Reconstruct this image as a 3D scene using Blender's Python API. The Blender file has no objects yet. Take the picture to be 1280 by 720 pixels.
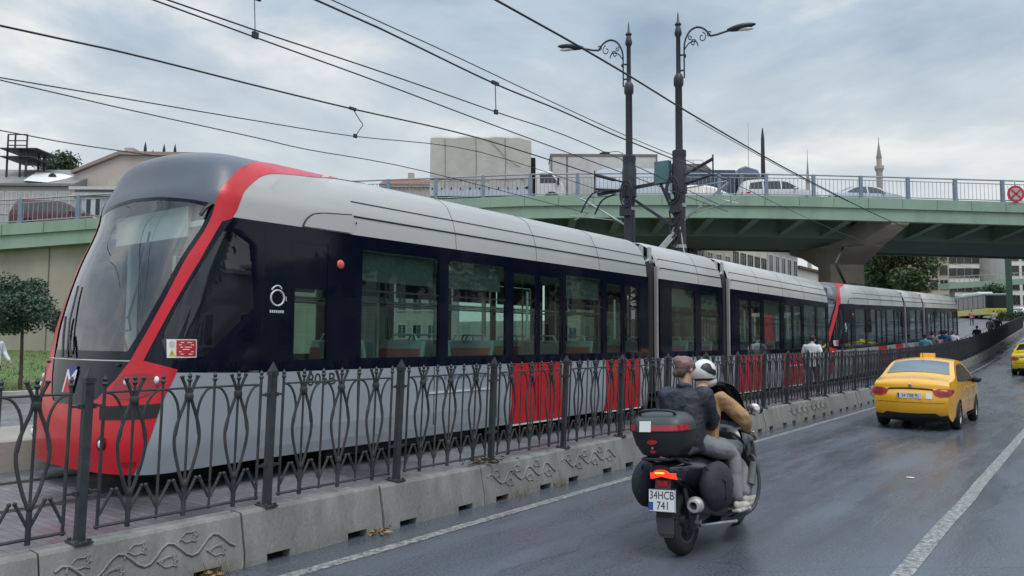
import bpy, bmesh, math, random
from math import sin, cos, pi, radians, atan2, sqrt, hypot
from mathutils import Vector, Matrix, noise as mnoise
from mathutils.geometry import delaunay_2d_cdt
random.seed(7)
sc = bpy.context.scene
COL = sc.collection

# ---------------------------------------------------------------- camera
YAW, PIT, ROLL, EYE = radians(37.5), radians(3.8), radians(0.3), 1.95
fw = Vector((-sin(YAW)*cos(PIT), cos(YAW)*cos(PIT), sin(PIT)))
r0 = Vector((cos(YAW), sin(YAW), 0)); u0 = r0.cross(fw)
rt = r0*cos(ROLL) + u0*sin(ROLL); up = u0*cos(ROLL) - r0*sin(ROLL)
cam = bpy.data.cameras.new('camera'); camo = bpy.data.objects.new('camera', cam); COL.objects.link(camo)
camo.matrix_world = Matrix(((rt.x, up.x, -fw.x, 0), (rt.y, up.y, -fw.y, 0), (rt.z, up.z, -fw.z, EYE), (0, 0, 0, 1)))
cam.sensor_width = 36; cam.lens = 27; cam.clip_start = .05; cam.clip_end = 5000
sc.camera = camo

# ---------------------------------------------------------------- sky, sun, exposure
SUN_EL, SUN_ROT = radians(62), radians(120)
w = bpy.data.worlds.new('World'); sc.world = w; w.use_nodes = True
nt = w.node_tree; N, L = nt.nodes, nt.links; N.clear()
out = N.new('ShaderNodeOutputWorld'); bg = N.new('ShaderNodeBackground'); bg.inputs[1].default_value = .1
L.new(bg.outputs[0], out.inputs[0])
sky = N.new('ShaderNodeTexSky'); sky.sky_type = 'NISHITA'; sky.sun_disc = False
sky.sun_elevation = SUN_EL; sky.sun_rotation = SUN_ROT; sky.air_density = 1.5; sky.dust_density = 3
tc = N.new('ShaderNodeTexCoord')
sep = N.new('ShaderNodeSeparateXYZ'); L.new(tc.outputs['Generated'], sep.inputs[0])
mx = N.new('ShaderNodeMath'); mx.operation = 'MAXIMUM'; mx.inputs[1].default_value = .0; L.new(sep.outputs[2], mx.inputs[0])
ad = N.new('ShaderNodeMath'); ad.operation = 'ADD'; ad.inputs[1].default_value = .22; L.new(mx.outputs[0], ad.inputs[0])
dv = N.new('ShaderNodeVectorMath'); dv.operation = 'DIVIDE'; L.new(tc.outputs['Generated'], dv.inputs[0])
cmb = N.new('ShaderNodeCombineXYZ'); cmb.inputs[2].default_value = 1
L.new(ad.outputs[0], cmb.inputs[0]); L.new(ad.outputs[0], cmb.inputs[1]); L.new(cmb.outputs[0], dv.inputs[1])
n1 = N.new('ShaderNodeTexNoise'); n1.inputs['Scale'].default_value = 1.5; n1.inputs['Detail'].default_value = 9; n1.inputs['Roughness'].default_value = .56; n1.inputs['Distortion'].default_value = .35
mp = N.new('ShaderNodeMapping'); mp.inputs['Location'].default_value = (0.3, 4.2, 0); L.new(dv.outputs[0], mp.inputs[0]); L.new(mp.outputs[0], n1.inputs['Vector'])
cr = N.new('ShaderNodeValToRGB'); L.new(n1.outputs['Fac'], cr.inputs[0])
e = cr.color_ramp.elements
e[0].position = .33; e[0].color = (.285, .385, .50, 1); e[1].position = .63; e[1].color = (.86, .87, .85, 1)
k = cr.color_ramp.elements.new(.5); k.color = (.50, .59, .68, 1)
# paler towards the horizon
el = N.new('ShaderNodeMapRange'); el.inputs[1].default_value = .03; el.inputs[2].default_value = .38; el.inputs[3].default_value = .92; el.inputs[4].default_value = .02
L.new(mx.outputs[0], el.inputs[0])
m1 = N.new('ShaderNodeMixRGB'); m1.inputs[2].default_value = (.78, .81, .80, 1); L.new(el.outputs[0], m1.inputs[0]); L.new(cr.outputs[0], m1.inputs[1])
# an overcast sky is brightest overhead
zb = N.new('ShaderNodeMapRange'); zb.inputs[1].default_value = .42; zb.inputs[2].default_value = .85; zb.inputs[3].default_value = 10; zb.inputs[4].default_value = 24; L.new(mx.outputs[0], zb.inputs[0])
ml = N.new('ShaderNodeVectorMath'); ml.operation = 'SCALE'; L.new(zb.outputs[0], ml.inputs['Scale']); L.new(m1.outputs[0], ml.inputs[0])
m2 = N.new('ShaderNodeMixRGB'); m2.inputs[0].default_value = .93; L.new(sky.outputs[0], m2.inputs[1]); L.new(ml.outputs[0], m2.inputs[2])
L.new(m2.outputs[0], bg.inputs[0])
sun = bpy.data.lights.new('sun', 'SUN'); sun.energy = 1.0; sun.angle = radians(25); sun.color = (1, .97, .92)
so = bpy.data.objects.new('sun', sun); COL.objects.link(so)
sd = Vector((sin(SUN_ROT)*cos(SUN_EL), cos(SUN_ROT)*cos(SUN_EL), sin(SUN_EL)))
so.rotation_euler = sd.to_track_quat('Z', 'Y').to_euler(); so.location = (0, 0, 60)
vs = sc.view_settings; vs.view_transform = 'Standard'; vs.look = 'None'; vs.exposure = .1; vs.gamma = 1; vs.use_curve_mapping = False
sc.cycles.max_bounces = 8; sc.cycles.transparent_max_bounces = 16; sc.cycles.caustics_reflective = False; sc.cycles.caustics_refractive = False
sc.cycles.use_denoising = True

def ray(px, py):
    return fw*960 + rt*(px-640) - up*(py-360)
FH = Vector((-sin(YAW), cos(YAW), 0))
def at(px, py, depth):
    """point on the pixel's line at a horizontal distance `depth` ahead of the lens"""
    d = ray(px, py); return Vector((0, 0, EYE)) + d*(depth/d.dot(FH))
def G(y):
    if y < 24: return 0.
    if y < 65: return .00078*(y-24)**2
    return .00078*41**2 + .064*(min(y, 150)-65)

# ---------------------------------------------------------------- materials
MATS = {}
def mat(name, col, rough=.6, metal=0., spec=.5, var=.12, vscale=3., bump=0., bscale=40., coat=0., dirt=None, dscale=1.5, damt=.5, emit=None, estr=0., detail=5., stretch=None, bdist=.02):
    """procedural surface: base colour mottled by noise, optional dirt colour, bump"""
    if name in MATS: return MATS[name]
    m = bpy.data.materials.new(name); m.use_nodes = True; MATS[name] = m
    t = m.node_tree; n, l = t.nodes, t.links
    b = n['Principled BSDF']
    b.inputs['Roughness'].default_value = rough; b.inputs['Metallic'].default_value = metal
    b.inputs['Specular IOR Level'].default_value = spec; b.inputs['Coat Weight'].default_value = coat; b.inputs['Coat Roughness'].default_value = .08
    co = n.new('ShaderNodeTexCoord'); vec = co.outputs['Object']
    if stretch:
        mpn = n.new('ShaderNodeMapping'); mpn.inputs['Scale'].default_value = stretch; l.new(vec, mpn.inputs[0]); vec = mpn.outputs[0]
    c = tuple(col)+(1,)
    nz = n.new('ShaderNodeTexNoise'); nz.inputs['Scale'].default_value = vscale; nz.inputs['Detail'].default_value = detail; l.new(vec, nz.inputs['Vector'])
    mr = n.new('ShaderNodeMapRange'); mr.inputs[1].default_value = .3; mr.inputs[2].default_value = .7; mr.inputs[3].default_value = 1-var; mr.inputs[4].default_value = 1+var
    l.new(nz.outputs['Fac'], mr.inputs[0])
    sc_ = n.new('ShaderNodeVectorMath'); sc_.operation = 'SCALE'; sc_.inputs[0].default_value = col; l.new(mr.outputs[0], sc_.inputs['Scale'])
    src = sc_.outputs[0]
    if dirt:
        d = n.new('ShaderNodeTexNoise'); d.inputs['Scale'].default_value = dscale; d.inputs['Detail'].default_value = 8; d.inputs['Roughness'].default_value = .65; l.new(vec, d.inputs['Vector'])
        dr = n.new('ShaderNodeMapRange'); dr.inputs[1].default_value = .48; dr.inputs[2].default_value = .72; dr.inputs[4].default_value = damt; l.new(d.outputs['Fac'], dr.inputs[0])
        mxx = n.new('ShaderNodeMixRGB'); l.new(dr.outputs[0], mxx.inputs[0]); l.new(src, mxx.inputs[1]); mxx.inputs[2].default_value = tuple(dirt)+(1,); src = mxx.outputs[0]
    l.new(src, b.inputs['Base Color'])
    rr = n.new('ShaderNodeMapRange'); rr.inputs[1].default_value = .3; rr.inputs[2].default_value = .7; rr.inputs[3].default_value = max(.02, rough-.06); rr.inputs[4].default_value = min(1, rough+.06)
    l.new(nz.outputs['Fac'], rr.inputs[0]); l.new(rr.outputs[0], b.inputs['Roughness'])
    if bump:
        bn = n.new('ShaderNodeTexNoise'); bn.inputs['Scale'].default_value = bscale; bn.inputs['Detail'].default_value = 6; l.new(vec, bn.inputs['Vector'])
        bp = n.new('ShaderNodeBump'); bp.inputs['Strength'].default_value = bump; bp.inputs['Distance'].default_value = bdist; l.new(bn.outputs['Fac'], bp.inputs['Height']); l.new(bp.outputs[0], b.inputs['Normal'])
    if emit: b.inputs['Emission Color'].default_value = tuple(emit)+(1,); b.inputs['Emission Strength'].default_value = estr
    return m
def glass(name, tint, refl=1.0, ior=1.5, wav=0.):
    if name in MATS: return MATS[name]
    m = bpy.data.materials.new(name); m.use_nodes = True; MATS[name] = m
    t = m.node_tree; n, l = t.nodes, t.links; n.clear()
    o = n.new('ShaderNodeOutputMaterial'); tr = n.new('ShaderNodeBsdfTransparent'); tr.inputs[0].default_value = tuple(tint)+(1,)
    gl = n.new('ShaderNodeBsdfGlossy'); gl.inputs['Roughness'].default_value = .015; gl.inputs[0].default_value = (.95, .97, 1, 1)
    fr = n.new('ShaderNodeLayerWeight'); fr.inputs[0].default_value = .5
    pw = n.new('ShaderNodeMath'); pw.operation = 'POWER'; pw.inputs[1].default_value = 4.2; l.new(fr.outputs['Facing'], pw.inputs[0])
    ms = n.new('ShaderNodeMath'); ms.operation = 'MULTIPLY_ADD'; ms.use_clamp = True; ms.inputs[1].default_value = .9; ms.inputs[2].default_value = .045*refl; l.new(pw.outputs[0], ms.inputs[0])
    mxs = n.new('ShaderNodeMixShader'); l.new(ms.outputs[0], mxs.inputs[0]); l.new(tr.outputs[0], mxs.inputs[1]); l.new(gl.outputs[0], mxs.inputs[2]); l.new(mxs.outputs[0], o.inputs[0])
    if wav:
        co = n.new('ShaderNodeTexCoord'); nz = n.new('ShaderNodeTexNoise'); nz.inputs['Scale'].default_value = 1.3; nz.inputs['Detail'].default_value = 1; l.new(co.outputs['Object'], nz.inputs['Vector'])
        bp = n.new('ShaderNodeBump'); bp.inputs['Strength'].default_value = wav; bp.inputs['Distance'].default_value = .02; l.new(nz.outputs['Fac'], bp.inputs['Height']); l.new(bp.outputs[0], gl.inputs['Normal'])
    return m

# ---------------------------------------------------------------- mesh builder
class MB:
    def __init__(s): s.v = []; s.f = []; s.m = []
    def add(s, vs, fs, m=0):
        o = len(s.v); s.v += [tuple(p) for p in vs]; s.f += [tuple(i+o for i in f) for f in fs]; s.m += [m]*len(fs); return s
    def box(s, a, b, m=0, M=None):
        x0, y0, z0 = a; x1, y1, z1 = b
        vs = [(x0,y0,z0),(x1,y0,z0),(x1,y1,z0),(x0,y1,z0),(x0,y0,z1),(x1,y0,z1),(x1,y1,z1),(x0,y1,z1)]
        if M: vs = [M @ Vector(p) for p in vs]
        return s.add(vs, [(0,3,2,1),(4,5,6,7),(0,1,5,4),(1,2,6,5),(2,3,7,6),(3,0,4,7)], m)
    def cbox(s, c, d, m=0, M=None):
        return s.box([c[i]-d[i]/2 for i in range(3)], [c[i]+d[i]/2 for i in range(3)], m, M)
    def beam(s, p, q, w, h, m=0):
        """box section between two points"""
        p, q = Vector(p), Vector(q); d = (q-p); ln = d.length; d.normalize()
        sd_ = d.cross(Vector((0,0,1)))
        if sd_.length < .01: sd_ = Vector((1,0,0))
        sd_.normalize(); u = sd_.cross(d)
        vs = [pp + sd_*(a*w/2) + u*(b*h/2) for pp in (p, q) for a, b in ((-1,-1),(1,-1),(1,1),(-1,1))]
        return s.add(vs, [(0,1,2,3),(7,6,5,4),(0,4,5,1),(1,5,6,2),(2,6,7,3),(3,7,4,0)], m)
    def tube(s, pts, r, n=8, m=0, cap=True, flat=1.):
        pts = [Vector(p) for p in pts]; k = len(pts)
        rs = r if isinstance(r, (list, tuple)) else [r]*k
        ref = None; rings = []
        for i, p in enumerate(pts):
            d = (pts[min(i+1, k-1)]-pts[max(i-1, 0)])
            if d.length < 1e-9: d = Vector((0,0,1))
            d.normalize()
            if ref is None: ref = d.cross(Vector((0,0,1))) if abs(d.z) < .95 else d.cross(Vector((0,1,0)))
            ref = (ref - d*ref.dot(d))
            if ref.length < 1e-6: ref = d.orthogonal()
            ref.normalize(); b = d.cross(ref)
            rings.append([p + ref*(cos(2*pi*j/n)*rs[i]) + b*(sin(2*pi*j/n)*rs[i]*flat) for j in range(n)])
        vs = [q for rg in rings for q in rg]
        fs = [(i*n+j, i*n+(j+1)%n, (i+1)*n+(j+1)%n, (i+1)*n+j) for i in range(k-1) for j in range(n)]
        if cap: fs += [tuple(range(n))[::-1], tuple((k-1)*n+j for j in range(n))]
        return s.add(vs, fs, m)
    def lathe(s, prof, n=16, c=(0,0,0), axis='z', m=0, a0=0., a1=2*pi, cap=True):
        full = abs(a1-a0-2*pi) < 1e-6; kk = n if full else n+1
        vs = []
        for r, h in prof:
            for j in range(kk):
                a = a0+(a1-a0)*j/n; x, y = r*cos(a), r*sin(a)
                p = (x, y, h) if axis == 'z' else ((h, x, y) if axis == 'x' else (y, h, x))
                vs.append((c[0]+p[0], c[1]+p[1], c[2]+p[2]))
        fs = [(i*kk+j, i*kk+(j+1)%kk, (i+1)*kk+(j+1)%kk, (i+1)*kk+j) for i in range(len(prof)-1) for j in range(n)]
        if full and cap:
            if prof[0][0] > 1e-6: fs.append(tuple(range(kk))[::-1])
            if prof[-1][0] > 1e-6: fs.append(tuple((len(prof)-1)*kk+j for j in range(kk)))
        return s.add(vs, fs, m)
    def prism(s, poly, a, b, axis='x', m=0):
        """polygon (p,q) extruded along axis: x -> (a,p,q), y -> (p,a,q), z -> (p,q,a)"""
        f = {'x': lambda t, p: (t, p[0], p[1]), 'y': lambda t, p: (p[0], t, p[1]), 'z': lambda t, p: (p[0], p[1], t)}[axis]
        n = len(poly); vs = [f(a, p) for p in poly]+[f(b, p) for p in poly]
        return s.add(vs, [tuple(range(n))[::-1], tuple(range(n, 2*n))]+[(i, (i+1)%n, n+(i+1)%n, n+i) for i in range(n)], m)
    def grid(s, rows, m=0, closed=False):
        n = len(rows[0]); vs = [p for r in rows for p in r]; k = n if closed else n-1
        return s.add(vs, [(i*n+j, i*n+(j+1)%n, (i+1)*n+(j+1)%n, (i+1)*n+j) for i in range(len(rows)-1) for j in range(k)], m)
    def ell(s, c, r, n=12, k=8, m=0, M=None):
        rows = []
        for i in range(k+1):
            t = pi*i/k - pi/2; rr = max(cos(t), .001)
            rows.append([Vector((rr*cos(2*pi*j/n)*r[0], rr*sin(2*pi*j/n)*r[1], sin(t)*r[2])) for j in range(n)])
        rows = [[(M @ p if M else p)+Vector(c) for p in rw] for rw in rows]
        return s.grid(rows, m, True)
    def xf(s, M):
        s.v = [tuple(M @ Vector(p)) for p in s.v]; return s
    def build(s, name, mats, parent=None, smooth=None, bevel=0., loc=None, remesh=0., sm=0, solid=0., fixn=True):
        me = bpy.data.meshes.new(name); me.from_pydata(s.v, [], s.f)
        if not isinstance(mats, (list, tuple)): mats = [mats]
        for mm in mats: me.materials.append(mm)
        me.polygons.foreach_set('material_index', s.m)
        if fixn and not solid:
            bm = bmesh.new(); bm.from_mesh(me); bmesh.ops.recalc_face_normals(bm, faces=bm.faces); bm.to_mesh(me); bm.free()
        o = bpy.data.objects.new(name, me); COL.objects.link(o)
        if remesh:
            md = o.modifiers.new('r', 'REMESH'); md.mode = 'VOXEL'; md.voxel_size = remesh; md.use_smooth_shade = True
            if sm: m3 = o.modifiers.new('s', 'SMOOTH'); m3.iterations = sm; m3.factor = .5
            freeze(o)
        if solid:
            md = o.modifiers.new('t', 'SOLIDIFY'); md.thickness = solid; md.offset = -1
        if bevel:
            md = o.modifiers.new('b', 'BEVEL'); md.width = bevel; md.segments = 2; md.limit_method = 'ANGLE'; md.angle_limit = radians(40)
        if smooth is not None:
            o.data.polygons.foreach_set('use_smooth', [True]*len(o.data.polygons))
            if smooth < 180: o.data.set_sharp_from_angle(angle=radians(smooth))
        if parent: o.parent = parent
        if loc is not None: o.location = loc
        return o
def freeze(o):
    dg = bpy.context.evaluated_depsgraph_get(); dg.update()
    me = bpy.data.meshes.new_from_object(o.evaluated_get(dg)); mats = list(o.data.materials)
    o.modifiers.clear(); o.data = me
    if not me.materials:
        for mm in mats: me.materials.append(mm)
def tag(o, label=None, cat=None, group=None, kind=None):
    if label: o['label'] = label
    if cat: o['category'] = cat
    if group: o['group'] = group
    if kind: o['kind'] = kind
    return o
def thing(name, label, cat, loc=(0,0,0), rz=0., group=None, rot=None):
    o = bpy.data.objects.new(name, None); COL.objects.link(o); o.location = loc
    o.rotation_euler = rot if rot else (0, 0, rz); o.empty_display_size = .3
    return tag(o, label, cat, group)
def copy_tree(o, parent=None):
    c = o.copy(); COL.objects.link(c)
    if parent: c.parent = parent
    for ch in KIDS(o): copy_tree(ch, c)
    return c
def KIDS(o): return [c for c in list(COL.objects) if c.parent == o]
def text(body, size, name, m, parent, M, extrude=.001, align='CENTER', sx=1.):
    cu = bpy.data.curves.new(name, 'FONT'); cu.body = body; cu.size = size; cu.extrude = extrude; cu.align_x = align; cu.align_y = 'CENTER'; cu.resolution_u = 3
    o = bpy.data.objects.new(name, cu); COL.objects.link(o)
    dg = bpy.context.evaluated_depsgraph_get(); dg.update()
    me = bpy.data.meshes.new_from_object(o.evaluated_get(dg)); COL.objects.unlink(o); bpy.data.objects.remove(o); bpy.data.curves.remove(cu)
    me.transform(M @ Matrix.Diagonal((sx, 1, 1, 1))); me.materials.clear(); me.materials.append(m)
    q = bpy.data.objects.new(name, me); COL.objects.link(q)
    if parent: q.parent = parent
    return q
def frame(o, xd, yd):
    """matrix with local x along xd, local y along yd, at o (for lettering)"""
    xd = Vector(xd).normalized(); yd = Vector(yd).normalized(); zd = xd.cross(yd)
    return Matrix(((xd.x, yd.x, zd.x, o[0]), (xd.y, yd.y, zd.y, o[1]), (xd.z, yd.z, zd.z, o[2]), (0,0,0,1)))
def lerp(a, b, t): return a+(b-a)*t
def interp(x, xs, ys):
    if x <= xs[0]: return ys[0]
    for i in range(len(xs)-1):
        if x <= xs[i+1]: return ys[i]+(ys[i+1]-ys[i])*(x-xs[i])/(xs[i+1]-xs[i])
    return ys[-1]
def smoothpts(pts, n=6, closed=False):
    """Catmull-Rom through points"""
    pts = [Vector(p) for p in pts]; out_ = []; k = len(pts)
    for i in range(k if closed else k-1):
        p0 = pts[(i-1) % k] if closed or i else pts[0]; p1 = pts[i]; p2 = pts[(i+1) % k]; p3 = pts[(i+2) % k] if closed or i+2 < k else pts[-1]
        for j in range(n):
            t = j/n; out_.append(.5*((2*p1)+(p2-p0)*t+(2*p0-5*p1+4*p2-p3)*t*t+(3*p1-p0-3*p2+p3)*t**3))
    if not closed: out_.append(pts[-1])
    return out_

# common materials
m_black = mat('black_plastic', (.018,.019,.021), .45, bump=.1, bscale=120)
m_gloss = mat('black_gloss', (.006,.008,.014), .08, var=.05, spec=.35)
m_rubber = mat('rubber', (.02,.02,.021), .8, bump=.2, bscale=80)
m_iron = mat('painted_iron', (.045,.051,.058), .5, spec=.3, var=.3, vscale=6, dirt=(.11,.08,.06), damt=.55, bump=.15, bscale=60)
m_iron2 = mat('pole_paint', (.022,.025,.036), .45, var=.2, vscale=3, bump=.1)
m_steel = mat('galvanised_steel', (.42,.43,.44), .42, .7, var=.15, vscale=5)
m_chrome = mat('chrome', (.75,.76,.78), .12, 1., var=.05)
m_white = mat('white_paint', (.78,.78,.77), .35, coat=.3, var=.05)
m_conc = mat('barrier_concrete', (.245,.242,.23), .9, var=.22, vscale=5, bump=.45, bscale=45, dirt=(.10,.097,.088), dscale=2.6, damt=.75, stretch=(1,1,.4))
m_conc2 = mat('old_concrete', (.34,.32,.27), .9, var=.15, vscale=1.2, bump=.25, bscale=20, dirt=(.17,.15,.13), dscale=.6, damt=.6)
m_skin = mat('skin', (.48,.30,.22), .5, var=.06, vscale=12)
m_tail = mat('red_lens', (.36,.006,.012), .25, coat=.2, var=.05, spec=.3)
m_carglass = glass('car_glass', (.18,.21,.21), 1.6)
# ================================================================= THE SETTING
def ys_list(a, b):
    r = []; y = a
    while y < b:
        r.append(y); y += 2. if 20 <= y < 70 else (6. if y < 170 else 200.)
    return r+[b]
def strip(name, x0, x1, y0, y1, z, m, nx=1, parent=None, z1=None):
    mb = MB(); rows = []
    for y in ys_list(y0, y1):
        rows.append([(lerp(x0, x1, i/nx), y, G(y)+(z if z1 is None else lerp(z, z1, i/nx))) for i in range(nx+1)])
    mb.grid(rows); return mb.build(name, m, parent)
# wet asphalt: dark, patchy gloss, worn wheel tracks
def asphalt():
    m = bpy.data.materials.new('wet_asphalt'); m.use_nodes = True; t = m.node_tree; n, l = t.nodes, t.links; b = n['Principled BSDF']
    co = n.new('ShaderNodeTexCoord')
    fine = n.new('ShaderNodeTexNoise'); fine.inputs['Scale'].default_value = 38; fine.inputs['Detail'].default_value = 8; fine.inputs['Roughness'].default_value = .75; l.new(co.outputs['Object'], fine.inputs['Vector'])
    mpn = n.new('ShaderNodeMapping'); mpn.inputs['Scale'].default_value = (1.1, .16, 1); l.new(co.outputs['Object'], mpn.inputs[0])
    big = n.new('ShaderNodeTexNoise'); big.inputs['Scale'].default_value = 1.5; big.inputs['Detail'].default_value = 8; big.inputs['Roughness'].default_value = .6; l.new(mpn.outputs[0], big.inputs['Vector'])
    r1 = n.new('ShaderNodeValToRGB'); l.new(fine.outputs['Fac'], r1.inputs[0]); r1.color_ramp.elements[0].position = .3; r1.color_ramp.elements[0].color = (.034,.041,.054,1); r1.color_ramp.elements[1].position = .72; r1.color_ramp.elements[1].color = (.160,.182,.222,1)
    r2 = n.new('ShaderNodeMapRange'); l.new(big.outputs['Fac'], r2.inputs[0]); r2.inputs[1].default_value = .35; r2.inputs[2].default_value = .65; r2.inputs[3].default_value = .82; r2.inputs[4].default_value = 1.18
    s = n.new('ShaderNodeVectorMath'); s.operation = 'SCALE'; l.new(r1.outputs[0], s.inputs[0]); l.new(r2.outputs[0], s.inputs['Scale']); # hairline cracks and darker repair patches
    ds = n.new('ShaderNodeTexNoise'); ds.inputs['Scale'].default_value = 1.4; ds.inputs['Detail'].default_value = 5; l.new(co.outputs['Object'], ds.inputs['Vector'])
    mxv = n.new('ShaderNodeMixRGB'); mxv.inputs[0].default_value = .35; l.new(co.outputs['Object'], mxv.inputs[1]); l.new(ds.outputs['Color'], mxv.inputs[2])
    vo = n.new('ShaderNodeTexVoronoi'); vo.feature = 'DISTANCE_TO_EDGE'; vo.inputs['Scale'].default_value = .55; l.new(mxv.outputs[0], vo.inputs['Vector'])
    ck = n.new('ShaderNodeMapRange'); ck.inputs[1].default_value = .002; ck.inputs[2].default_value = .008; ck.inputs[3].default_value = .80; ck.inputs[4].default_value = 1; l.new(vo.outputs['Distance'], ck.inputs[0])
    pt = n.new('ShaderNodeTexNoise'); pt.inputs['Scale'].default_value = .32; pt.inputs['Detail'].default_value = 6; l.new(co.outputs['Object'], pt.inputs['Vector'])
    pr_ = n.new('ShaderNodeMapRange'); pr_.inputs[1].default_value = .50; pr_.inputs[2].default_value = .54; pr_.inputs[3].default_value = 1; pr_.inputs[4].default_value = .92; l.new(pt.outputs['Fac'], pr_.inputs[0])
    mu = n.new('ShaderNodeMath'); mu.operation = 'MULTIPLY'; l.new(ck.outputs[0], mu.inputs[0]); l.new(pr_.outputs[0], mu.inputs[1])
    s2 = n.new('ShaderNodeVectorMath'); s2.operation = 'SCALE'; l.new(s.outputs[0], s2.inputs[0]); l.new(mu.outputs[0], s2.inputs['Scale']); l.new(s2.outputs[0], b.inputs['Base Color'])
    # wetness: glossier strips along the lanes
    r3 = n.new('ShaderNodeMapRange'); l.new(big.outputs['Fac'], r3.inputs[0]); r3.inputs[1].default_value = .38; r3.inputs[2].default_value = .62; r3.inputs[3].default_value = .17; r3.inputs[4].default_value = .36
    l.new(r3.outputs[0], b.inputs['Roughness']); b.inputs['Specular IOR Level'].default_value = .5
    bp = n.new('ShaderNodeBump'); bp.inputs['Strength'].default_value = .14; bp.inputs['Distance'].default_value = .01; l.new(fine.outputs['Fac'], bp.inputs['Height']); l.new(bp.outputs[0], b.inputs['Normal'])
    return m
m_asph = asphalt()
m_pave = None
def paving():
    m = bpy.data.materials.new('block_paving'); m.use_nodes = True; t = m.node_tree; n, l = t.nodes, t.links; b = n['Principled BSDF']
    co = n.new('ShaderNodeTexCoord'); br = n.new('ShaderNodeTexBrick'); br.inputs['Scale'].default_value = 3.2; br.inputs['Mortar Size'].default_value = .012
    br.inputs['Color1'].default_value = (.17,.17,.185,1); br.inputs['Color2'].default_value = (.125,.125,.14,1); br.inputs['Mortar'].default_value = (.05,.05,.05,1); l.new(co.outputs['Object'], br.inputs['Vector'])
    nz = n.new('ShaderNodeTexNoise'); nz.inputs['Scale'].default_value = .9; nz.inputs['Detail'].default_value = 8; l.new(co.outputs['Object'], nz.inputs['Vector'])
    mr = n.new('ShaderNodeMapRange'); mr.inputs[1].default_value = .3; mr.inputs[2].default_value = .7; mr.inputs[3].default_value = .6; mr.inputs[4].default_value = 1.35; l.new(nz.outputs['Fac'], mr.inputs[0])
    s = n.new('ShaderNodeVectorMath'); s.operation = 'SCALE'; l.new(br.outputs['Color'], s.inputs[0]); l.new(mr.outputs[0], s.inputs['Scale']); l.new(s.outputs[0], b.inputs['Base Color'])
    r3 = n.new('ShaderNodeMapRange'); l.new(nz.outputs['Fac'], r3.inputs[0]); r3.inputs[1].default_value = .4; r3.inputs[2].default_value = .6; r3.inputs[3].default_value = .3; r3.inputs[4].default_value = .65; l.new(r3.outputs[0], b.inputs['Roughness'])
    bp = n.new('ShaderNodeBump'); bp.inputs['Strength'].default_value = .3; bp.inputs['Distance'].default_value = .01; l.new(br.outputs['Fac'], bp.inputs['Height']); bp.invert = True; l.new(bp.outputs[0], b.inputs['Normal'])
    return m
m_pave = paving()
m_ground = mat('far_ground', (.13,.125,.11), .9, var=.3, vscale=.05, dirt=(.06,.075,.035), dscale=.03, damt=.7)
tag(strip('ground', -1500, 1500, -300, 2500, -.30, m_ground, 4), kind='structure')
tag(strip('road', -6.0, 6.2, -25, 330, 0, m_asph, 4), kind='structure')
tag(strip('pavement', 6.35, 16, -25, 330, .13, m_pave, 2), kind='structure')
mk = MB(); rows = [[(6.2, y, G(y)-.05), (6.2, y, G(y)+.13), (6.35, y, G(y)+.13)] for y in ys_list(-25, 330)]; mk.grid(rows); tag(mk.build('kerb', m_conc), kind='structure')
tag(strip('track_bed', -22.0, -6.06, -25, 330, .40, m_pave, 3), kind='structure')
# painted lines: worn
def worn_paint():
    m = bpy.data.materials.new('worn_road_paint'); m.use_nodes = True; t = m.node_tree; n, l = t.nodes, t.links; b = n['Principled BSDF']
    co = n.new('ShaderNodeTexCoord'); nz = n.new('ShaderNodeTexNoise'); nz.inputs['Scale'].default_value = 16; nz.inputs['Detail'].default_value = 9; nz.inputs['Roughness'].default_value = .75; l.new(co.outputs['Object'], nz.inputs['Vector'])
    r = n.new('ShaderNodeValToRGB'); l.new(nz.outputs['Fac'], r.inputs[0]); r.color_ramp.elements[0].position = .42; r.color_ramp.elements[0].color = (.10,.105,.115,1); r.color_ramp.elements[1].position = .62; r.color_ramp.elements[1].color = (.42,.425,.41,1)
    l.new(r.outputs[0], b.inputs['Base Color']); b.inputs['Roughness'].default_value = .45
    return m
m_line = worn_paint()
def wobbly(x, w_, y0, y1, seed):
    mb = MB(); rows = []; y = y0
    while y <= y1:
        o = .02*mnoise.noise((y*.5, seed, 0)); rows.append([(x-w_/2+o+.006*mnoise.noise((y*4, seed, 2)), y, G(y)+.004), (x+w_/2+o+.006*mnoise.noise((y*4, seed, 5)), y, G(y)+.004)]); y += .25 if y < 40 else 2
    return mb.grid(rows)
tag(wobbly(-5.36, .13, -6, 150, 1).build('edge_line', m_line), kind='structure')
tag(wobbly(-1.40, .15, -6, 150, 4).build('lane_line', m_line), kind='structure')
# rails
m_rail = mat('rail_steel', (.28,.27,.26), .28, .9, var=.2, vscale=8)
m_groove = mat('rail_groove', (.03,.03,.03), .8)
for xx in (-9.24, -7.80, -14.62, -13.18):
    mb = MB(); rows = []
    for y in ys_list(-25, 200): rows.append([(xx-.035, y, G(y)+.404), (xx-.035, y, G(y)+.412), (xx+.035, y, G(y)+.412), (xx+.035, y, G(y)+.404)])
    mb.grid(rows); tag(mb.build('rail', m_rail), kind='structure')
    tag(strip('rail_groove', xx+.04, xx+.10, -25, 200, .404, m_groove), kind='structure')
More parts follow.
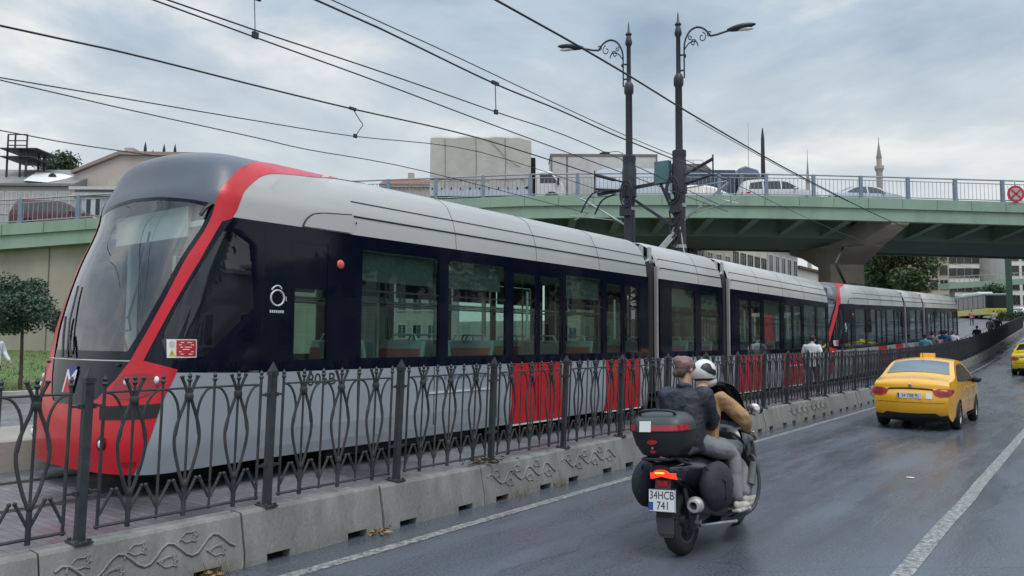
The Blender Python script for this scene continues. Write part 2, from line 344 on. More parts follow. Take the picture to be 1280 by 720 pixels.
# raised concrete strip between the two tracks, and the kerb beyond the far track
mb = MB(); rows = []
for y in ys_list(-25, 48): rows.append([(-9.98, y, G(y)+.36), (-10.0, y, G(y)+.74), (-10.03, y, G(y)+.76), (-11.55, y, G(y)+.76), (-11.6, y, G(y)+.36)])
mb.grid(rows); tag(mb.build('track_divider', m_conc2, smooth=30), kind='structure')
mb = MB(); rows = []
for y in ys_list(-30, 60): rows.append([(-21.85, y, G(y)+.36), (-21.85, y, G(y)+.56), (-22.1, y, G(y)+.56)])
mb.grid(rows); tag(mb.build('kerb', mat('pale_kerb', (.5,.5,.48), .8, var=.1, dirt=(.25,.24,.22))), kind='structure')
# lawn sloping up to the ramp wall, with short blades
m_grass = mat('grass', (.085,.135,.035), .9, var=.35, vscale=3, dirt=(.16,.15,.06), dscale=.7, damt=.6, bump=.5, bscale=25)
mb = MB(); rows = []
for i in range(41):
    y = -20+i*1.5; rows.append([(x, y, G(y)+.54+max(0, -22-x)*.034+.05*mnoise.noise((x*.4, y*.4, 0))) for x in [-22.05-j*1.2 for j in range(26)]])
mb.grid(rows)
for i in range(9000):
    x = -22.1-random.random()**1.5*20; y = random.uniform(-6, 24); z = G(y)+.53-(x+22)*.034; a = random.random()*pi; h = random.uniform(.05, .13); dx, dy = cos(a)*.02, sin(a)*.02
    tx, ty = random.uniform(-.04,.04), random.uniform(-.04,.04)
    mb.add([(x-dx, y-dy, z), (x+dx, y+dy, z), (x+tx, y+ty, z+h)], [(0,1,2)])
tag(mb.build('lawn', m_grass, fixn=False), 'green lawn sloping up to the ramp wall', 'grass', kind='stuff')

# ================================================================= CONCRETE BARRIER BLOCKS
BL = 1.59; Y00 = 2.32
def block_mesh(plain):
    mb = MB(); g = .008
    a, b = g, BL-g
    prof = lambda zb: [(-.30, zb), (.09, zb), (.085, .12), (.02, .43), (.005, .45), (-.155, .455), (-.165, .43), (-.30, .30)]
    def seg(y0, y1, zb):
        pr = [(p[0], max(p[1], zb)) for p in prof(zb)]
        n = len(pr); mb.add([(p[0], y0, p[1]) for p in pr]+[(p[0], y1, p[1]) for p in pr], [tuple(range(n)), tuple(range(2*n-1, n-1, -1))]+[(i, (i+1)%n, n+(i+1)%n, n+i) for i in range(n)])
    for y0, y1, zb in ((a, .22, -.03), (.22, .46, .07), (.46, 1.13, -.03), (1.13, 1.37, .07), (1.37, b, -.03)): seg(y0, y1, zb)
    for y0 in (.22, 1.13): mb.box((-.28, y0, -.03), (-.02, y0+.24, .07), 1)
    return mb
def relief_mesh(seed):
    """tulip vine cast on the sloping face"""
    rnd = random.Random(seed); mb = MB()
    fx = lambda z: .085+(.02-.085)*(z-.12)/(.31)+.004
    P = lambda y, z: (fx(z), y, z)
    vine = [(.10+i*.0485, .27+.065*sin(i*.485*1.62+.6)) for i in range(30)]
    mb.tube([P(y, z) for y, z in vine], .012, 6)
    for k, (y, z, s) in enumerate(((.25,.33,1),(.48,.20,-1),(.66,.34,1),(.90,.20,-1),(1.08,.35,1),(1.32,.2,-1))):
        st = [(y-.12*s*.6, z-.05*s), (y-.07, z-.015*s), (y-.04, z)]
        mb.tube([P(*p) for p in st], .009, 5)
        pet = [(y-.04, z-.005), (y, z-.035), (y+.05, z-.03), (y+.085, z-.045), (y+.07, z-.01), (y+.095, z), (y+.07, z+.012), (y+.085, z+.045), (y+.05, z+.032), (y, z+.037), (y-.04, z+.005)]
        mb.tube([P(*p) for p in smoothpts([(p[0], p[1], 0) for p in pet], 3) and [(q.x, q.y) for q in smoothpts([(p[0], p[1], 0) for p in pet], 3)]], .008, 5)
    return mb
m_slot = mat('slot_dark', (.012,.012,.012), .9)
proto_b = None; proto_r = None; me_b = None; me_r = None
wear = ['with a stained upright joint', 'with a chipped upper edge', 'with dark rain streaks', 'with a clean pale face', 'with moss along its foot']
for k in range(-3, 56):
    y = Y00+k*BL
    relief = k in (-1, 0, 3, 4) or (k > 5 and (k*7) % 5 in (0, 2))
    nm = 'concrete_barrier'
    where = {0: 'nearest whole one at the bottom left', 1: 'just right of the nearest carved block', 2: 'second plain one right of the nearest carved block', 3: 'left of the scooter, after the two plain ones', 4: 'directly left of the scooter rear wheel', -1: 'cut off by the bottom left corner'}.get(k)
    if where: lb = ('grey concrete barrier block with tulip relief, ' if relief else 'plain grey concrete barrier block, ')+where
    else: lb = 'grey concrete barrier block '+('with tulip vine relief ' if relief else 'with a plain face ')+('out of sight behind the lens' if k < -1 else 'under the railing between scooter and taxi' if k < 14 else 'under the railing beside the taxi and beyond')
    if me_b is None:
        o = block_mesh(1).build(nm, [m_conc, m_slot], smooth=25); me_b = o.data
    else: o = bpy.data.objects.new(nm, me_b); COL.objects.link(o)
    o.location = (-5.925+random.uniform(-.008,.008), y, G(y+.8)+random.uniform(-.008,.004)); o.rotation_euler = (math.atan((G(y+BL)-G(y))/BL), random.uniform(-.006,.006), random.uniform(-.005,.005))
    tag(o, lb, 'barrier', 'concrete barrier blocks along the roadside')
    if relief:
        if me_r is None: r_ = relief_mesh(1).build('tulip_relief', m_conc, smooth=60); me_r = r_.data
        else: r_ = bpy.data.objects.new('tulip_relief', me_r); COL.objects.link(r_)
        r_.parent = o

# ================================================================= WROUGHT IRON FENCE
PW_ = 1.59
def post_mesh():
    mb = MB(); mb.box((-.03,-.03,0), (.03,.03,1.16)); mb.box((-.085,-.065,0), (.085,.065,.012))
    for sx in (-1, 1):
        for sy in (-1, 1): mb.lathe([(.014,.012),(.014,.03),(0,.032)], 6, (sx*.06, sy*.045, 0))
    mb.box((-.037,-.037,1.16), (.037,.037,1.20))
    mb.add([(-.032,-.032,1.20),(.032,-.032,1.20),(.032,.032,1.20),(-.032,.032,1.20),(0,0,1.285)], [(0,1,4),(1,2,4),(2,3,4),(3,0,4)])
    for z in (.36, .99):
        mb.box((-.012,-.115,z-.009), (.012,.115,z+.009)); mb.box((-.02,-.06,z-.018), (.02,-.042,z+.018)); mb.box((-.02,.042,z-.018), (.02,.06,z+.018))
    return mb
def panel_mesh():
    mb = MB()
    def flat(pts, w=.03, t=.012): mb.tube([(0, p[0], p[1]) for p in pts], w/2, 6, flat=1)
    def finial(y, z0):
        mb.lathe([(.012,z0),(.024,z0+.02),(.012,z0+.035),(.020,z0+.055),(.0,z0+.085)], 8, (0, y, 0))
    mb.tube([(0,.10,.09),(0,PW_-.10,.09)], .013, 6)
    ys = [.12,.345,.57,.795,1.02,1.245,1.47]
    for i, y in enumerate(ys):
        edge = i in (0, 6)
        mb.tube([(0,y,.07),(0,y,1.14)], .0125 if edge else .0105, 6)
        finial(y, 1.13)
        for s in (-1, 1):   # V struts at the foot
            if (i == 0 and s < 0) or (i == 6 and s > 0): continue
            mb.tube([(0,y+s*.008,.17),(0,y+s*.095,.345)], .012, 6); mb.ell((0,y+s*.095,.347), (.016,.016,.016), 6, 4)
        if i % 2:   # lyre with three-petalled head
            mb.tube([(0,y,.05),(0,y,.32)], .02, 8)
            for s in (-1, 1):
                pts = smoothpts([(0,y+s*.012,.30),(0,y+s*.055,.42),(0,y+s*.10,.60),(0,y+s*.105,.73),(0,y+s*.07,.86),(0,y+s*.03,.97),(0,y+s*.018,1.04),(0,y+s*.035,1.10),(0,y+s*.062,1.16),(0,y+s*.07,1.19)], 4)
                mb.tube(pts, [.0135]*(len(pts)-4)+[.015,.02,.018,.006], 7)
                mb.tube([(0.012,y+s*.02,1.0),(0.012,y+s*.02,1.02)], .012, 6)
            mb.lathe([(.028,.985),(.036,1.0),(.036,1.03),(.028,1.045)], 8, (0, y, 0))
            mb.lathe([(.024,.29),(.03,.305),(.03,.33),(.024,.345)], 8, (0, y, 0))
        else:       # arch springing from the straight bar
            for s in (-1, 1):
                if (i == 0 and s < 0) or (i == 6 and s > 0): continue
                pts = smoothpts([(0,y+s*.205,1.01),(0,y+s*.19,1.085),(0,y+s*.12,1.09),(0,y,1.09)], 4) if False else smoothpts([(0,y,1.085),(0,y+s*.07,1.06),(0,y+s*.125,.97),(0,y+s*.145,.84),(0,y+s*.125,.70)], 4)
                mb.tube(pts, .0105, 6)
                mb.tube([(0,y,1.085),(0,y+s*.225,1.085)], .010, 6)
    return mb
fence = thing('iron_fence', 'long grey wrought iron railing with lyre motifs on the concrete barrier', 'fence', (0,0,0))
pm = qm = None
m_iron_b = m_iron
for k in range(-3, 54):
    y = 2.62+k*PW_; lean = radians(2.3)+random.uniform(-.006,.006)
    if pm is None: o = post_mesh().build('post', m_iron, fence, bevel=0); pm = o.data; q = panel_mesh().build('panel', m_iron, fence, smooth=50); qm = q.data
    else:
        o = bpy.data.objects.new('post', pm); COL.objects.link(o); o.parent = fence
        q = bpy.data.objects.new('panel', qm); COL.objects.link(q); q.parent = fence
    z = G(y)+.452; sl = math.atan((G(y+PW_)-G(y))/PW_)
    o.location = (-5.985, y, z); o.rotation_euler = (random.uniform(-.008,.008), lean, 0)
    q.location = (-5.985, y, z); q.rotation_euler = (sl, lean, random.uniform(-.004,.004))
# ================================================================= TRAM (local: y rearwards from the nose tip, z from the rail head)
KZ = [.22,.5,.85,1.2,1.7,2.3,2.8,3.1,3.3,3.45,3.75,4.4]
KY = [.14,.12,.16,.23,.33,.51,.71,.77,.86,.93,1.12,1.42]
TZ = [.22,.5,2.8,3.03,3.22,3.36,3.45,3.6,4.4]
TW = [.965,1,1,.985,.94,.86,.74,.60,0]
TH = [.22,.5,2.8,3.03,3.22,3.42,3.53,3.59,3.64]
ND, NN, NK, HW = .5, 2.4, 1.2, 1.325
def smooth_interp(x, xs, ys):
    # C1 interpolation so that the nose has no facets
    if x <= xs[0]: return ys[0]
    if x >= xs[-1]: return ys[-1]
    for i in range(len(xs)-1):
        if x <= xs[i+1]: break
    h = xs[i+1]-xs[i]; t = (x-xs[i])/h
    def sl(j):
        if j == 0: return (ys[1]-ys[0])/(xs[1]-xs[0])
        if j == len(xs)-1: return (ys[-1]-ys[-2])/(xs[-1]-xs[-2])
        return (ys[j+1]-ys[j-1])/(xs[j+1]-xs[j-1])
    return (2*t**3-3*t*t+1)*ys[i]+(t**3-2*t*t+t)*h*sl(i)+(-2*t**3+3*t*t)*ys[i+1]+(t**3-t*t)*h*sl(i+1)
def S0(u, v):
    a = abs(u); th = min(a, 1)*pi/2
    xi = max(sin(th), 0)**(2/NN); et = ND*(1-max(cos(th), 0)**(2/NN))+max(a-1, 0)*NK
    return Vector((math.copysign(xi*interp(v, TZ, TW)*HW, u), smooth_interp(v, KZ, KY)+et, smooth_interp(v, TZ, TH)))
def S(u, v, off=0.):
    p = S0(u, v)
    if off:
        e_ = .012
        du = S0(u+e_, v)-S0(u-e_, v); dv_ = S0(u, v+e_)-S0(u, v-e_)
        n = du.cross(dv_)
        if n.length > 1e-9: n.normalize()
        p = p+n*off
    return p
def uy(y, v):
    a, b = 0., 30.
    yf = smooth_interp(v, KZ, KY)
    for _ in range(40):
        m = (a+b)/2; th = min(m, 1)*pi/2
        et = ND*(1-max(cos(th), 0)**(2/NN))+max(m-1, 0)*NK
        if yf+et < y: a = m
        else: b = m
    return a
def patch(mb, poly, off=0., step=.07, mirror=False, m=0, holes=()):
    """fill a (u,v) outline with small faces and lay it on the tram skin"""
    s = -1 if mirror else 1
    def dens(pl):
        r = []
        for i, p in enumerate(pl):
            q = pl[(i+1) % len(pl)]; k = max(1, int(max(abs(q[0]-p[0])/step, abs(q[1]-p[1])/step)))
            r += [(lerp(p[0], q[0], j/k), lerp(p[1], q[1], j/k)) for j in range(k)]
        return r
    P = dens(poly); loops = [P]+[dens(h) for h in holes]
    vs, es = [], []
    for lp in loops:
        o = len(vs); vs += [Vector(p) for p in lp]; es += [(o+i, o+(i+1) % len(lp)) for i in range(len(lp))]
    def inside(p, pl):
        c = False
        for i in range(len(pl)):
            a, b = pl[i], pl[i-1]
            if (a[1] > p[1]) != (b[1] > p[1]) and p[0] < (b[0]-a[0])*(p[1]-a[1])/(b[1]-a[1])+a[0]: c = not c
        return c
    x0, x1 = min(p[0] for p in P), max(p[0] for p in P); y0, y1 = min(p[1] for p in P), max(p[1] for p in P)
    nx, ny = int((x1-x0)/step)+1, int((y1-y0)/step)+1
    for i in range(1, nx):
        if x0+i*step > 1.35 and i % 6: continue      # the straight side needs few columns
        for j in range(1, ny):
            p = (x0+i*step+.0007*(j % 3), y0+j*step+.0007*(i % 3))
            if inside(p, P) and not any(inside(p, h) for h in loops[1:]): vs.append(Vector(p))
    r = delaunay_2d_cdt(vs, es, [], 4 if holes else 1, 1e-5)
    tri = [f for f in r[2]]
    mb.add([S(q.x*s, q.y, off) for q in r[0]], [tuple(f) if not mirror else tuple(f)[::-1] for f in tri], m)
def mirrored(pts): return pts+[(-u, v) for u, v in pts[::-1]]

m_trred = mat('tram_red', (.58,.006,.020), .3, coat=.12, var=.06, vscale=2)
m_trgrey = mat('tram_grey', (.34,.375,.415), .32, coat=.3, var=.05, vscale=1, dirt=(.22,.22,.215), dscale=2.2, damt=.5, stretch=(1,1,.3))
m_trwhite = mat('tram_roof_grey', (.47,.475,.46), .38, coat=.15, var=.04, vscale=.8, dirt=(.36,.36,.345), dscale=1.1, damt=.4, stretch=(1,.35,1))
m_trcap = mat('tram_cap_grey', (.10,.118,.15), .38, coat=.1, var=.08, vscale=1.5)
m_trblack = mat('tram_black_band', (.004,.006,.017), .06, var=.05, spec=.3)
m_trdoor = mat('tram_door_red', (.55,.01,.02), .3, coat=.4, var=.05)
m_wglass = glass('tram_window', (.74,.85,.81), 1.4, wav=.06)
m_wsglass = glass('tram_windscreen', (.90,.96,.94), 3.3, wav=.05)
m_int = mat('tram_lining', (.50,.57,.54), .6, var=.05)
m_intd = mat('tram_floor', (.11,.12,.12), .7, var=.1)
m_seatt = mat('seat_shell', (.34,.44,.44), .5, var=.05)
m_seatr = mat('seat_red', (.42,.09,.06), .8, var=.1)
m_gap = mat('seam_dark', (.015,.015,.017), .7)
m_bellow = mat('bellows', (.05,.045,.05), .8, bump=.3, bscale=30, var=.2)
m_lamp = mat('headlamp_glass', (.8,.82,.85), .05, var=.02, spec=.8)
m_pale = mat('grab_pole', (.62,.66,.68), .3, var=.03)
m_paper = mat('sign_white', (.75,.75,.73), .5, var=.03)
m_signred = mat('sign_red', (.5,.02,.04), .5, var=.03)
m_yel = mat('sign_yellow', (.75,.5,.03), .5, var=.03)

Z0_, Z1_ = 1.17, 2.80     # window band
XS = HW
pill_in = [(.455,1.305),(.545,1.60),(.625,1.96),(.68,2.325),(.74,2.63),(.765,2.935),(.825,3.15),(.94,3.295),(1.07,3.38),(1.245,3.47),(1.50,3.56),(1.80,3.60)]
pill_out = [(.57,1.31),(.66,1.64),(.735,1.96),(.825,2.335),(.86,2.635),(.88,2.745),(.97,2.785)]
roof_edge = [(.995,2.87),(1.045,3.09),(1.12,3.23),(1.25,3.315),(1.46,3.355),(1.95,3.41),(2.6,3.54)]
grey_edge = [(.905,1.225),(.87,1.08),(.835,.945),(.805,.77),(.775,.605),(.71,.375),(.63,.22)]
mask = [(.455,1.305),(.37,1.125),(.25,.925),(.18,.87),(.08,.85),(0,.85)]
PI0 = list(pill_in)
_sm = lambda pl, n=4: [(p.x, p.y) for p in smoothpts([(a, b, 0) for a, b in pl], n)]
pill_in = pill_in[:1]+_sm(pill_in[1:]); roof_edge = _sm(roof_edge)
Y_CAB = 1.57
def cab(root):
    # red shell: lower nose with both pillars, one continuous piece
    mb = MB()
    top = roof_edge[::-1]
    right = [(1.72,3.56)] + []
    poly_r = mask[::-1] + pill_in[1:] + [(2.6,3.60)] + roof_edge[::-1] + pill_out[::-1] + grey_edge + [(0,.22)]
    patch(mb, poly_r, .006)
    LS = lambda pl: [(u*(.60+.4*max(0, min(1, (abs(u)-.78)/.4))), v) for u, v in pl]
    patch(mb, LS(mask[::-1]+pill_in[1:])+[(2.6,3.60)]+roof_edge[::-1]+pill_out[::-1]+grey_edge+[(0,.22)], .006, mirror=True)
    o = mb.build('red_nose', m_trred, root, smooth=60)
    # lamp clusters and dark slots pressed into the nose
    for s in (False, True):
        mb = MB(); patch(mb, [(.29,.86),(.825,.905),(.80,.765),(.31,.73)], .010, .05, s); mb.build('bumper_slot', m_gap, root, smooth=60)
        hp = [(.36,1.01),(.37,1.10),(.42,1.16),(.50,1.185),(.62,1.19),(.72,1.165),(.785,1.095),(.74,1.02),(.65,.965),(.545,.935),(.41,.935)]
        mb = MB(); patch(mb, hp, .011, .04, s); hl = mb.build('lamp_cluster', mat('lamp_recess', (.30,.008,.02), .35, coat=.4), root, smooth=60)
        sg = -1 if s else 1
        for u, v, r in ((.46,1.10,.04),(.54,1.0,.042),(.725,1.125,.045)):
            mb = MB(); mb.ell(S(u*sg, v, .006), (r*.85, r*.45, r*.85), 14, 8); lp = mb.build('lamp', m_lamp, hl, smooth=60)
        mb = MB(); patch(mb, [(.53,.34),(.66,.35),(.65,.31),(.53,.30)], .012, .05, s); mb.build('reflector', m_tail, root, smooth=60)
        mb = MB(); c = S(.345*sg, .505, .004); mb.ell(c, (.075,.022,.075), 16, 8); f = mb.build('fog_lamp_recess', m_gap, root, smooth=60)
        mb = MB(); mb.ell(c+Vector((.025*sg,-.014,0)), (.04,.018,.04), 14, 8); mb.build('fog_lamp', m_lamp, f, smooth=60)
        mb = MB(); mb.lathe([(.013,-.02),(.016,.01),(0,.012)], 8, S(.365*sg, 1.262, .01), 'y'); mb.build('nozzle', m_black, root)
    # windscreen and the black mask under it
    ws = [(u, v) for u, v in PI0[:6]]
    poly = [(0,1.315)]+[(.455,1.315)]+[(u+.012, v) for u, v in ws[1:5]]+[(.77,2.935),(.535,2.985),(.24,3.045),(0,3.08)]
    mb = MB(); patch(mb, poly, -.004); patch(mb, poly, -.004, mirror=True); wsg = mb.build('windscreen', m_wsglass, root, smooth=60)
    # black printed border of the windscreen
    inn = [(0,1.40),(.41,1.40),(.485,1.62),(.565,1.97),(.625,2.34),(.69,2.66),(.71,2.89),(.535,2.945),(.24,3.005),(0,3.035)]
    fr = poly[:]; mb = MB(); pl = fr+inn[::-1]; patch(mb, pl, -.001, .06); patch(mb, pl, -.001, .06, mirror=True); mb.build('windscreen_border', m_trblack, wsg, smooth=60)
    mb = MB(); pl = mask[:]+[(0,1.32),(.45,1.32)]; pl = [(.46,1.30)]+mask[1:]+[(0,1.30)]
    patch(mb, pl, .0, .05); patch(mb, pl, .0, .05, mirror=True); mb.build('black_mask', m_trblack, root, smooth=60)
    mb = MB(); mb.tube([S(u, 1.305, .004) for u in [(-.455+.91*i/24) for i in range(25)]], .008, 6); mb.build('windscreen_rail', m_chrome, root, smooth=60)
    # M emblem on the mask
    q = None
    c = S(.0, 1.10, .012); xd = (S(.06,1.11)-S(-.06,1.11)); yd = S(.0,1.25)-S(.0,.97)
    F_ = frame(c, xd, yd)
    em = MB(); em.prism([(-.085,-.14),(.085,-.14),(.085,.04),(0,-.05),(-.085,.04)], .0, .004, 'z'); em.xf(F_); eo = em.build('emblem', m_signred, root)
    em = MB(); em.prism([(-.085,.06),(0,-.03),(.085,.06),(.085,.14),(-.085,.14)], .0, .004, 'z'); em.xf(F_); em.build('emblem_blue', mat('emblem_blue', (.02,.03,.25), .4), eo)
    em = MB(); em.prism([(-.11,-.14),(-.085,-.14),(-.085,.05),(0,-.04),(.085,.05),(.085,-.14),(.11,-.14),(.11,.10),(.09,.10),(0,.01),(-.09,.10),(-.11,.10)], .001, .006, 'z'); em.xf(F_); em.build('emblem_letter', m_paper, eo)
    # grey cap above the windscreen reaching over the front of the roof
    capl = [(0,3.075),(.24,3.04),(.535,2.98),(.775,2.925)]+[(u+.02, v) for u, v in pill_in if v > 3.12]+[(1.72,3.60),(1.72,4.39),(0,4.39)]
    mb = MB(); patch(mb, capl, 0, .06); patch(mb, capl, 0, .06, mirror=True); mb.build('roof_cap', m_trcap, root, smooth=60)
    # cab side window: one dark glass from pillar to door
    for s in (False, True):
        e1 = [(uy(Y_CAB, Z0_+ .02), 1.19), (uy(Y_CAB, Z1_), 2.80)]
        poly = [(.567,1.30),(.90,1.205)]+[e1[0]]+[(uy(Y_CAB, v), v) for v in (1.5,1.8,2.1,2.4)]+[e1[1]]+[(.97,2.80)]+[(u-.012, v) for u, v in pill_out[::-1][1:]]
        inn = [(.63,1.35),(.90,1.33),(uy(1.50,1.33),1.33),(uy(1.50,1.8),1.8),(uy(1.50,2.3),2.3),(uy(1.50,2.68),2.68),(.95,2.68),(.90,2.62),(.865,2.35),(.77,1.97),(.695,1.66)]
        mb = MB(); patch(mb, poly, 0, .06, s, holes=[inn]); wf = mb.build('cab_window', m_trblack, root, smooth=60)
        mb = MB(); patch(mb, inn, -.004, .06, s); mb.build('pane', m_wglass, wf, smooth=60)
    # warning sticker on the cab window
    mb = MB(); patch(mb, [(.775,1.34),(1.05,1.34),(1.02,1.522),(.735,1.522)], .006, .05); st = mb.build('warning_sticker', m_paper, root, smooth=60)
    a, b, c_, d_ = [Vector((.775,1.34)), Vector((1.05,1.34)), Vector((1.02,1.522)), Vector((.735,1.522))]
    def bl(s, t): return a.lerp(b, s).lerp(d_.lerp(c_, s), t)
    def qd(s0, t0, s1, t1, off, mb, m=0):
        patch(mb, [bl(s0,t0), bl(s1,t0), bl(s1,t1), bl(s0,t1)], off, .08, m=m)
    mb = MB(); qd(.33,.07,.97,.95,.009, mb); mb.build('red_panel', m_signred, st, smooth=60)
    mb = MB()
    for i, (s0, s1) in enumerate(((.48,.86),(.42,.90),(.47,.85),(.55,.78),(.42,.9),(.46,.86))): qd(s0, .80-i*.125, s1, .845-i*.125, .012, mb)
    mb.build('print_lines', m_paper, st, smooth=60)
    mb = MB(); patch(mb, [bl(.06,.1), bl(.30,.1), bl(.18,.46)], .009, .08); mb.build('warning_triangle', m_yel, st)
    mb = MB(); patch(mb, [bl(.165,.16), bl(.195,.16), bl(.19,.34), bl(.17,.34)], .012, .08); mb.build('warning_bolt', m_gap, st)
    mb = MB(); patch(mb, [bl(.18+.10*cos(t*pi/6), .73+.17*sin(t*pi/6)) for t in range(12)], .009, .05); mb.build('warning_disc', mat('sign_grey', (.5,.5,.5), .5), st)
    # wipers
    mb = MB(); wp = [S(-.10,1.33,.03), S(-.15,1.55,.035), S(-.19,1.75,.04)]
    mb.tube(wp, .012, 6); mb.tube([S(-.06,1.36,.03), S(-.13,1.7,.03), S(-.20,2.10,.02)], .010, 6); mb.tube([S(-.02,1.33,.03), S(-.09,1.55,.03)], .012, 6); mb.build('wiper', m_black, root, smooth=60)
    # mirror arm near the top corner
    mb = MB(); mb.tube([S(.73,2.93,.01), S(.69,2.86,.05), S(.67,2.78,.06)], .02, 6); mb.build('camera_arm', m_black, root, smooth=60)
    # driver's desk and seat
    mb = MB(); mb.prism([(.5,.9),(1.25,.9),(1.25,1.12),(.55,1.34)], -.85, .85, 'x'); mb.build('desk', mat('desk', (.06,.10,.10), .5), root, bevel=.03)
    mb = MB(); mb.box((-.25,1.55,.8), (.27,2.05,.95)); mb.box((-.24,1.97,.95), (.26,2.1,1.62)); mb.box((-.13,2.0,1.68), (.15,2.1,1.92)); mb.box((-.35,1.55,1.1),(-.27,1.95,1.17)); mb.box((.29,1.55,1.1),(.37,1.95,1.17)); mb.build('driver_seat', m_black, root, bevel=.04)
    mb = MB(); mb.tube([(.0,.8,1.3),(-.10,.72,1.72),(.15,.70,1.76),(.17,.72,1.62),(-.06,.72,1.6)], .012, 6); mb.tube([(.15,.7,1.76),(.24,.74,2.1),(.25,.85,2.7)], .012, 6); mb.build('desk_cable', m_black, root, smooth=60)
    mb = MB(); mb.box((-.85,1.15,1.0),(-.77,1.25,2.85)); mb.box((-.8,.98,2.62),(.8,1.01,2.95)); mb.build('cab_blind', m_int, root)
    mb = MB(); mb.box((-1.2,2.15,.35),(.9,2.2,1.25)); mb.box((-1.25,2.15,1.25),(-1.17,2.2,2.75)); mb.box((-.05,2.15,1.25),(.02,2.2,2.75)); mb.box((-1.2,2.15,2.45),(.9,2.2,2.75)); mb.build('cab_bulkhead', m_int, root)

def side_windows(root, spec, y0, y1, s):
    """black band with glazed openings along a straight side; s = +1 road side, -1 far side"""
    x0, x1 = (XS-.05, XS) if s > 0 else (-XS, -XS+.05)
    t = .012
    mb = MB(); edges = []
    mb.box((x0, y0, Z0_), (x1, y1, Z0_+.13)); mb.box((x0, y0, Z1_-.17), (x1, y1, Z1_))
    y = y0
    for a, b, kind in spec:
        mb.box((x0, y, Z0_+.13), (x1, a, Z1_-.17)); y = b
    mb.box((x0, y, Z0_+.13), (x1, y1, Z1_-.17))
    band = mb.build('window_band', m_trblack, root)
    for a, b, kind in spec:
        if kind == 'w':
            mb = MB(); mb.box((x0+.02, a, Z0_+.13), (x0+.032, b, Z1_-.17)); wn = mb.build('window', m_wglass, root)
            mb = MB(); mb.box((x0-.03*s+.0, a+.06, Z1_-.55), (x0-.03*s+.01, b-.06, Z1_-.18)); mb.build('blind', m_intd, wn)
            if b-a > 1: mb = MB(); mb.box((x0+.033 if s > 0 else x0+.01, a, 2.12), (x0+.04 if s > 0 else x0+.018, b, 2.14)); mb.build('vent_frame', m_gap, wn)
        else:
            c = (a+b)/2; dr = MB()
            if kind == 'd':
                for p, q in ((a, c-.02), (c+.02, b)):
                    d = MB(); d.box((x0+.02, p+.07, .32), (x0+.03, q-.07, Z1_-.22)); 
                dr.box((x0+.004, a+.02, Z0_-.92), (x1-.002 if s > 0 else x1, c-.015, Z0_-.002)); dr.box((x0+.004, c+.015, Z0_-.92), (x1-.002 if s > 0 else x1, b-.02, Z0_-.002))
                do = dr.build('door', m_trdoor, root)
                f = MB()
                for p, q in ((a, c-.008), (c+.008, b)):
                    xx0, xx1 = x0+.012, x0+.044
                    f.box((xx0, p, Z0_+.13), (xx1, p+.05, Z1_-.17)); f.box((xx0, q-.05, Z0_+.13), (xx1, q, Z1_-.17)); f.box((xx0, p+.05, Z1_-.24), (xx1, q-.05, Z1_-.17))
                f.build('door_frame', m_trblack, do)
                g = MB(); g.box((x0+.022, a+.05, Z0_+.13), (x0+.03, c-.058, Z1_-.24)); g.box((x0+.022, c+.058, Z0_+.13), (x0+.03, b-.05, Z1_-.24)); g.build('door_glass', m_wglass, do)
                for yy in (c-.16, c+.16):
                    h = MB(); xx = x0-.06*s; h.tube([(xx, yy, 1.55), (xx, yy, 2.3)], .022, 8); h.build('handrail', m_pale, do, smooth=60)
                sill = MB(); sill.box((x0+.01, a, Z0_-.955), (x1+.006 if s > 0 else x1, b, Z0_-.93)); sill.build('door_sill', m_pale, do)
            else:
                g = MB(); g.box((x0+.02, a+.05, Z0_+.13), (x0+.03, b-.05, Z1_-.17)); do = g.build('driver_door', m_wglass, root)
                f = MB(); f.box((x0+.012, a, Z0_+.13), (x0+.052, a+.05, Z1_-.17)); f.box((x0+.012, b-.05, Z0_+.13), (x0+.052, b, Z1_-.17)); f.box((x0+.015, a+.05, 2.1), (x0+.044, b-.05, Z1_-.17)); f.build('door_frame', m_trblack, do)
                h = MB(); h.box((x0-.04, a+.06, 1.6), (x0-.03, a+.10, 1.85)); h.build('yellow_handle', m_yel, do)
def doors_in(spec): return [(a, b) for a, b, k in spec if k == 'd']

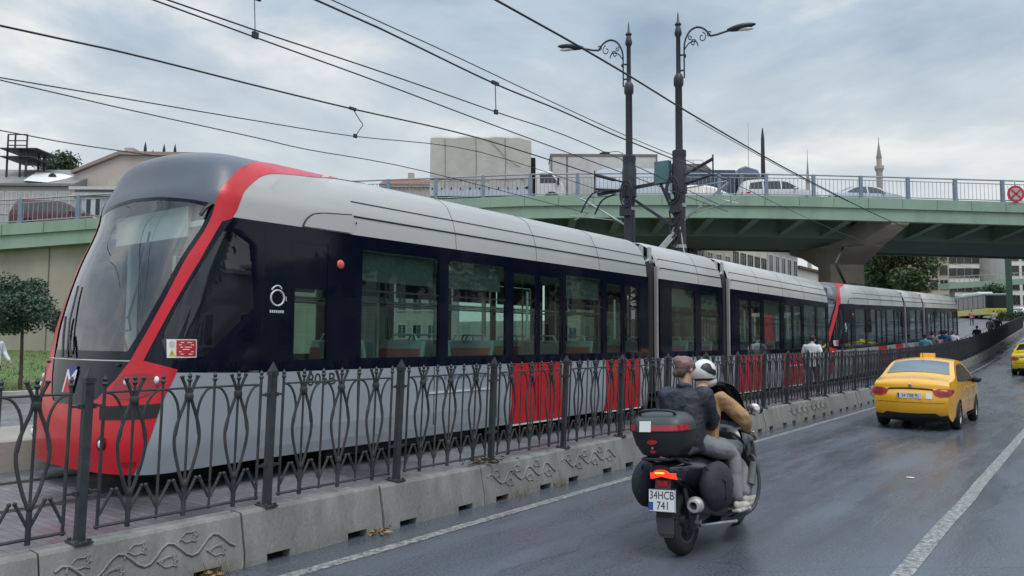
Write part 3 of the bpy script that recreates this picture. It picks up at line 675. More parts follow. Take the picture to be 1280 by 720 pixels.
def body_module(root, y0, y1, spec_r, spec_l, rear=False, cabend=False):
    # floor, ceiling and skirts
    mb = MB(); mb.box((-XS+.06, max(y0, .75), .28), (XS-.06, y1, .35)); mb.build('floor', m_intd, root)
    mb = MB(); mb.box((-XS+.06, max(y0, 1.0), 2.72), (XS-.06, y1, 2.78)); mb.build('ceiling', m_int, root)
    for s, spec in ((1, spec_r), (-1, spec_l)):
        side_windows(root, spec, max(y0, Y_CAB), y1, s)
        # skirt panels with door gaps
        dd = [d for d in doors_in(spec)]; spans = []; y = y0 if not cabend else None
        ys_ = [max(y0, Y_CAB)]
        for a, b in dd: ys_ += [a, b]
        ys_.append(y1)
        mb = MB()
        for i in range(0, len(ys_), 2):
            a, b = ys_[i], ys_[i+1]
            if b-a < .03: continue
            pf = [(XS*.965, .24), (XS*.985, .36), (XS, .55), (XS, Z0_-.004), (XS-.05, Z0_-.004), (XS-.05, .24)]
            mb = MB(); mb.prism([(p[0]*s, p[1]) for p in pf], a+.004, b-.004, 'y'); mb.build('skirt', m_trgrey, root)
        # under the door sills and panel joints
        mb = MB()
        for a, b in dd: mb.box((s*XS-.045 if s > 0 else -XS, a, .235), (XS-.01 if s > 0 else -XS+.045, b, .24+.0))
        y = max(y0, Y_CAB)+1.35
        while y < y1-.4:
            if not any(a-.1 < y < b+.1 for a, b in dd): mb.box((s*XS-(.001 if s > 0 else .003), y, .38), (s*XS+(.003 if s > 0 else .001), y+.012, Z0_-.01))
            y += 1.35
        mb.build('panel_joint', m_gap, root)
        if s > 0:
            mb = MB(); 
            for a, b in ((y0+4.1, y0+5.6),):
                if b < y1 and y1-y0 > 8: mb.box((XS, a, .80), (XS+.012, b, .825))
            if mb.v: mb.build('ledge_highlight', m_pale, root)  # pale bar painting the highlight along the skirt's moulded ledge
        # partition panels by the doors seen through the glass
    mb = MB()
    for a, b in dd:
        for yy in (a-.06, b+.06): mb.box((XS-.65, yy-.012, .6), (XS-.1, yy+.012, 2.0))
    if dd: mb.build('draught_screen', m_seatt, root)
    # grab poles
    mb = MB(); y = max(y0, 2.4)+.5
    while y < y1-.2:
        mb.tube([(.45*(-1)**int(y*2), y, .35), (.45*(-1)**int(y*2), y, 2.72)], .018, 8); y += 1.15
    mb.tube([(.5, max(y0, 2.4), 2.05), (.5, y1, 2.05)], .016, 8); mb.tube([(-.5, max(y0, 2.4), 2.05), (-.5, y1, 2.05)], .016, 8)
    mb.build('grab_pole', m_pale, root, smooth=60)
    # seats
    for s, spec in ((1, spec_r), (-1, spec_l)):
        for a, b, k in spec:
            if k != 'w' or b-a < .9: continue
            for yy, dr in ((a+.22, 1), (b-.22, -1)):
                mb = MB(); xx = s*.78; pf = [(yy-.22*dr*-0, .78), (yy+.42*dr, .80), (yy+.42*dr, .74), (yy-.02*dr, .72)]
                mb.prism([(yy+.02*dr,.72),(yy+.42*dr,.74),(yy+.42*dr,.80),(yy+.06*dr,.80),(yy-.03*dr,1.42),(yy-.06*dr,1.52),(yy-.11*dr,1.50),(yy-.07*dr,1.30)], xx-.42, xx+.42, 'x')
                so_ = mb.build('seat', m_seatt, root, bevel=.02)
                mb = MB(); mb.prism([(yy+.07*dr,.81),(yy+.40*dr,.81),(yy+.40*dr,.83),(yy+.09*dr,.83),(yy-.0*dr,1.40),(yy-.02*dr,1.40)], xx-.38, xx+.38, 'x'); mb.build('upholstery', m_seatr, so_)
                mb = MB(); mb.tube([(xx-.30,yy-.09*dr,1.42),(xx-.2,yy-.1*dr,1.60),(xx+.2,yy-.1*dr,1.60),(xx+.30,yy-.09*dr,1.42)], .014, 6); mb.build('seat_grip', m_pale, so_, smooth=60)
    # roof
def roof_section(v): return (interp(v, TZ, TW)*HW, smooth_interp(v, TZ, TH))
RV = [2.80,2.90,3.03,3.12,3.22,3.29,3.36,3.41,3.45,3.53,3.6,3.8,4.1,4.39]
def roof(root, y0, y1, inset=(0,0)):
    sec = [roof_section(v) for v in RV]; rr = [(x, z) for x, z in sec]+[(-x, z) for x, z in sec[::-1]]
    mb = MB(); rows = []
    for y, k in ((y0, inset[0]), (y0+.08, 0), (y1-.08, 0), (y1, inset[1])):
        if y == y0 and not inset[0]: pass
        rows.append([(x*(1-k), y, z-k*.3*(z-2.8)/.8) for x, z in rr])
    mb.grid(rows)
    o = mb.build('roof', m_trwhite, root, smooth=40)
    mb = MB()
    for s in (1, -1):
        for v, r in ((3.03,.011),(3.22,.007)):
            x, z = roof_section(v); mb.tube([(s*(x+.002), y0+.03, z), (s*(x+.002), y1-.03, z)], r, 6)
        y = y0+1.9
        while y < y1-.5:
            mb.tube([(s*(roof_section(v)[0]+.001), y, roof_section(v)[1]+.0005) for v in RV[:11]], .0035, 4); y += 1.95
    mb.build('roof_seam', m_gap, o, smooth=60)
    mb = MB(); mb.box((-XS+.02, y0+.02, Z1_-.012), (XS-.02, y1-.02, Z1_-.002)); mb.build('roof_underside', m_gap, o)
    return o
def bogie(root, y):
    mb = MB(); mb.box((-1.15,y-1.3,.12),(1.15,y+1.3,.30))
    for yy in (y-.9, y+.9):
        for s in (-1, 1): mb.lathe([(.0,-.07),(.30,-.07),(.30,.0),(.33,.0),(.33,.06),(.0,.06)], 20, (s*.72, yy, .31), 'x')
    mb.build('bogie', m_gap, root)
def joint(root, y0, y1):
    mb = MB(); rows = []
    n = 7
    for i in range(n*2+1):
        y = lerp(y0, y1, i/(n*2)); k = .90 if i % 2 else .97
        rows.append([(sx*k*1.26, y, .35+(zz-.35)*1) for sx, zz in ((1,.45),(1,2.95),(.93,3.2),(.6,3.42),(-.6,3.42),(-.93,3.2),(-1,2.95),(-1,.45))])
    mb.grid(rows); b = mb.build('bellows', m_bellow, root)
    for s in (1, -1): mb = MB(); mb.box((s*1.27-.03, y1-.11, .5), (s*1.27+.03, y1-.04, 3.05)); mb.build('joint_post', mat('joint_beige', (.36,.33,.33), .5), root)
    for s in (1, -1):
        mb = MB(); mb.box((s*1.12-.02, y0+.02, 2.95), (s*1.12+.02, y0+.14, 3.46)); mb.box((s*1.12-.02, y1-.14, 2.95), (s*1.12+.02, y1-.02, 3.46)); mb.tube([(s*1.12, y0+.1, 3.1), (s*1.12, y1-.1, 3.2)], .03, 8); mb.build('joint_damper', m_trwhite, root)
def make_tram():
    root = thing('tram', 'nearest tram, grey and red with curved glass nose and the number 806B', 'tram', (-8.52, 3.38, .408))
    cab(root)
    y = Y_CAB
    R1 = [(1.93,2.49,'s'),(2.97,4.36,'w'),(4.55,5.85,'w'),(6.0,7.40,'d'),(7.5,8.72,'w'),(8.82,10.15,'d')]
    L1 = [(1.95,2.5,'w'),(2.97,4.36,'w'),(4.55,5.85,'w'),(6.0,7.40,'w'),(7.5,8.72,'w'),(8.85,10.1,'w')]
    R2 = [(11.55,12.75,'w'),(13.05,14.1,'w')]; L2 = [(11.5,12.75,'w'),(13.05,14.05,'w')]
    R3 = [(15.35,16.95,'d'),(17.15,18.5,'w'),(18.75,20.45,'d'),(20.65,21.85,'w'),(22.05,23.05,'w')]
    L3 = [(15.35,16.95,'w'),(17.15,18.5,'w'),(18.75,20.45,'w'),(20.65,21.85,'w'),(22.05,23.05,'w')]
    body_module(root, 0, 10.50, R1, L1, cabend=True)
    # cab part of the skirt and the white side of the roof, laid on the curved skin
    for s in (False, True):
        mb = MB(); e2 = [(uy(Y_CAB, v), v) for v in (.24,.45,.7,.95,1.165)]
        patch(mb, [(u-.012, v) for u, v in grey_edge[::-1]]+[(.69,1.205)]+e2[::-1], .0, .06, s); mb.build('front_skirt', m_trgrey, root, smooth=60)
        mb = MB(); Yr = 2.80
        e3 = [(uy(Yr, v), v) for v in (2.803,2.9,3.03,3.12,3.22,3.29,3.36,3.41,3.45,3.53,3.57)]
        patch(mb, [(.97,2.803)]+[(u-.012, v) for u, v in roof_edge if u < 1.98]+[(uy(Yr,3.57)-.01,3.575)]+e3[::-1][1:], .002, .06, s); ch = mb.build('roof_cheek', m_trwhite, root, smooth=60)
        # swelling over the driver's door
        mb = MB(); q = [(1.71,2.812),(1.735,2.89),(1.80,2.96),(1.93,3.0),(2.28,3.035),(2.30,2.812)]
        patch(mb, q, .022, .05, s); sw = mb.build('roof_swelling', m_trwhite, ch, smooth=60)
        mb = MB(); sg = -1 if s else 1; mb.tube([S(u*sg, v, .012) for u, v in smoothpts([(p[0], p[1], 0) for p in q[:5]], 4) and [(p.x, p.y) for p in smoothpts([(p[0], p[1], 0) for p in q[:5]], 4)]], .012, 6); mb.build('swelling_edge', m_gap, ch, smooth=60)
    # middle strip of the roof behind the cap
    roof(root, 2.80, 10.50, (0, .05))
    mb = MB(); rows = []
    for y in (1.9, 2.3, 2.82): rows.append([(x, y, roof_section(v)[1]-.02) for v in (3.5,3.6,3.8,4.1,4.38) for x in (roof_section(v)[0],)]+[(-x, y, roof_section(v)[1]-.02) for v in (4.38,4.1,3.8,3.6,3.5) for x in (roof_section(v)[0],)])
    mb.grid(rows); mb.build('roof_infill', m_trcap, root, smooth=60)
    joint(root, 10.50, 11.02)
    body_module(root, 11.02, 14.32, R2, L2); roof(root, 11.02, 14.32, (.05, .05))
    joint(root, 14.32, 14.86)
    body_module(root, 14.86, 23.3, R3, L3); roof(root, 14.86, 23.3, (.05, .06))
    for yy in (3.9, 12.65, 19.6-2): bogie(root, yy)
    mb = MB(); mb.box((-XS+.03, 23.25, .3), (XS-.03, 23.32, 1.4)); mb.box((-XS+.03, 23.25, 2.5), (XS-.03, 23.32, 3.3)); mb.build('rear_end', m_trcap, root)
    # fleet number, brand mark, small print, orange marker, roof rail
    text('806B', .20, 'fleet_number', mat('number_black', (.02,.02,.025), .5), root, frame((XS+.003, 2.02+.36, 1.06), (0,1,0), (0,0,1)), .0008)
    mb = MB(); c = Vector((XS+.004, 1.75, 1.98))
    mb.tube([c+Vector((0, .085*cos(a), .085*sin(a))) for a in [2*pi*i/28 for i in range(29)]], .011, 6); mb.tube([c+Vector((0, .085*cos(a)*(.7+.3*a/3), .085*sin(a)+.05)) for a in [pi*.2+i*.16 for i in range(14)]], .009, 6); mb.tube([c+Vector((0,.11,.02)), c+Vector((0,.115,-.03))], .006, 5)
    mk_ = mb.build('ring_logo', m_pale, root, smooth=60)
    mb = MB()
    yy = 1.655
    for i in range(7): mb.box((XS+.002, yy, 1.815), (XS+.004, yy+.018, 1.845)); yy += .027
    mb.build('logo_print', m_pale, mk_)
    rr_ = random.Random(5); yy = 4.1; sp = None
    while yy < 5.9:
        q = rr_.uniform(.03,.07); mb = MB(); mb.box((XS+.002, yy, .985), (XS+.004, yy+q, 1.025)); yy += q+rr_.choice((.02,.02,.07))
        mb.build('print_mark', mat('side_print', (.12,.16,.25), .5), root)
    mb = MB(); mb.ell((XS+.01, 2.62, 2.42), (.02,.055,.055), 12, 8); mb.build('marker_lamp', mat('marker_lamp', (.8,.12,.08), .2), root, smooth=60)
    mb = MB()
    for yy in (2.86, 10.46): mb.ell((XS, yy, 2.95), (.008,.012,.012), 8, 5)
    mb.build('bolt', m_gap, root)
    return root
tram1 = make_tram()
tram2 = copy_tree(tram1)
tag(tram2, 'second tram following behind the nearest tram under the bridge', 'tram')
tag(tram1, group='trams on the near track'); tag(tram2, group='trams on the near track')
tram2.location = (-8.62, 27.35, .42); tram2.rotation_euler = (radians(1.45), 0, radians(-1.9))
# ================================================================= OVERPASS
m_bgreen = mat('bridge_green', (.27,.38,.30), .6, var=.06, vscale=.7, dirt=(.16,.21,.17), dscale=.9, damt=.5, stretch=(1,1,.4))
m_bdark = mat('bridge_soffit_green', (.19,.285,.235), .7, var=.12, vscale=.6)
m_rblue = mat('railing_blue', (.19,.25,.34), .5, var=.1, vscale=4)
m_rgrey = mat('railing_grey', (.30,.32,.35), .5, var=.1)
m_pier = mat('pier_concrete', (.45,.40,.335), .9, var=.14, vscale=.8, bump=.15, bscale=12, dirt=(.32,.28,.23), dscale=.5, damt=.5)
m_wall = mat('ramp_wall', (.37,.34,.28), .9, var=.14, vscale=.5, bump=.15, bscale=8, dirt=(.22,.19,.15), dscale=.35, damt=.65, stretch=(1,1,.5))
nodes = [(-420,304,35.5),(-300,297,36.5),(0,280,38),(120,272,39),(340,258.5,40.5),(560,248.7,42),(700,244,42),(960,244.5,42),(1280,253,42),(1500,259.5,42),(2000,274,42)]
NE = smoothpts([at(*n) for n in nodes], 12)          # near top edge of the parapet
cum = [0.]
for a, b in zip(NE, NE[1:]): cum.append(cum[-1]+(b-a).length)
def BP(s, off=0., dz=0.):
    """point at arc length s along the near edge, off metres back, dz above the parapet top"""
    s = max(0, min(cum[-1]-.001, s))
    for i in range(len(cum)-1):
        if s <= cum[i+1]: break
    p = NE[i].lerp(NE[i+1], (s-cum[i])/(cum[i+1]-cum[i])); return p+FH*off+Vector((0,0,dz))
def BS(px):
    """arc length where the near edge crosses a column of the picture"""
    best = min(range(len(NE)), key=lambda i: abs((640+960*NE[i].dot(r0)/NE[i].dot(FH))-px))
    for d in (0, -1):
        i = best+d
        if 0 <= i < len(NE)-1:
            a, b = [640+960*NE[j].dot(r0)/NE[j].dot(FH) for j in (i, i+1)]
            if a <= px <= b: return cum[i]+(px-a)/(b-a)*(cum[i+1]-cum[i])
    return cum[best]
bridge = thing('overpass', 'pale green steel road overpass crossing the street and tram tracks', 'bridge', (0,0,0))
def extr(section, s0, s1, step=1.5):
    mb = MB(); k = max(2, int((s1-s0)/step)); mb.grid([[tuple(BP(s0+(s1-s0)*i/k, o, z)) for o, z in section] for i in range(k+1)], 0, True); return mb
SE = cum[-1]
extr([(0,0),(0,-.57),(.3,-.57),(.3,0)], 0, SE).build('parapet', m_bgreen, bridge)
mb = MB(); s = 1.
while s < SE-1: mb.cbox(tuple(BP(s, -.003, -.28)), (.02,.02,.5)); s += 1.9
mb.build('parapet_joint', mat('joint_grey', (.14,.18,.15), .8), bridge)
extr([(.12,-.57),(.12,-1.22),(.05,-1.22),(.05,-1.26),(.45,-1.26),(.45,-.57)], 0, SE).build('fascia_girder', m_bgreen, bridge)
extr([(.3,-.25),(.45,-.62),(15.6,-.62),(15.7,-.25)], 0, SE).build('deck', mat('deck_asphalt', (.07,.07,.075), .8), bridge)
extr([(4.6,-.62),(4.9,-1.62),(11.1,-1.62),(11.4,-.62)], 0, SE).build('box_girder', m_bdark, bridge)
extr([(15.7,0),(15.7,-1.2),(15.95,-1.2),(15.95,0)], 0, SE).build('far_parapet', m_bgreen, bridge)
s = BS(420); n_ = 0
while s < SE-1:
    for o0, o1 in ((.46, 4.75), (15.6, 11.25)):
        mb = MB(); a, b, c, d = BP(s, o0, -.63), BP(s, o0, -1.0), BP(s, o1, -1.5), BP(s, o1, -.63); t = r0*.09
        mb.add([a-t, b-t, c-t, d-t, a+t, b+t, c+t, d+t], [(0,1,2,3),(7,6,5,4),(0,4,5,1),(1,5,6,2),(2,6,7,3)])
        t2 = r0*.22; dz = Vector((0,0,-.03)); mb.add([b-t2, b+t2, c+t2, c-t2, b-t2+dz, b+t2+dz, c+t2+dz, c-t2+dz], [(0,1,2,3),(7,6,5,4),(0,4,5,1),(1,5,6,2),(2,6,7,3),(3,7,4,0)]); mb.build('soffit_rib', m_bgreen, bridge)
    s += 2.6
# railing
rail = None
mb = MB(); k = int(SE/1.2)
for dz, r in ((1.22,.045),(1.02,.025),(.10,.03)): mb.tube([BP(SE*i/k, .15, dz) for i in range(k+1)], r, 6)
s = .2
while s < SE: mb.beam(BP(s, .15, .1), BP(s, .15, 1.02), .022, .022); s += .22
mb.build('railing', m_rgrey, bridge)
s = BS(543)-2.62*14
pmesh = None
while s < BS(1420):
    if s > 0:
        if pmesh is None: mb = MB(); mb.box((-.09,-.07,0), (.09,.07,1.25)); mb.box((-.12,-.1,0), (.12,.1,.03)); o = mb.build('railing_post', m_rblue, bridge); pmesh = o.data
        else: o = bpy.data.objects.new('railing_post', pmesh); COL.objects.link(o); o.parent = bridge
        o.location = BP(s, .15, 0); o.rotation_euler = (0, 0, YAW)
    s += 2.62
# piers
for px in (1131, 250, 1750):
    c = BP(BS(px) if px < 1400 else BS(1480)+14, 8, 0); mb = MB(); ht = c.z
    def q(lat, off, z): return tuple(c + r0*lat + FH*(off-8) + Vector((0,0,z-c.z)))
    secs = [(.15,.5,9.12-9.65+ht,8.25-9.65+ht),(3.5,.8,9.0-9.65+ht,7.6-9.65+ht),(6.9,1.15,8.0-9.65+ht+.03,6.7-9.65+ht),(9.1,1.15,8.0-9.65+ht+.03,6.7-9.65+ht),(12.5,.8,9.0-9.65+ht,7.6-9.65+ht),(15.85,.5,9.12-9.65+ht,8.25-9.65+ht)]
    rows = []
    for off, wd, z1, z0 in secs: 
        z1 = min(z1, ht-.64) if off in (.15, 15.85) else ht-1.64+(.99 if off in (3.5,12.5) else 0)
        rows.append([q(-wd, off, z0), q(wd, off, z0), q(wd, off, z1), q(-wd, off, z1)])
    mb.grid(rows, 0, True); n0 = len(mb.v); mb.f += [(3,2,1,0), (n0-4, n0-3, n0-2, n0-1)]; mb.m += [0, 0]
    z0 = G(c.y)-.2
    ring = lambda z, w_, d: [q(-w_, 8-d, z), q(w_, 8-d, z), q(w_, 8+d, z), q(-w_, 8+d, z)]
    mb.grid([ring(z0, 1.1, 1.0), ring(ht-2.92, 1.1, 1.0)], 0, True)
    mb.build('pier', m_pier, bridge, bevel=.05)
# ramp wall at the left
mb = MB(); rows = []
s0, s1 = 0, BS(430); k = 40
for i in range(k+1):
    s = lerp(s0, s1, i/k); p = BP(s, .6); rows.append([(p.x, p.y, -.3), tuple(BP(s, .6, -1.0)), tuple(BP(s, 1.1, -1.0))])
p = BP(s1, 15.2); rows.append([(p.x, p.y, -.3), tuple(BP(s1, 15.2, -1.0)), tuple(BP(s1, 15.3, -1.0))])
mb.grid(rows); wl = mb.build('ramp_wall', m_wall, bridge)
mb = MB(); s = 3.
while s < s1-2: mb.beam(BP(s, .585, -1.25), Vector((BP(s, .585).x, BP(s, .585).y, 0)), .04, .04); s += 4.4
mb.build('wall_joint', mat('wall_joint', (.16,.14,.11), .9), wl)
# street lamp on the overpass
lp = thing('bridge_lamp', 'thin grey curved street lamp standing on the overpass', 'street lamp', tuple(BP(BS(766)+2.5, 12, -.25)))
mb = MB(); b_ = 4.9; mb.tube([(0,0,0),(0,0,b_*.7),(0,0,b_)], [.09,.07,.055], 8)
mb.tube(smoothpts([(0,0,b_),tuple(-r0*.1+Vector((0,0,b_+.5))),tuple(-r0*.5+Vector((0,0,b_+.75))),tuple(-r0*1.1+Vector((0,0,b_+.7)))], 5), .045, 8); mb.build('pole', m_steel, lp, smooth=60)
mb = MB(); mb.ell(tuple(-r0*1.45+Vector((0,0,b_+.6))), (.42,.3,.1), 12, 6); mb.build('lamp_head', m_iron2, lp, smooth=60)

# ================================================================= TREES
def leafmat(name, col): return mat(name, col, .6, var=.45, vscale=2.2, detail=3, dirt=(col[0]*1.7, col[1]*1.5, col[2]*1.2), dscale=1.1, damt=.7)
m_bark = mat('bark', (.09,.07,.055), .9, var=.3, vscale=8, bump=.5, bscale=20)
def tree_meshes(name, h, tr, cz, rx, rz, nleaf, lsize, seed, m, clumps=26):
    rnd = random.Random(seed); mb = MB()
    top = Vector((rnd.uniform(-.05,.05)*h, rnd.uniform(-.05,.05)*h, cz))
    mb.tube(smoothpts([(0,0,-.2),(tr*.4,0,h*.2),(top.x*.6,top.y*.6,cz-rz*.6),tuple(top)], 4), [tr*1.25]*2+[tr*lerp(1,.5,i/10) for i in range(11)], 9)
    cl = []
    for i in range(clumps):
        a = rnd.uniform(0, 2*pi); el_ = math.asin(rnd.uniform(-.75, 1)); rr = rnd.uniform(.45, .92)
        c = Vector((cos(a)*cos(el_)*rx*rr, sin(a)*cos(el_)*rx*rr, cz+sin(el_)*rz*rr)); cl.append((c, rnd.uniform(.28,.45)*rx))
        if i % 2 == 0: mb.tube(smoothpts([(top.x*.5,top.y*.5,cz-rz*.75),tuple(Vector((0,0,cz-rz*.3)).lerp(c,.5)),tuple(c)], 3), [tr*.4*(1-j/7.5) for j in range(7)], 5)
    lv = MB()
    for i in range(nleaf):
        c, r = cl[rnd.randrange(len(cl))]
        d = Vector((rnd.gauss(0,1), rnd.gauss(0,1), rnd.gauss(0,1))); d.normalize(); p = c+d*r*rnd.random()**.45
        n = Vector((rnd.gauss(0,1), rnd.gauss(0,1), rnd.gauss(.5,1))); n.normalize(); t = n.orthogonal().normalized(); t.rotate(Matrix.Rotation(rnd.random()*6.28, 3, n)); b = n.cross(t); s = lsize*rnd.uniform(.6,1.3)
        lv.add([p-t*s, p-b*s*.45+n*s*.1, p+t*s, p+b*s*.45+n*s*.1], [(0,1,2,3)])
    return mb, lv
TREES = {}
def tree(key, loc, label, cat='tree', name='tree', group=None, rz=0, args=None, m=None, s=1.):
    root = thing(name, label, cat, loc, rz, group); root.scale = (s, s, s)
    if key not in TREES:
        a, b = tree_meshes(name, *args, m); t = a.build('trunk', m_bark, root, smooth=60); c = b.build('crown', m, root, fixn=False); TREES[key] = (t.data, c.data)
    else:
        for nm, me in zip(('trunk', 'crown'), TREES[key]): o = bpy.data.objects.new(nm, me); COL.objects.link(o); o.parent = root
    return root
m_leafd = leafmat('leaf_dark', (.035,.065,.028)); m_leafm = leafmat('leaf_mid', (.055,.095,.03)); m_leafb = leafmat('leaf_bluegreen', (.05,.095,.06))
p = at(25, 482, 20.3); tree('round', (p.x, p.y, .5), 'small clipped round tree on the lawn left of the tram', name='clipped_tree', args=(3.2,.05,2.12,1.0,.74,15000,.055,3), m=m_leafb)
p = at(1120, 400, 92); tree('plane', (p.x, p.y, G(p.y)-.2), 'leafy green tree behind the second tram under the overpass', s=.9, args=(13,.25,8.2,4.8,4.4,9000,.28,5), m=m_leafm)
p = at(1092, 400, 104); tree('plane', (p.x, p.y, G(p.y)-.2), 'dark tree squeezed beside the overpass pier', rz=2, s=.95, args=None, m=m_leafm)
p = at(1244, 392, 128); tree('bush', (p.x, p.y, G(p.y)), 'low dark bush below the far green footbridge', 'bush', 'bush', args=(3.6,.1,2.6,3.2,1.9,3500,.22,8), m=m_leafd)
for px, lb in ((1272,'low green bush at the right edge beyond the fence'),(1256,'low green bush just left of the green post')):
    p = at(px, 392, 90); tree('bush', (p.x, p.y, G(p.y)-.6), lb, 'bush', 'bush', s=.45, rz=px, m=m_leafm)
for i, (x, y, k) in enumerate(((-19.5,92,.38),(-21,104,.42))):
    tree('plane', (x, y, G(y)-.2), ('nearer','farther')[i]+' small tree beyond the far track, seen through the second tram windows', group='tree row beyond the far track', rz=i*1.7, s=k, m=m_leafm)
# trees on the near side of the road, seen only mirrored in the tram windows
for i, (x, y, s) in enumerate(((9.5,12,1.),(9.8,22.5,1.12),(9.2,31,.95),(10.3,44,1.1),(8.8,57,1.1),(9.3,66,1.2),(8.6,76,1.15),(9.4,88,1.25),(9,100,1.3),(8.2,112,1.3),(8.6,126,1.4),(8.3,142,1.4),(8.5,160,1.5))):
    tree('street', (x, y, G(y)+.1), 'street tree outside the frame, mirrored in the tram windows', group='trees along the near pavement', rz=i*1.3, s=s, args=(8.5,.17,5.6,2.6,2.6,5500,.16,11), m=m_leafd)

# ================================================================= BUILDINGS
m_pane = mat('dark_pane', (.03,.036,.042), .12, var=.2, vscale=.4)
m_frame = mat('window_frame_white', (.55,.55,.54), .5)
m_frbrown = mat('window_frame_brown', (.10,.07,.05), .6)
m_tile = mat('roof_tile', (.22,.10,.07), .85, var=.25, vscale=2, bump=.3, bscale=10)
m_slate = mat('roof_sheet', (.20,.20,.195), .6, var=.15, vscale=.6, dirt=(.11,.10,.09), dscale=.5)
def facade_box(name, label, wallm, o, xd, w_, d, z0, h, cols, rows, ww, wh, wz0, fl, group=None, frm=None, roofm=None, gable=0., cat='building', sides=True, balcony=False, z1w=None):
    """box building: o = foot of its front left corner, xd along the front; windows sunk into the front and right side"""
    xd = Vector(xd).normalized(); yd = Vector((-xd.y, xd.x, 0)); root = thing(name, label, cat, (o[0], o[1], z0), atan2(xd.y, xd.x), group)
    mb = MB(); mb.box((0,0,-1), (w_, d, h)); mb.build('wall', wallm, root)
    def wins(org, u, n, W, nc):
        for r in range(rows):
            for c in range(nc):
                cx = W*(c+.5)/nc; z = wz0+r*fl
                if z+wh > h: continue
                M = Matrix(((u.x, n.x, 0, org.x+u.x*cx), (u.y, n.y, 0, org.y+u.y*cx), (0, 0, 1, z), (0,0,0,1)))
                f = MB(); t = .09
                for a, b in (((-ww/2-t,-.03,-t),(-ww/2,.06,wh+t)),((ww/2,-.03,-t),(ww/2+t,.06,wh+t)),((-ww/2,-.03,wh),(ww/2,.06,wh+t)),((-ww/2-.1,-.03,-t-.05),(ww/2+.1,.12,0)),((-.03,-.02,0),(.03,.05,wh))): f.box(a, b, 0, M)
                fo = f.build('window', frm or m_frame, root)
                g = MB(); g.box((-ww/2,-.01,0),(ww/2,.02,wh), 0, M); g.build('pane', m_pane, fo)
                if balcony and c % 2:
                    g = MB(); g.box((-ww/2-.5,0.07,-.35),(ww/2+.5,1.0,-.25), 0, M); g.box((-ww/2-.5,.95,-.25),(ww/2+.5,1.0,.6), 0, M); g.build('balcony', frm or m_frame, root)
    wins(Vector((0,0,0)), Vector((1,0,0)), Vector((0,-1,0)), w_, cols)
    if sides:
        wins(Vector((w_,0,0)), Vector((0,1,0)), Vector((1,0,0)), d, max(1, int(cols*d/w_*.8)))
    mb = MB(); mb.box((-.25,-.25,h), (w_+.25, d+.25, h+.25)); mb.build('cornice', frm or m_frame, root)
    if gable:
        mb = MB(); mb.prism([(-.4,h+.25),(d+.4,h+.25),(d/2,h+.25+gable)], -.3, w_+.3, 'x'); rf = mb.build('roof', roofm or m_tile, root)
        mb = MB(); mb.box((w_*.3, d*.4, h+gable*.5), (w_*.3+.7, d*.4+.6, h+gable+.9)); mb.build('chimney', wallm, rf)
    return root
def wallmat(n, c): return mat(n, c, .9, var=.07, vscale=.4, dirt=(c[0]*.6, c[1]*.58, c[2]*.55), dscale=.25, damt=.5, stretch=(1,1,.4))
w_beige, w_cream, w_grey, w_blue, w_pink, w_stone, w_lav = [wallmat('wall_'+a, b) for a, b in (('beige',(.47,.42,.33)),('cream',(.60,.57,.50)),('grey',(.42,.42,.41)),('blue',(.30,.36,.43)),('pink',(.47,.41,.38)),('stone',(.44,.38,.30)),('lavender',(.46,.46,.52)))]
# left: long workshop with a white banner on its roof
a = at(-70, 275, 62); bz = at(45, 233, 62).z
A = thing('workshop_building', 'long low grey building with a white banner on its roof, behind the red car', 'building', (a.x, a.y, 0), YAW)
Wd = (at(91, 275, 62)-at(-70, 275, 62)).length
mb = MB(); mb.box((0,0,-1), (Wd, 9, bz)); mb.build('wall', w_grey, A)
rz_ = at(45, 209, 66).z
mb = MB(); mb.prism([(-.3,bz),(-.3,bz+.2),(5,rz_),(10,rz_-.6),(9.3,bz)], -.2, Wd+.15, 'x'); rf = mb.build('roof', m_slate, A)
sx = lambda px: (at(px, 250, 62)-a).dot(r0)
mb = MB(); x0, x1, x2, x3 = sx(8), sx(60), sx(77), sx(30)
fy = lambda z: -.3+5.3*(z-bz-.2)/(rz_-bz-.2)-.12
zt, zb = lerp(bz, rz_, .80), lerp(bz, rz_, .12)
mb.add([(x0, fy(zt), zt), (x2, fy(zt-.25), zt-.35), (x1, fy(zb), zb), (x3, fy(zb), zb+.15)]+[(x0, fy(zt)+.06, zt), (x2, fy(zt-.25)+.06, zt-.35), (x1, fy(zb)+.06, zb), (x3, fy(zb)+.06, zb+.15)], [(3,2,1,0),(4,5,6,7),(0,1,5,4),(1,2,6,5),(2,3,7,6),(3,0,4,7)])
bn_ = mb.build('banner', m_paper, A)
mb = MB(); cx_ = (x1+x3)/2+.2; zc = (zt+zb)/2
mb.lathe([(.34,0),(.34,.02),(.18,.02),(.18,0)], 14, (cx_, fy(zc)-.06, zc), 'y'); mb.build('banner_mark', m_iron2, bn_)
for i in range(9):
    f = MB(); xx = .6+i*(Wd-.8)/9; zz = bz-2.3
    f.box((xx,-.05,zz),(xx+1.0,.0,zz+1.9)); fo = f.build('window', m_frame, A); g = MB(); g.box((xx+.1,-.06,zz+.1),(xx+.46,-.051,zz+1.8)); g.box((xx+.54,-.06,zz+.1),(xx+.9,-.051,zz+1.8)); g.build('pane', mat('pale_pane', (.40,.42,.40), .3, var=.15, vscale=1.5), fo)
mb = MB(); px0, px1 = sx(-14), sx(20); z0, z1 = at(5, 207, 64).z, at(5, 168, 64).z
for xx in (px0, (px0+px1)/2, px1-.6):
    for yy in (2., 4.5): mb.beam((xx, yy, z0-1.2), (xx, yy, z0+(z1-z0)*.5), .12, .12)
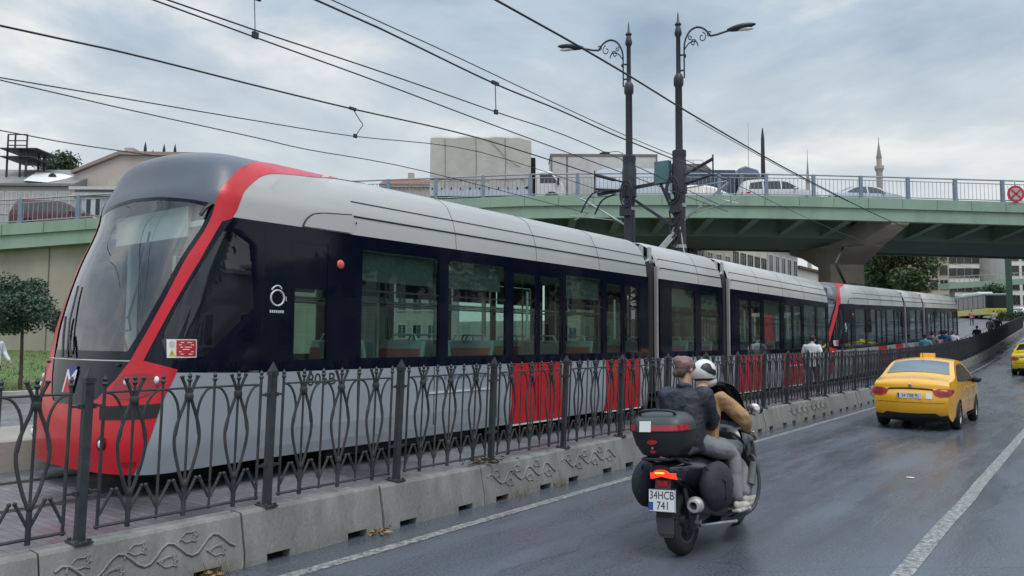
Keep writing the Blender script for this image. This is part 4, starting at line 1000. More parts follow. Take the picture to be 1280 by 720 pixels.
mb.box((px0-.4,1.6,z0+(z1-z0)*.5), (px1+.5,5,z0+(z1-z0)*.54)); mb.box((px0-.4,1.6,z0+(z1-z0)*.25), (px1,5,z0+(z1-z0)*.28))
for xx in (px0, px1-1.6, px1-.6): mb.beam((xx, 2, z0+(z1-z0)*.5), (xx, 2, z1), .1, .1)
for zz in (.65,.8,1.): mb.beam((px0, 2, lerp(z0, z1, zz)), (px1-.6, 2, lerp(z0, z1, zz)), .08, .08)
mb.build('roof_pergola', m_iron2, A)
# gabled house beside it
b0 = at(92, 275, 60); B = thing('gabled_house', 'pale house with a pinkish gable, white framed windows and chimney behind the tram cap', 'house', (b0.x, b0.y, 0), YAW)
wB = 14.5; zc = at(140, 238, 60).z
mb = MB(); mb.box((0,0,-1), (wB, 9, zc)); mb.build('wall', w_lav, B)
mb = MB(); mb.box((-.3,-.35,zc), (wB+.3,0,zc+.25)); mb.box((-.15,-.2,zc-.45), (wB+.15,0,zc-.2)); mb.build('cornice', m_frame, B)
zg0, zg1 = at(100, 219, 64).z, at(152, 195.5, 64).z
bx = lambda px: (at(px, 250, 64)-b0).dot(r0)
mb = MB(); mb.prism([(bx(95),zc),(bx(95),zg0),(bx(152),zg1),(bx(260),zg1-.1),(bx(260),zc)], 3.6, 9, 'y'); gb = mb.build('gable_wall', w_pink, B)
mb = MB(); mb.prism([(bx(93),zg0+.02),(bx(152),zg1+.02),(bx(262),zg1-.08),(bx(262),zg1+.2),(bx(151),zg1+.3),(bx(92),zg0+.25)], 3.3, 9.3, 'y'); mb.build('roof', mat('gable_coping', (.30,.24,.21), .8), B)
mb = MB(); mb.box((bx(153), 4, zg1-.5), (bx(164), 5, zg1+.75)); mb.build('chimney', w_pink, B)
for px, h in ((172,1.3),(182,.6),(196,1.1),(210,1.1)):
    mb = MB(); x = bx(px); mb.lathe([(.06,zg1-.1),(.06,zg1+h*.5),(.13,zg1+h*.55),(.12,zg1+h*.8),(.0,zg1+h+.3)], 8, (x, 5, 0)); mb.build('roof_spike', m_iron2, B, smooth=60)
for i in range(6):
    xx = .9+i*2.3; zz = zc-2.6; f = MB(); f.box((xx,-.06,zz),(xx+1.25,0,zz+2.0)); fo = f.build('window', m_frame, B)
    g = MB(); g.box((xx+.1,-.075,zz+.1),(xx+.45,-.062,zz+1.9)); g.box((xx+.8,-.075,zz+.1),(xx+1.15,-.062,zz+1.9)); g.build('pane', m_pane, fo)
for i in range(4):
    xx = .6+i*2.9; f = MB(); f.box((xx,3.5,zc+.3),(xx+2.0,3.59,zg0-.35)); fo = f.build('upper_window', m_frbrown if i > 1 else w_grey, B)
    g = MB(); g.box((xx+.1,3.46,zc+.4),(xx+.9,3.499,zg0-.5)); g.box((xx+1.05,3.46,zc+.4),(xx+1.9,3.499,zg0-.5)); g.build('pane', m_pane if i > 1 else w_beige, fo)
p = at(75, 222, 72); tree('roof', (p.x, p.y, p.z-3.2), 'dark bushy treetop above the low workshop roof', args=(5,.12,4.2,2.3,1.0,2600,.16,21), m=m_leafd)
# red-roofed houses behind the lorry
p = at(476, 300, 88); facade_box('red_roofed_house', 'house with a reddish roof and chimney just left of the tarpaulin lorry', w_pink, p, r0, 8.6, 8, 0, at(500, 234, 88).z, 5, 5, .9, 1.5, 2., 3.2, roofm=m_tile, gable=1.5, cat='house', sides=False)
p = at(686, 300, 95); facade_box('brown_house', 'brown house showing between the two lorries on the overpass', w_stone, p, r0, 6, 7, 0, at(695, 236, 95).z, 3, 5, .9, 1.4, 2., 3.2, roofm=m_tile, gable=1.0, cat='house', sides=False)
# terrace of houses along the far side of the tracks
yy = 52.
for i, (ln, h, wm, lb) in enumerate(((9, 13.5, w_beige, 'beige terraced house under the overpass, nearest in its row'), (8.5, 12.5, w_cream, 'cream terraced house under the overpass, second in its row'), (9, 10.6, w_grey, 'grey terraced house under the overpass with a dark upper window, third in its row'), (9.5, 9.2, w_cream, 'last cream house of the row, left of the overpass pier'))):
    g_ = G(yy+ln/2); facade_box('terraced_house', lb, wm, (-24., yy), (0,1,0), ln-.1, 9, g_-.2, h-g_+.2, 5, 4, 1.0, 1.6, 1.2, 2.65, 'terrace beyond the tracks', frm=m_frbrown if i % 2 else m_frame, sides=False); yy += ln
w_apt = wallmat('wall_white', (.74,.73,.69)); w_apb = wallmat('wall_pale_blue', (.40,.48,.57))
# apartment blocks at the right, beyond the overpass
for px0, px1, dep, hh, wm, cols, lb in ((1150,1187,150,20,w_stone,3,'tall sandy stone apartment block beside the leafy tree'), (1187.5,1226,156,20,w_apt,4,'cream apartment block with two dark window columns'), (1226.5,1262,160,20,w_apb,4,'blue grey apartment block with balconies'), (1264,1330,150,19,w_apt,5,'pale apartment block at the right edge behind the green post')):
    p, q_ = at(px0, 380, dep), at(px1, 380, dep); facade_box('apartment_block', lb, wm, p, r0, (q_-p).length, 14, G(p.y)-1, hh, cols, 8, 1.3, 1.7, 3.5, 2.9, 'apartment blocks beyond the overpass', frm=m_frbrown, sides=False, balcony=wm in (w_apb,))
# buildings on the near pavement, outside the frame, mirrored in the tram
for i, (y, ln, h, wm) in enumerate(((-14,15,9,w_beige),(2,15,5.2,w_stone),(17,14,5.6,w_grey),(33,15,7,w_grey),(56,18,11,w_stone),(76,24,13,w_beige),(102,30,14,w_grey),(134,36,16,w_stone),(172,40,18,w_grey))):
    facade_box('street_house', 'town house outside the frame, mirrored in the tram windows', wm, (26 if y < 60 else 16.5 if y < 100 else 12.5, y+ln), (0,-1,0), ln, 10, .1, h, 5, 4, 1.2, 1.8, 1.4, 3.2, 'houses along the near pavement', sides=False)
# far green footbridge
fb = thing('footbridge', 'small green footbridge spanning the street far behind the bus', 'bridge', (0,0,0))
p, q_ = at(1180, 358, 132), at(1340, 348, 138)
mb = MB(); mb.beam(p, q_, 2.4, 1.0); mb.build('deck', m_bgreen, fb)
mb = MB(); u = Vector((0,0,1)); mb.beam(p+u*1.6, q_+u*1.6, .12, .12); k = 26
for i in range(k+1): mb.beam(p.lerp(q_, i/k)+u*.5, p.lerp(q_, i/k)+u*1.6, .08, .08)
mb.build('railing', m_bgreen, fb)
for t in (.06, .95): mb = MB(); c = p.lerp(q_, t); mb.beam(c-u*.5, Vector((c.x, c.y, G(c.y)-.2)), .7, .7); mb.build('support', m_conc, fb)
# minarets and masts
m_min = mat('minaret_stone', (.40,.37,.33), .9, var=.08)
def minaret(px, tip, base_w, dep, label, ring):
    t = at(px, tip, dep); r = base_w*dep/960/2; g_ = G(t.y); o = thing('minaret', label, 'minaret', (t.x, t.y, g_)); H = t.z-g_
    mb = MB(); c1 = ring*H
    mb.lathe([(r*1.25,0),(r*1.25,H*.3),(r,H*.32),(r,c1-1.4),(r*1.15,c1-.9),(r*1.45,c1-.3)], 14); mb.build('shaft', m_min, o, smooth=30)
    mb = MB(); mb.lathe([(r*1.45,c1-.3),(r*1.5,c1-.28),(r*1.5,c1+.6),(r*1.4,c1+.6),(r*1.4,c1-.2)], 14, cap=False); mb.build('balcony', m_min, o)
    mb = MB(); e_ = c1+(H-c1)*.32; mb.lathe([(r*.82,c1-.25),(r*.82,e_)], 14); mb.build('upper_shaft', m_min, o, smooth=30)
    mb = MB(); mb.lathe([(r*.95,e_),(r*.5,e_+(H-e_)*.35),(r*.12,e_+(H-e_)*.72),(r*.1,H-.2),(0,H)], 14); mb.build('spire', mat('lead_roof', (.22,.23,.24), .6), o, smooth=40)
minaret(1098, 171, 7.5, 220, 'larger grey stone minaret above the white saloon car on the overpass', .83)
minaret(1009, 187, 5.0, 300, 'smaller distant minaret spire left of the larger one', .72)
for px, tip, dep, r, lb in ((953,160,75,.16,'thick dark mast rising behind the overpass railing'), (935,153,80,.06,'thin pale mast rising behind the overpass railing')):
    t = at(px, tip, dep); o = MB(); g_ = G(t.y); H = t.z-g_
    o.tube([(0,0,0),(0,0,H*.72),(0,0,H*.74),(0,0,H*.95),(0,0,H)], [r*.8,r*.6,r*1.5 if r > .1 else r*.6,r*1.1 if r > .1 else r*.5,r*.3], 8)
    tag(o.build('mast', m_iron2 if r > .1 else m_steel, None, smooth=60, loc=(t.x, t.y, g_)), lb, 'mast')
# ================================================================= TRAM POLES AND OVERHEAD WIRES
m_wire = mat('wire_black', (.025,.025,.03), .6)
def tram_pole(name, label, base, top, side, pmain):
    """ornate pole; side = +1 lamp over the road, -1 over the far track"""
    o = thing(name, label, 'tram pole', base, 0, 'pair of ornate tram poles between the tracks'); H = top-base[2]
    mb = MB(); r = .20
    prof = [(.32,0),(.32,.25),(.26,.35),(.24,1.2),(.27,1.3),(.22,1.45),(.19,1.6),(.18,H-5.95),(.235,H-5.9),(.235,H-5.0),(.21,H-4.9),(.21,H-4.75),(.22,H-4.7),(.22,H-4.55),(.115,H-4.5),(.11,H-2.5),(.155,H-2.42),(.16,H-2.2),(.12,H-2.1),(.075,H-2.05),(.07,H-.85),(.105,H-.8),(.12,H-.72),(.10,H-.62),(.07,H-.5),(.11,H-.44),(.04,H-.34),(.02,H-.1),(0,H)]
    mb.lathe(prof, 16); mb.build('shaft', m_iron2, o, smooth=40)
    for z in (H-6.3, H-7.6, H-8.3, H-9.2): mb = MB(); mb.lathe([(.17,z-.06),(.205,z-.05),(.205,z+.05),(.17,z+.06)], 14); mb.build('clamp_band', m_steel, o)
    # scrolled bracket
    mb = MB(); s = side; zb = H-2.2; BM = Matrix.Rotation(radians(24), 4, 'Z') @ Matrix.Diagonal((.76,.76,1,1))
    mb.tube([(s*.24,0,zb-.0),(s*.24,0,zb+1.0)], .032, 8); mb.tube([(0,0,zb+.25),(s*.24,0,zb+.25)], .03, 6); mb.tube([(0,0,zb+.75),(s*.24,0,zb+.75)], .03, 6)
    arc = smoothpts([(s*.24,0,zb+.95),(s*.30,0,zb+1.25),(s*.50,0,zb+1.52),(s*.80,0,zb+1.62),(s*1.10,0,zb+1.52),(s*1.32,0,zb+1.30)], 6); mb.tube(arc, .036, 8)
    mb.tube(smoothpts([(s*.24,0,zb+.90),(s*.45,0,zb+1.12),(s*.72,0,zb+1.16),(s*.82,0,zb+1.0)], 5), .024, 6)
    for cx, cz, r_, a0, dr in ((.62,1.12,.13,0,1),(.98,1.28,.17,1.5,-1),(1.26,1.36,.10,.5,1),(.50,1.30,.09,2,1)):
        mb.tube([(s*(cx+r_*(1-t/22)*cos(a0+dr*t*.42)), 0, zb+cz+r_*(1-t/22)*sin(a0+dr*t*.42)) for t in range(17)], .02, 5)
    mb.ell((s*.28,0,zb+.72), (.05,.05,.07), 8, 6)
    mb.tube([(s*1.30,0,zb+1.30),(s*1.55,0,zb+1.32),(s*2.05,0,zb+1.42)], .035, 8); br = mb.xf(BM).build('lamp_bracket', m_iron2, o, smooth=60)
    mb = MB(); rows = []
    for i in range(11):
        t = i/10; rr = .20*sin(pi*min(.97, t*.93+.05))**.6; rows.append([(s*(1.98+1.15*t), rr*cos(a), zb+1.42+.12*t+rr*.52*sin(a)+.02) for a in [2*pi*j/14 for j in range(14)]])
    mb.grid(rows, 0, True); mb.f += [tuple(range(14)), tuple(range(140, 154))]; mb.m += [0, 0]; ld = mb.xf(BM).build('lamp_head', m_iron2, o, smooth=50)
    mb = MB(); mb.ell((s*2.7,0,zb+1.42), (.36,.13,.05), 14, 6); mb.xf(BM).build('lamp_lens', m_lamp, ld, smooth=60)
    # cantilever for the wires, wheel tensioner, cable loops
    zc = 6.35-base[2]
    mb = MB(); mb.tube([(0,0,zc-.75),(s*1.7,-.2,zc+.35)], .035, 8); mb.tube([(0,0,zc+.35),(s*1.7,-.2,zc+.38)], .022, 6); mb.tube([(s*1.75,-.2,zc+.38),(s*1.35,-.2,zc-.12),(s*2.0,-.2,zc-.35)], .018, 6); mb.tube([(s*.3,0,zc-.5),(s*2.1,-.3,zc-.2)], .016, 6)
    mb.build('cantilever', m_steel, o, smooth=60)
    mb = MB(); mb.tube([(0,0,6.3),(s*1.2,-.2,6.72)], .03, 8); mb.tube([(s*.5,-.1,6.47),(s*1.2,-.2,6.72)], .055, 8); mb.tube([(s*1.2,-.2,6.85),(s*1.2,-.2,6.1)], .025, 6); mb.tube([(s*.2,0,6.1),(s*1.15,-.2,6.22)], .04, 8); mb.build('insulator_arm', m_wire, o, smooth=60)
    mb = MB(); wz = H-5.3
    for rr in (.36,.26): mb.tube([(-s*.08+rr*.62*cos(a), -.36, wz-.55+rr*1.2*sin(a)) for a in [2*pi*i/20 for i in range(21)]], .03, 6)
    mb.box((-.18,-.34,wz-1.25),(.18,-.20,wz-.9)); mb.build('tension_wheel', m_iron2, o, smooth=60)
    return o
pr = at(850, 300, 24.0); pl = at(787, 300, 24.9)
PR = tram_pole('tram_pole', 'right-hand black ornate tram pole with its lamp reaching over the road', (pr.x, pr.y, .75), at(852, 14, 24.0).z, 1, 0)
PL = tram_pole('tram_pole', 'left-hand black ornate tram pole with its lamp reaching left', (pl.x, pl.y, .75), at(788, 27, 24.9).z, -1, 0)
# the strut frame between the two poles
mb = MB(); za = at(810, 228, 24.3).z
mb.beam((pl.x-1.2, pl.y, za-.15), (pr.x, pr.y, za+.05), .10, .10); mb.beam((pl.x, pl.y, za-.35), (pr.x-.05, pr.y, za-1.55), .09, .09); mb.beam((pr.x-.6, pr.y-.1, za-.05), (pr.x, pr.y, za-1.5), .08, .08)
mb.tube(smoothpts([(pl.x-.6, pl.y-.2, za-.1),(pl.x-1.3, pl.y-.2, za-.15),(pl.x-1.75, pl.y-.2, za-.75)], 5), .03, 6); mb.tube(smoothpts([(pl.x-.4, pl.y-.2, za-.25),(pl.x-.9, pl.y-.2, za-.4),(pl.x-1.2, pl.y-.2, za-.85)], 5), .03, 6)
mb.build('tie_frame', m_iron2, PR).matrix_parent_inverse = Matrix.Translation(-Vector(PR.location))
mb = MB(); mb.beam((pr.x-.1, pr.y-.2, za-1.7), (pr.x-1.0, pr.y-1.2, za-3.2), .16, .16); mb.tube([(pr.x-.1, pr.y-.2, za-1.5), (pr.x-.55, pr.y-.9, za-3.2)], .02, 5); mb.tube([(pr.x+.1, pr.y-.2, za-1.5), (pr.x+.5, pr.y-.5, za-3.2)], .02, 5)
mb.build('stay_strut', m_steel, PR).matrix_parent_inverse = Matrix.Translation(-Vector(PR.location))
mb = MB(); mb.box((pr.x-.75, pr.y-.25, za-.05), (pr.x-.25, pr.y-.05, za+.65)); mb.build('signal_box', mat('box_teal', (.07,.16,.18), .5), PR).matrix_parent_inverse = Matrix.Translation(-Vector(PR.location))
mb = MB(); rnd_ = random.Random(2)
for i in range(5):
    z = za-.4-i*.28; mb.tube(smoothpts([(pr.x-.26, pr.y-.2, z),(pr.x-.1, pr.y-.32, z-.3-.1*i),(pr.x+.2, pr.y-.28, z-.05)], 5), .028, 6)
mb.build('cable_loop', m_wire, PR).matrix_parent_inverse = Matrix.Translation(-Vector(PR.location))
def atX(px, py, X):
    d = ray(px, py); t = X/d.x; return Vector((0,0,EYE))+d*t
def wire(name, label, pts, r, ext0=None, ext1=None, drops=()):
    P = [atX(*p) if not isinstance(p, Vector) else p for p in pts]
    if ext0: P = [P[0]+(P[0]-P[1]).normalized()*ext0+Vector((0,0,0))]+P
    if ext1: P = P+[P[-1]+(P[-1]-P[-2]).normalized()*ext1]
    base = P[0].copy(); o = MB(); o.tube([p-base for p in smoothpts(P, 5)], r, 6); w_ = o.build(name, m_wire, None, smooth=60, loc=base)
    tag(w_, label, 'wire')
    for (x0, y0, x1, y1, X, bow) in drops:
        a, b = atX(x0, y0, X)-base, atX(x1, y1, X)-base
        d = MB(); md = (a+b)/2+Vector((0,bow,0)); d.tube(smoothpts([tuple(a), tuple(a.lerp(md,.7)), tuple(md), tuple(b.lerp(md,.7)), tuple(b)], 3), r*.6, 5)
        d.box(tuple(a-Vector((.02,.09,.03))), tuple(a+Vector((.02,.09,.03)))); d.box(tuple(b-Vector((.02,.04,.04))), tuple(b+Vector((.02,.04,.04)))); d.build('dropper', m_wire, w_)
    return w_
X1, X2 = -8.5, -12.6
TL = Vector((pl.x-1.2, pl.y-.2, 7.47)); TLb = Vector((pl.x-1.15, pl.y-.2, 6.97)); TL2 = Vector((pl.x-1.35, pl.y-.2, 6.23)); TR = Vector((pr.x+1.7, pr.y-.2, 6.72)); TR2 = Vector((pr.x+1.35, pr.y-.2, 6.05))
wire('contact_wire', 'lower contact wire above the nearest tram, left one of a close pair', [(192,0,X1),(320,47,X1),(480,105,X1),(640,165,X1),TR2+Vector((.3,0,-.25))], .010, 12)
wire('contact_wire', 'contact wire above the nearest tram, held by the dropper near the beige lorry', [(210,0,X1),(320,38,X1),(480,91,X1),(620,140,X1),(735,181,X1),TR2], .010, 12, None, ((318,-4,319,44,X1,0),))
wire('messenger_wire', 'thick messenger wire with a dropper above the beige lorry', [(395,0,X1),(480,38,X1),(617,104,X1),(700,138,X1),(785,176,X1),TR], .015, 12, None, ((619,104,620,140,X1,.0),))
wire('feeder_wire', 'thin wire running just above the thick messenger wire', [(415,0,X1),(560,66,X1),(700,132,X1),(800,177,X1),TR+Vector((.1,0,.05))], .009, 12)
wire('messenger_wire', 'messenger wire above the far track with a curved dropper above the tram roof', [(0,32,X2),(160,67,X2),(320,107,X2),(440,136,X2),(600,173,X2),TL], .017, 10, None, ((441,136,444,170,X2,.25),))
wire('contact_wire', 'upper of two thin crossing wires at the left edge', [(0,97,X2),(160,124,X2),(320,151,X2),(440,170,X2),(600,190,X2),TLb], .010, 10)
wire('contact_wire', 'lower of two thin crossing wires at the left edge', [(0,100,-13.),(160,137,-13.),(320,172,-13.),(385,187,-13.),(530,214,-13.),TL2+Vector((-.1,0,-.05))], .010, 10)
wire('span_wire', 'faint wire crossing behind the tram cap above the gabled house', [(0,163,-16.),(93,180,-16.),(210,197,-16.),(330,215,-16.)], .011, 6)
wire('feeder_cable', 'thick black cable running down across both lamp poles', [(620,0,-8.4),(715,53,-8.4),(790,97,-8.4),(880,152,-8.4),(1000,220,-8.4),(1110,275,-8.4),(1185,305,-8.4)], .022, 10)
wire('feeder_wire', 'thin cable close below the thick black one', [(870,150,-8.5),(930,184,-8.5),(1000,222,-8.5),(1060,252,-8.5)], .010)
wire('contact_wire', 'wire running on under the overpass towards the second tram', [TR,TR+Vector((0,12,-.15)),TR+Vector((.1,25,.1)),TR+Vector((.2,38,.7))], .010, None, 25)
# green post and far catenary mast at the right edge
p = at(1263, 400, 92); gp = thing('green_post', 'tall green steel post at the right edge behind the taxis', 'post', (p.x, p.y, G(p.y)+.1))
mb = MB(); mb.box((-.55,-.3,0), (.55,.3,.5)); mb.box((-.33,-.22,.5), (.33,.22,11)); mb.build('column', mat('post_green', (.04,.09,.065), .6), gp)
mb = MB(); mb.beam((0,0,7.6), (-3.4,0,8.2), .12, .12); mb.beam((0,0,8.9), (-3.4,0,8.25), .08, .08); mb.build('arm', m_steel, gp)
# no stopping sign on the railing
sgn = thing('road_sign', 'round red rimmed no parking sign on the overpass railing at the right edge', 'road sign', tuple(BP(BS(1275), -.05, 0)), YAW)
mb = MB(); mb.tube([(0,.05,-.1),(0,.05,1.1)], .03, 8); mb.build('sign_post', m_steel, sgn)
mb = MB(); mb.lathe([(0,-.012),(.47,-.012),(.47,.012),(0,.012)], 28, (0,-.0,.45), 'y'); dk = mb.build('disc', m_signred, sgn)
mb = MB(); mb.lathe([(0,-.022),(.34,-.022),(.34,-.013),(0,-.013)], 28, (0,0,.45), 'y'); mb.build('disc_field', mat('sign_field', (.42,.40,.42), .5), dk)
mb = MB(); mb.beam((-.25,-.03,.67), (.25,-.03,.23), .01, .09); mb.beam((-.25,-.03,.23), (.25,-.03,.67), .01, .09); mb.build('disc_cross', m_signred, dk)
# pantograph on the second tram
mb = MB(); mb.box((-.6,5.8,3.62),(.6,6.9,3.72)); mb.beam((0,6.6,3.7), (0,5.3,4.5), .09, .07); mb.beam((0,5.3,4.5), (0,6.4,5.25), .07, .06); mb.beam((-.85,6.4,5.28), (.85,6.4,5.28), .06, .05); mb.beam((-.85,6.1,5.28), (.85,6.1,5.28), .06, .05); mb.beam((-.5,6.2,5.25),(.5,6.3,5.25),.3,.03)
mb.build('pantograph', m_black, tram2)
# ================================================================= CARS
m_dglass = mat('dark_car_glass', (.025,.032,.036), .05, var=.15, vscale=.8, spec=.8)
m_tyre = mat('tyre', (.022,.022,.023), .85, bump=.2, bscale=60)
m_rim = mat('alloy_rim', (.50,.51,.52), .3, .8, var=.1)
m_well = mat('wheel_well', (.008,.008,.009), .95)
m_amber = mat('amber_lens', (.8,.30,.03), .2)
m_plate = mat('number_plate', (.72,.73,.74), .4, var=.03)
m_plbk = mat('plate_black', (.015,.015,.02), .5)
m_plblue = mat('plate_blue', (.03,.08,.40), .4)
def resample(pts, step):
    out_ = [Vector(pts[0])]
    for a, b in zip(pts, pts[1:]):
        a, b = Vector(a), Vector(b); k = max(1, int((b-a).length/step+.5)); out_ += [a.lerp(b, i/k) for i in range(1, k+1)]
    return out_
class Car:
    def __init__(s, L, W, outl, belt, tumble, arches, rad, sill, roofz, bulge=.07, endb=.13):
        s.L, s.W, s.belt, s.tumble, s.arches, s.rad, s.sill, s.bulge, s.endb, s.roofz = L, W, belt, tumble, arches, rad, sill, bulge, endb, roofz
        sm_ = smoothpts([(p[0], p[1], 0) for p in outl], 6); s.o = resample([(p.x, p.y) for p in sm_], .06)
    def w(s, y, z):
        t = min(1, abs(y)/(s.L/2)); w_ = s.W/2*(1-.13*t**5)
        if z > s.belt: w_ -= (z-s.belt)*s.tumble
        else: w_ -= .05*max(0, (s.belt-z)/s.belt-.25)**1.5*1.6 - .012*max(0, 1-abs(z-s.belt*.72)/.12)
        return w_
    def nrm(s, i):
        a, b = s.o[max(0, i-1)], s.o[min(len(s.o)-1, i+1)]; d = (b-a).normalized(); return Vector((-d.y, d.x))
    def sheet(s, i, u, off=0., x=None):
        """point on the top sheet: i index along the outline, u in -1..1 across"""
        p, n = s.o[i], s.nrm(i); w_ = s.w(p.x, p.y); k = 1-u*u
        vert = abs(n.x); b = lerp(s.bulge, s.endb, vert**2)*k+off
        return (u*w_, p.x+n.x*b, p.y+n.y*b)
    def rear_i(s, z):
        for i in range(len(s.o)//3):
            if s.o[i].y <= z <= s.o[i+1].y: return i+(z-s.o[i].y)/max(1e-6, s.o[i+1].y-s.o[i].y)
        return 0
    def rear(s, x, z, off=.006):
        f = s.rear_i(z); i = int(f); a, b = s.o[i], s.o[min(i+1, len(s.o)-1)]; p = a.lerp(b, f-i); w_ = s.w(p.x, p.y); n = s.nrm(i); u = max(-1, min(1, x/w_))
        q = lerp(s.bulge, s.endb, n.x**2)*(1-u*u)+off; return (x, p.x+n.x*q, p.y+n.y*q)
    def sidepoly(s, poly, sg, off, mb, step=.12, m=0):
        def dens(pl):
            r = []
            for i, p in enumerate(pl):
                q = pl[(i+1) % len(pl)]; k = max(1, int(hypot(q[0]-p[0], q[1]-p[1])/step)); r += [(lerp(p[0], q[0], j/k), lerp(p[1], q[1], j/k)) for j in range(k)]
            return r
        P = dens(poly); vs = [Vector(p) for p in P]; es = [(i, (i+1) % len(P)) for i in range(len(P))]
        def inside(p):
            c = False
            for i in range(len(P)):
                a, b = P[i], P[i-1]
                if (a[1] > p[1]) != (b[1] > p[1]) and p[0] < (b[0]-a[0])*(p[1]-a[1])/(b[1]-a[1])+a[0]: c = not c
            return c
        x0, x1 = min(p[0] for p in P), max(p[0] for p in P); y0, y1 = min(p[1] for p in P), max(p[1] for p in P)
        for i in range(1, int((x1-x0)/step)+1):
            for j in range(1, int((y1-y0)/step)+1):
                p = (x0+i*step+.0007*(j % 3), y0+j*step+.0007*(i % 3))
                if inside(p): vs.append(Vector(p))
        r = delaunay_2d_cdt(vs, es, [], 1, 1e-5)
        mb.add([(sg*(s.w(q.x, q.y)+off), q.x, q.y) for q in r[0]], [tuple(f) if sg < 0 else tuple(f)[::-1] for f in r[2]], m)
    def rearpoly(s, poly, off, mb, step=.05):
        vs = []
        for i, p in enumerate(poly):
            q = poly[(i+1) % len(poly)]; k = max(1, int(hypot(q[0]-p[0], q[1]-p[1])/step)); vs += [Vector((lerp(p[0], q[0], j/k), lerp(p[1], q[1], j/k))) for j in range(k)]
        r = delaunay_2d_cdt(vs, [(i, (i+1) % len(vs)) for i in range(len(vs))], [], 1, 1e-5)
        mb.add([s.rear(q.x, q.y, off) for q in r[0]], [tuple(f) for f in r[2]])
    def band(s, i0, i1, u0, u1, off, mb, n=8):
        rows = [[s.sheet(i, lerp(u0, u1, j/n), off) for j in range(n+1)] for i in range(i0, i1+1)]; mb.grid(rows)
    def idx(s, y, z): return min(range(len(s.o)), key=lambda i: (s.o[i].x-y)**2+(s.o[i].y-z)**2)
    def body(s, root, paint):
        bot = []
        for ya in sorted(s.arches, reverse=True):
            bot += [(ya+s.rad*1.12*cos(a), max(s.sill, s.rad+s.rad*1.12*sin(a)*1.0)) for a in [pi*j/12 for j in range(13)] if s.rad+s.rad*1.12*sin(a) >= s.sill-.3]
        poly = [(p.x, p.y) for p in s.o]+[(s.o[-1].x-.15, s.sill)]+bot+[(s.o[0].x+.15, s.sill)]
        mb = MB()
        for sg in (-1, 1): s.sidepoly(poly, sg, 0, mb)
        s.band(0, len(s.o)-1, -1, 1, 0, mb, 10)
        b = mb.build('body', paint, root, smooth=42)
        bm = bmesh.new(); bm.from_mesh(b.data); bmesh.ops.remove_doubles(bm, verts=bm.verts, dist=.004); bmesh.ops.recalc_face_normals(bm, faces=bm.faces); bm.to_mesh(b.data); bm.free()
        b.data.polygons.foreach_set('use_smooth', [True]*len(b.data.polygons)); b.data.set_sharp_from_angle(angle=radians(42))
        mb = MB(); y0, y1 = s.o[0].x+.12, s.o[-1].x-.12; wd = s.W/2-.24
        mb.box((-wd, y0, s.sill), (wd, y1, s.belt-.1))
        for ya in s.arches: mb.box((-s.W/2+.06, ya-s.rad*1.1, s.sill+.1), (s.W/2-.06, ya+s.rad*1.1, s.belt-.12))
        mb.build('underbody', m_well, root)
        for ya in s.arches:
            for sg in (-1, 1):
                wx = sg*(s.W/2-.10); r = s.rad; mb = MB(); t = .1
                mb.lathe([(r*.62,-t),(r*.92,-t),(r,-t*.6),(r,t*.6),(r*.92,t),(r*.62,t)], 26, (wx, ya, r), 'x', cap=False); ty = mb.build('wheel', m_tyre, root, smooth=40)
                mb = MB(); mb.lathe([(0,sg*.06),(r*.12,sg*.075),(r*.14,sg*.06),(r*.56,sg*.05),(r*.64,sg*.085),(r*.66,sg*.06),(r*.66,-sg*.05),(0,-sg*.04)], 26, (wx, ya, r), 'x', cap=False)
                mb.build('rim', m_rim, ty, smooth=40)
                mb = MB()
                for k in range(7): a = 2*pi*k/7; mb.cbox((sg*.062, 0, r*.38), (.02, r*.16, r*.34), 0, Matrix.Translation((wx, ya, r)) @ Matrix.Rotation(a, 4, 'X'))
                mb.build('spoke_gap', m_well, ty)
        return b
SEDAN = [(-2.08,.26),(-2.2,.36),(-2.25,.54),(-2.245,.74),(-2.17,.90),(-2.13,1.01),(-2.02,1.055),(-1.72,1.085),(-1.42,1.15),(-1.05,1.33),(-.72,1.45),(-.3,1.50),(.15,1.485),(.55,1.40),(.9,1.22),(1.2,1.03),(1.7,.93),(2.05,.80),(2.2,.66),(2.26,.45),(2.18,.25)]
SUV = [(-2.12,.30),(-2.27,.42),(-2.3,.62),(-2.27,.90),(-2.2,1.15),(-2.08,1.45),(-1.98,1.62),(-1.7,1.70),(-.6,1.74),(.0,1.72),(.45,1.62),(.85,1.38),(1.12,1.15),(1.6,1.05),(2.05,.93),(2.25,.75),(2.3,.5),(2.2,.28)]
HATCH = [(-1.9,.28),(-2.05,.38),(-2.08,.58),(-2.05,.82),(-1.98,1.02),(-1.75,1.26),(-1.5,1.42),(-1.1,1.49),(-.4,1.52),(.1,1.48),(.5,1.36),(1.0,1.10),(1.3,.98),(1.75,.86),(2.0,.72),(2.06,.5),(1.98,.27)]
VAN = [(-2.5,.32),(-2.62,.42),(-2.64,.8),(-2.62,1.4),(-2.58,1.9),(-2.48,2.1),(-2.0,2.18),(0,2.2),(.9,2.15),(1.25,2.0),(1.75,1.5),(2.0,1.25),(2.4,1.1),(2.6,.85),(2.64,.5),(2.55,.3)]
def sedan_windows(c, root, glass_m, ws, rearwin=None, front=None, pillars=()):
    for sg in (-1, 1):
        for wpoly in ws:
            mb = MB(); c.sidepoly(wpoly, sg, .006, mb, .1); mb.build('side_window', glass_m, root, smooth=60)
    if rearwin: mb = MB(); c.band(c.idx(*rearwin[0]), c.idx(*rearwin[1]), -.86, .86, .007, mb); mb.build('rear_window', glass_m, root, smooth=60)
    if front: mb = MB(); c.band(c.idx(*front[0]), c.idx(*front[1]), -.88, .88, .007, mb); mb.build('windscreen', glass_m, root, smooth=60)
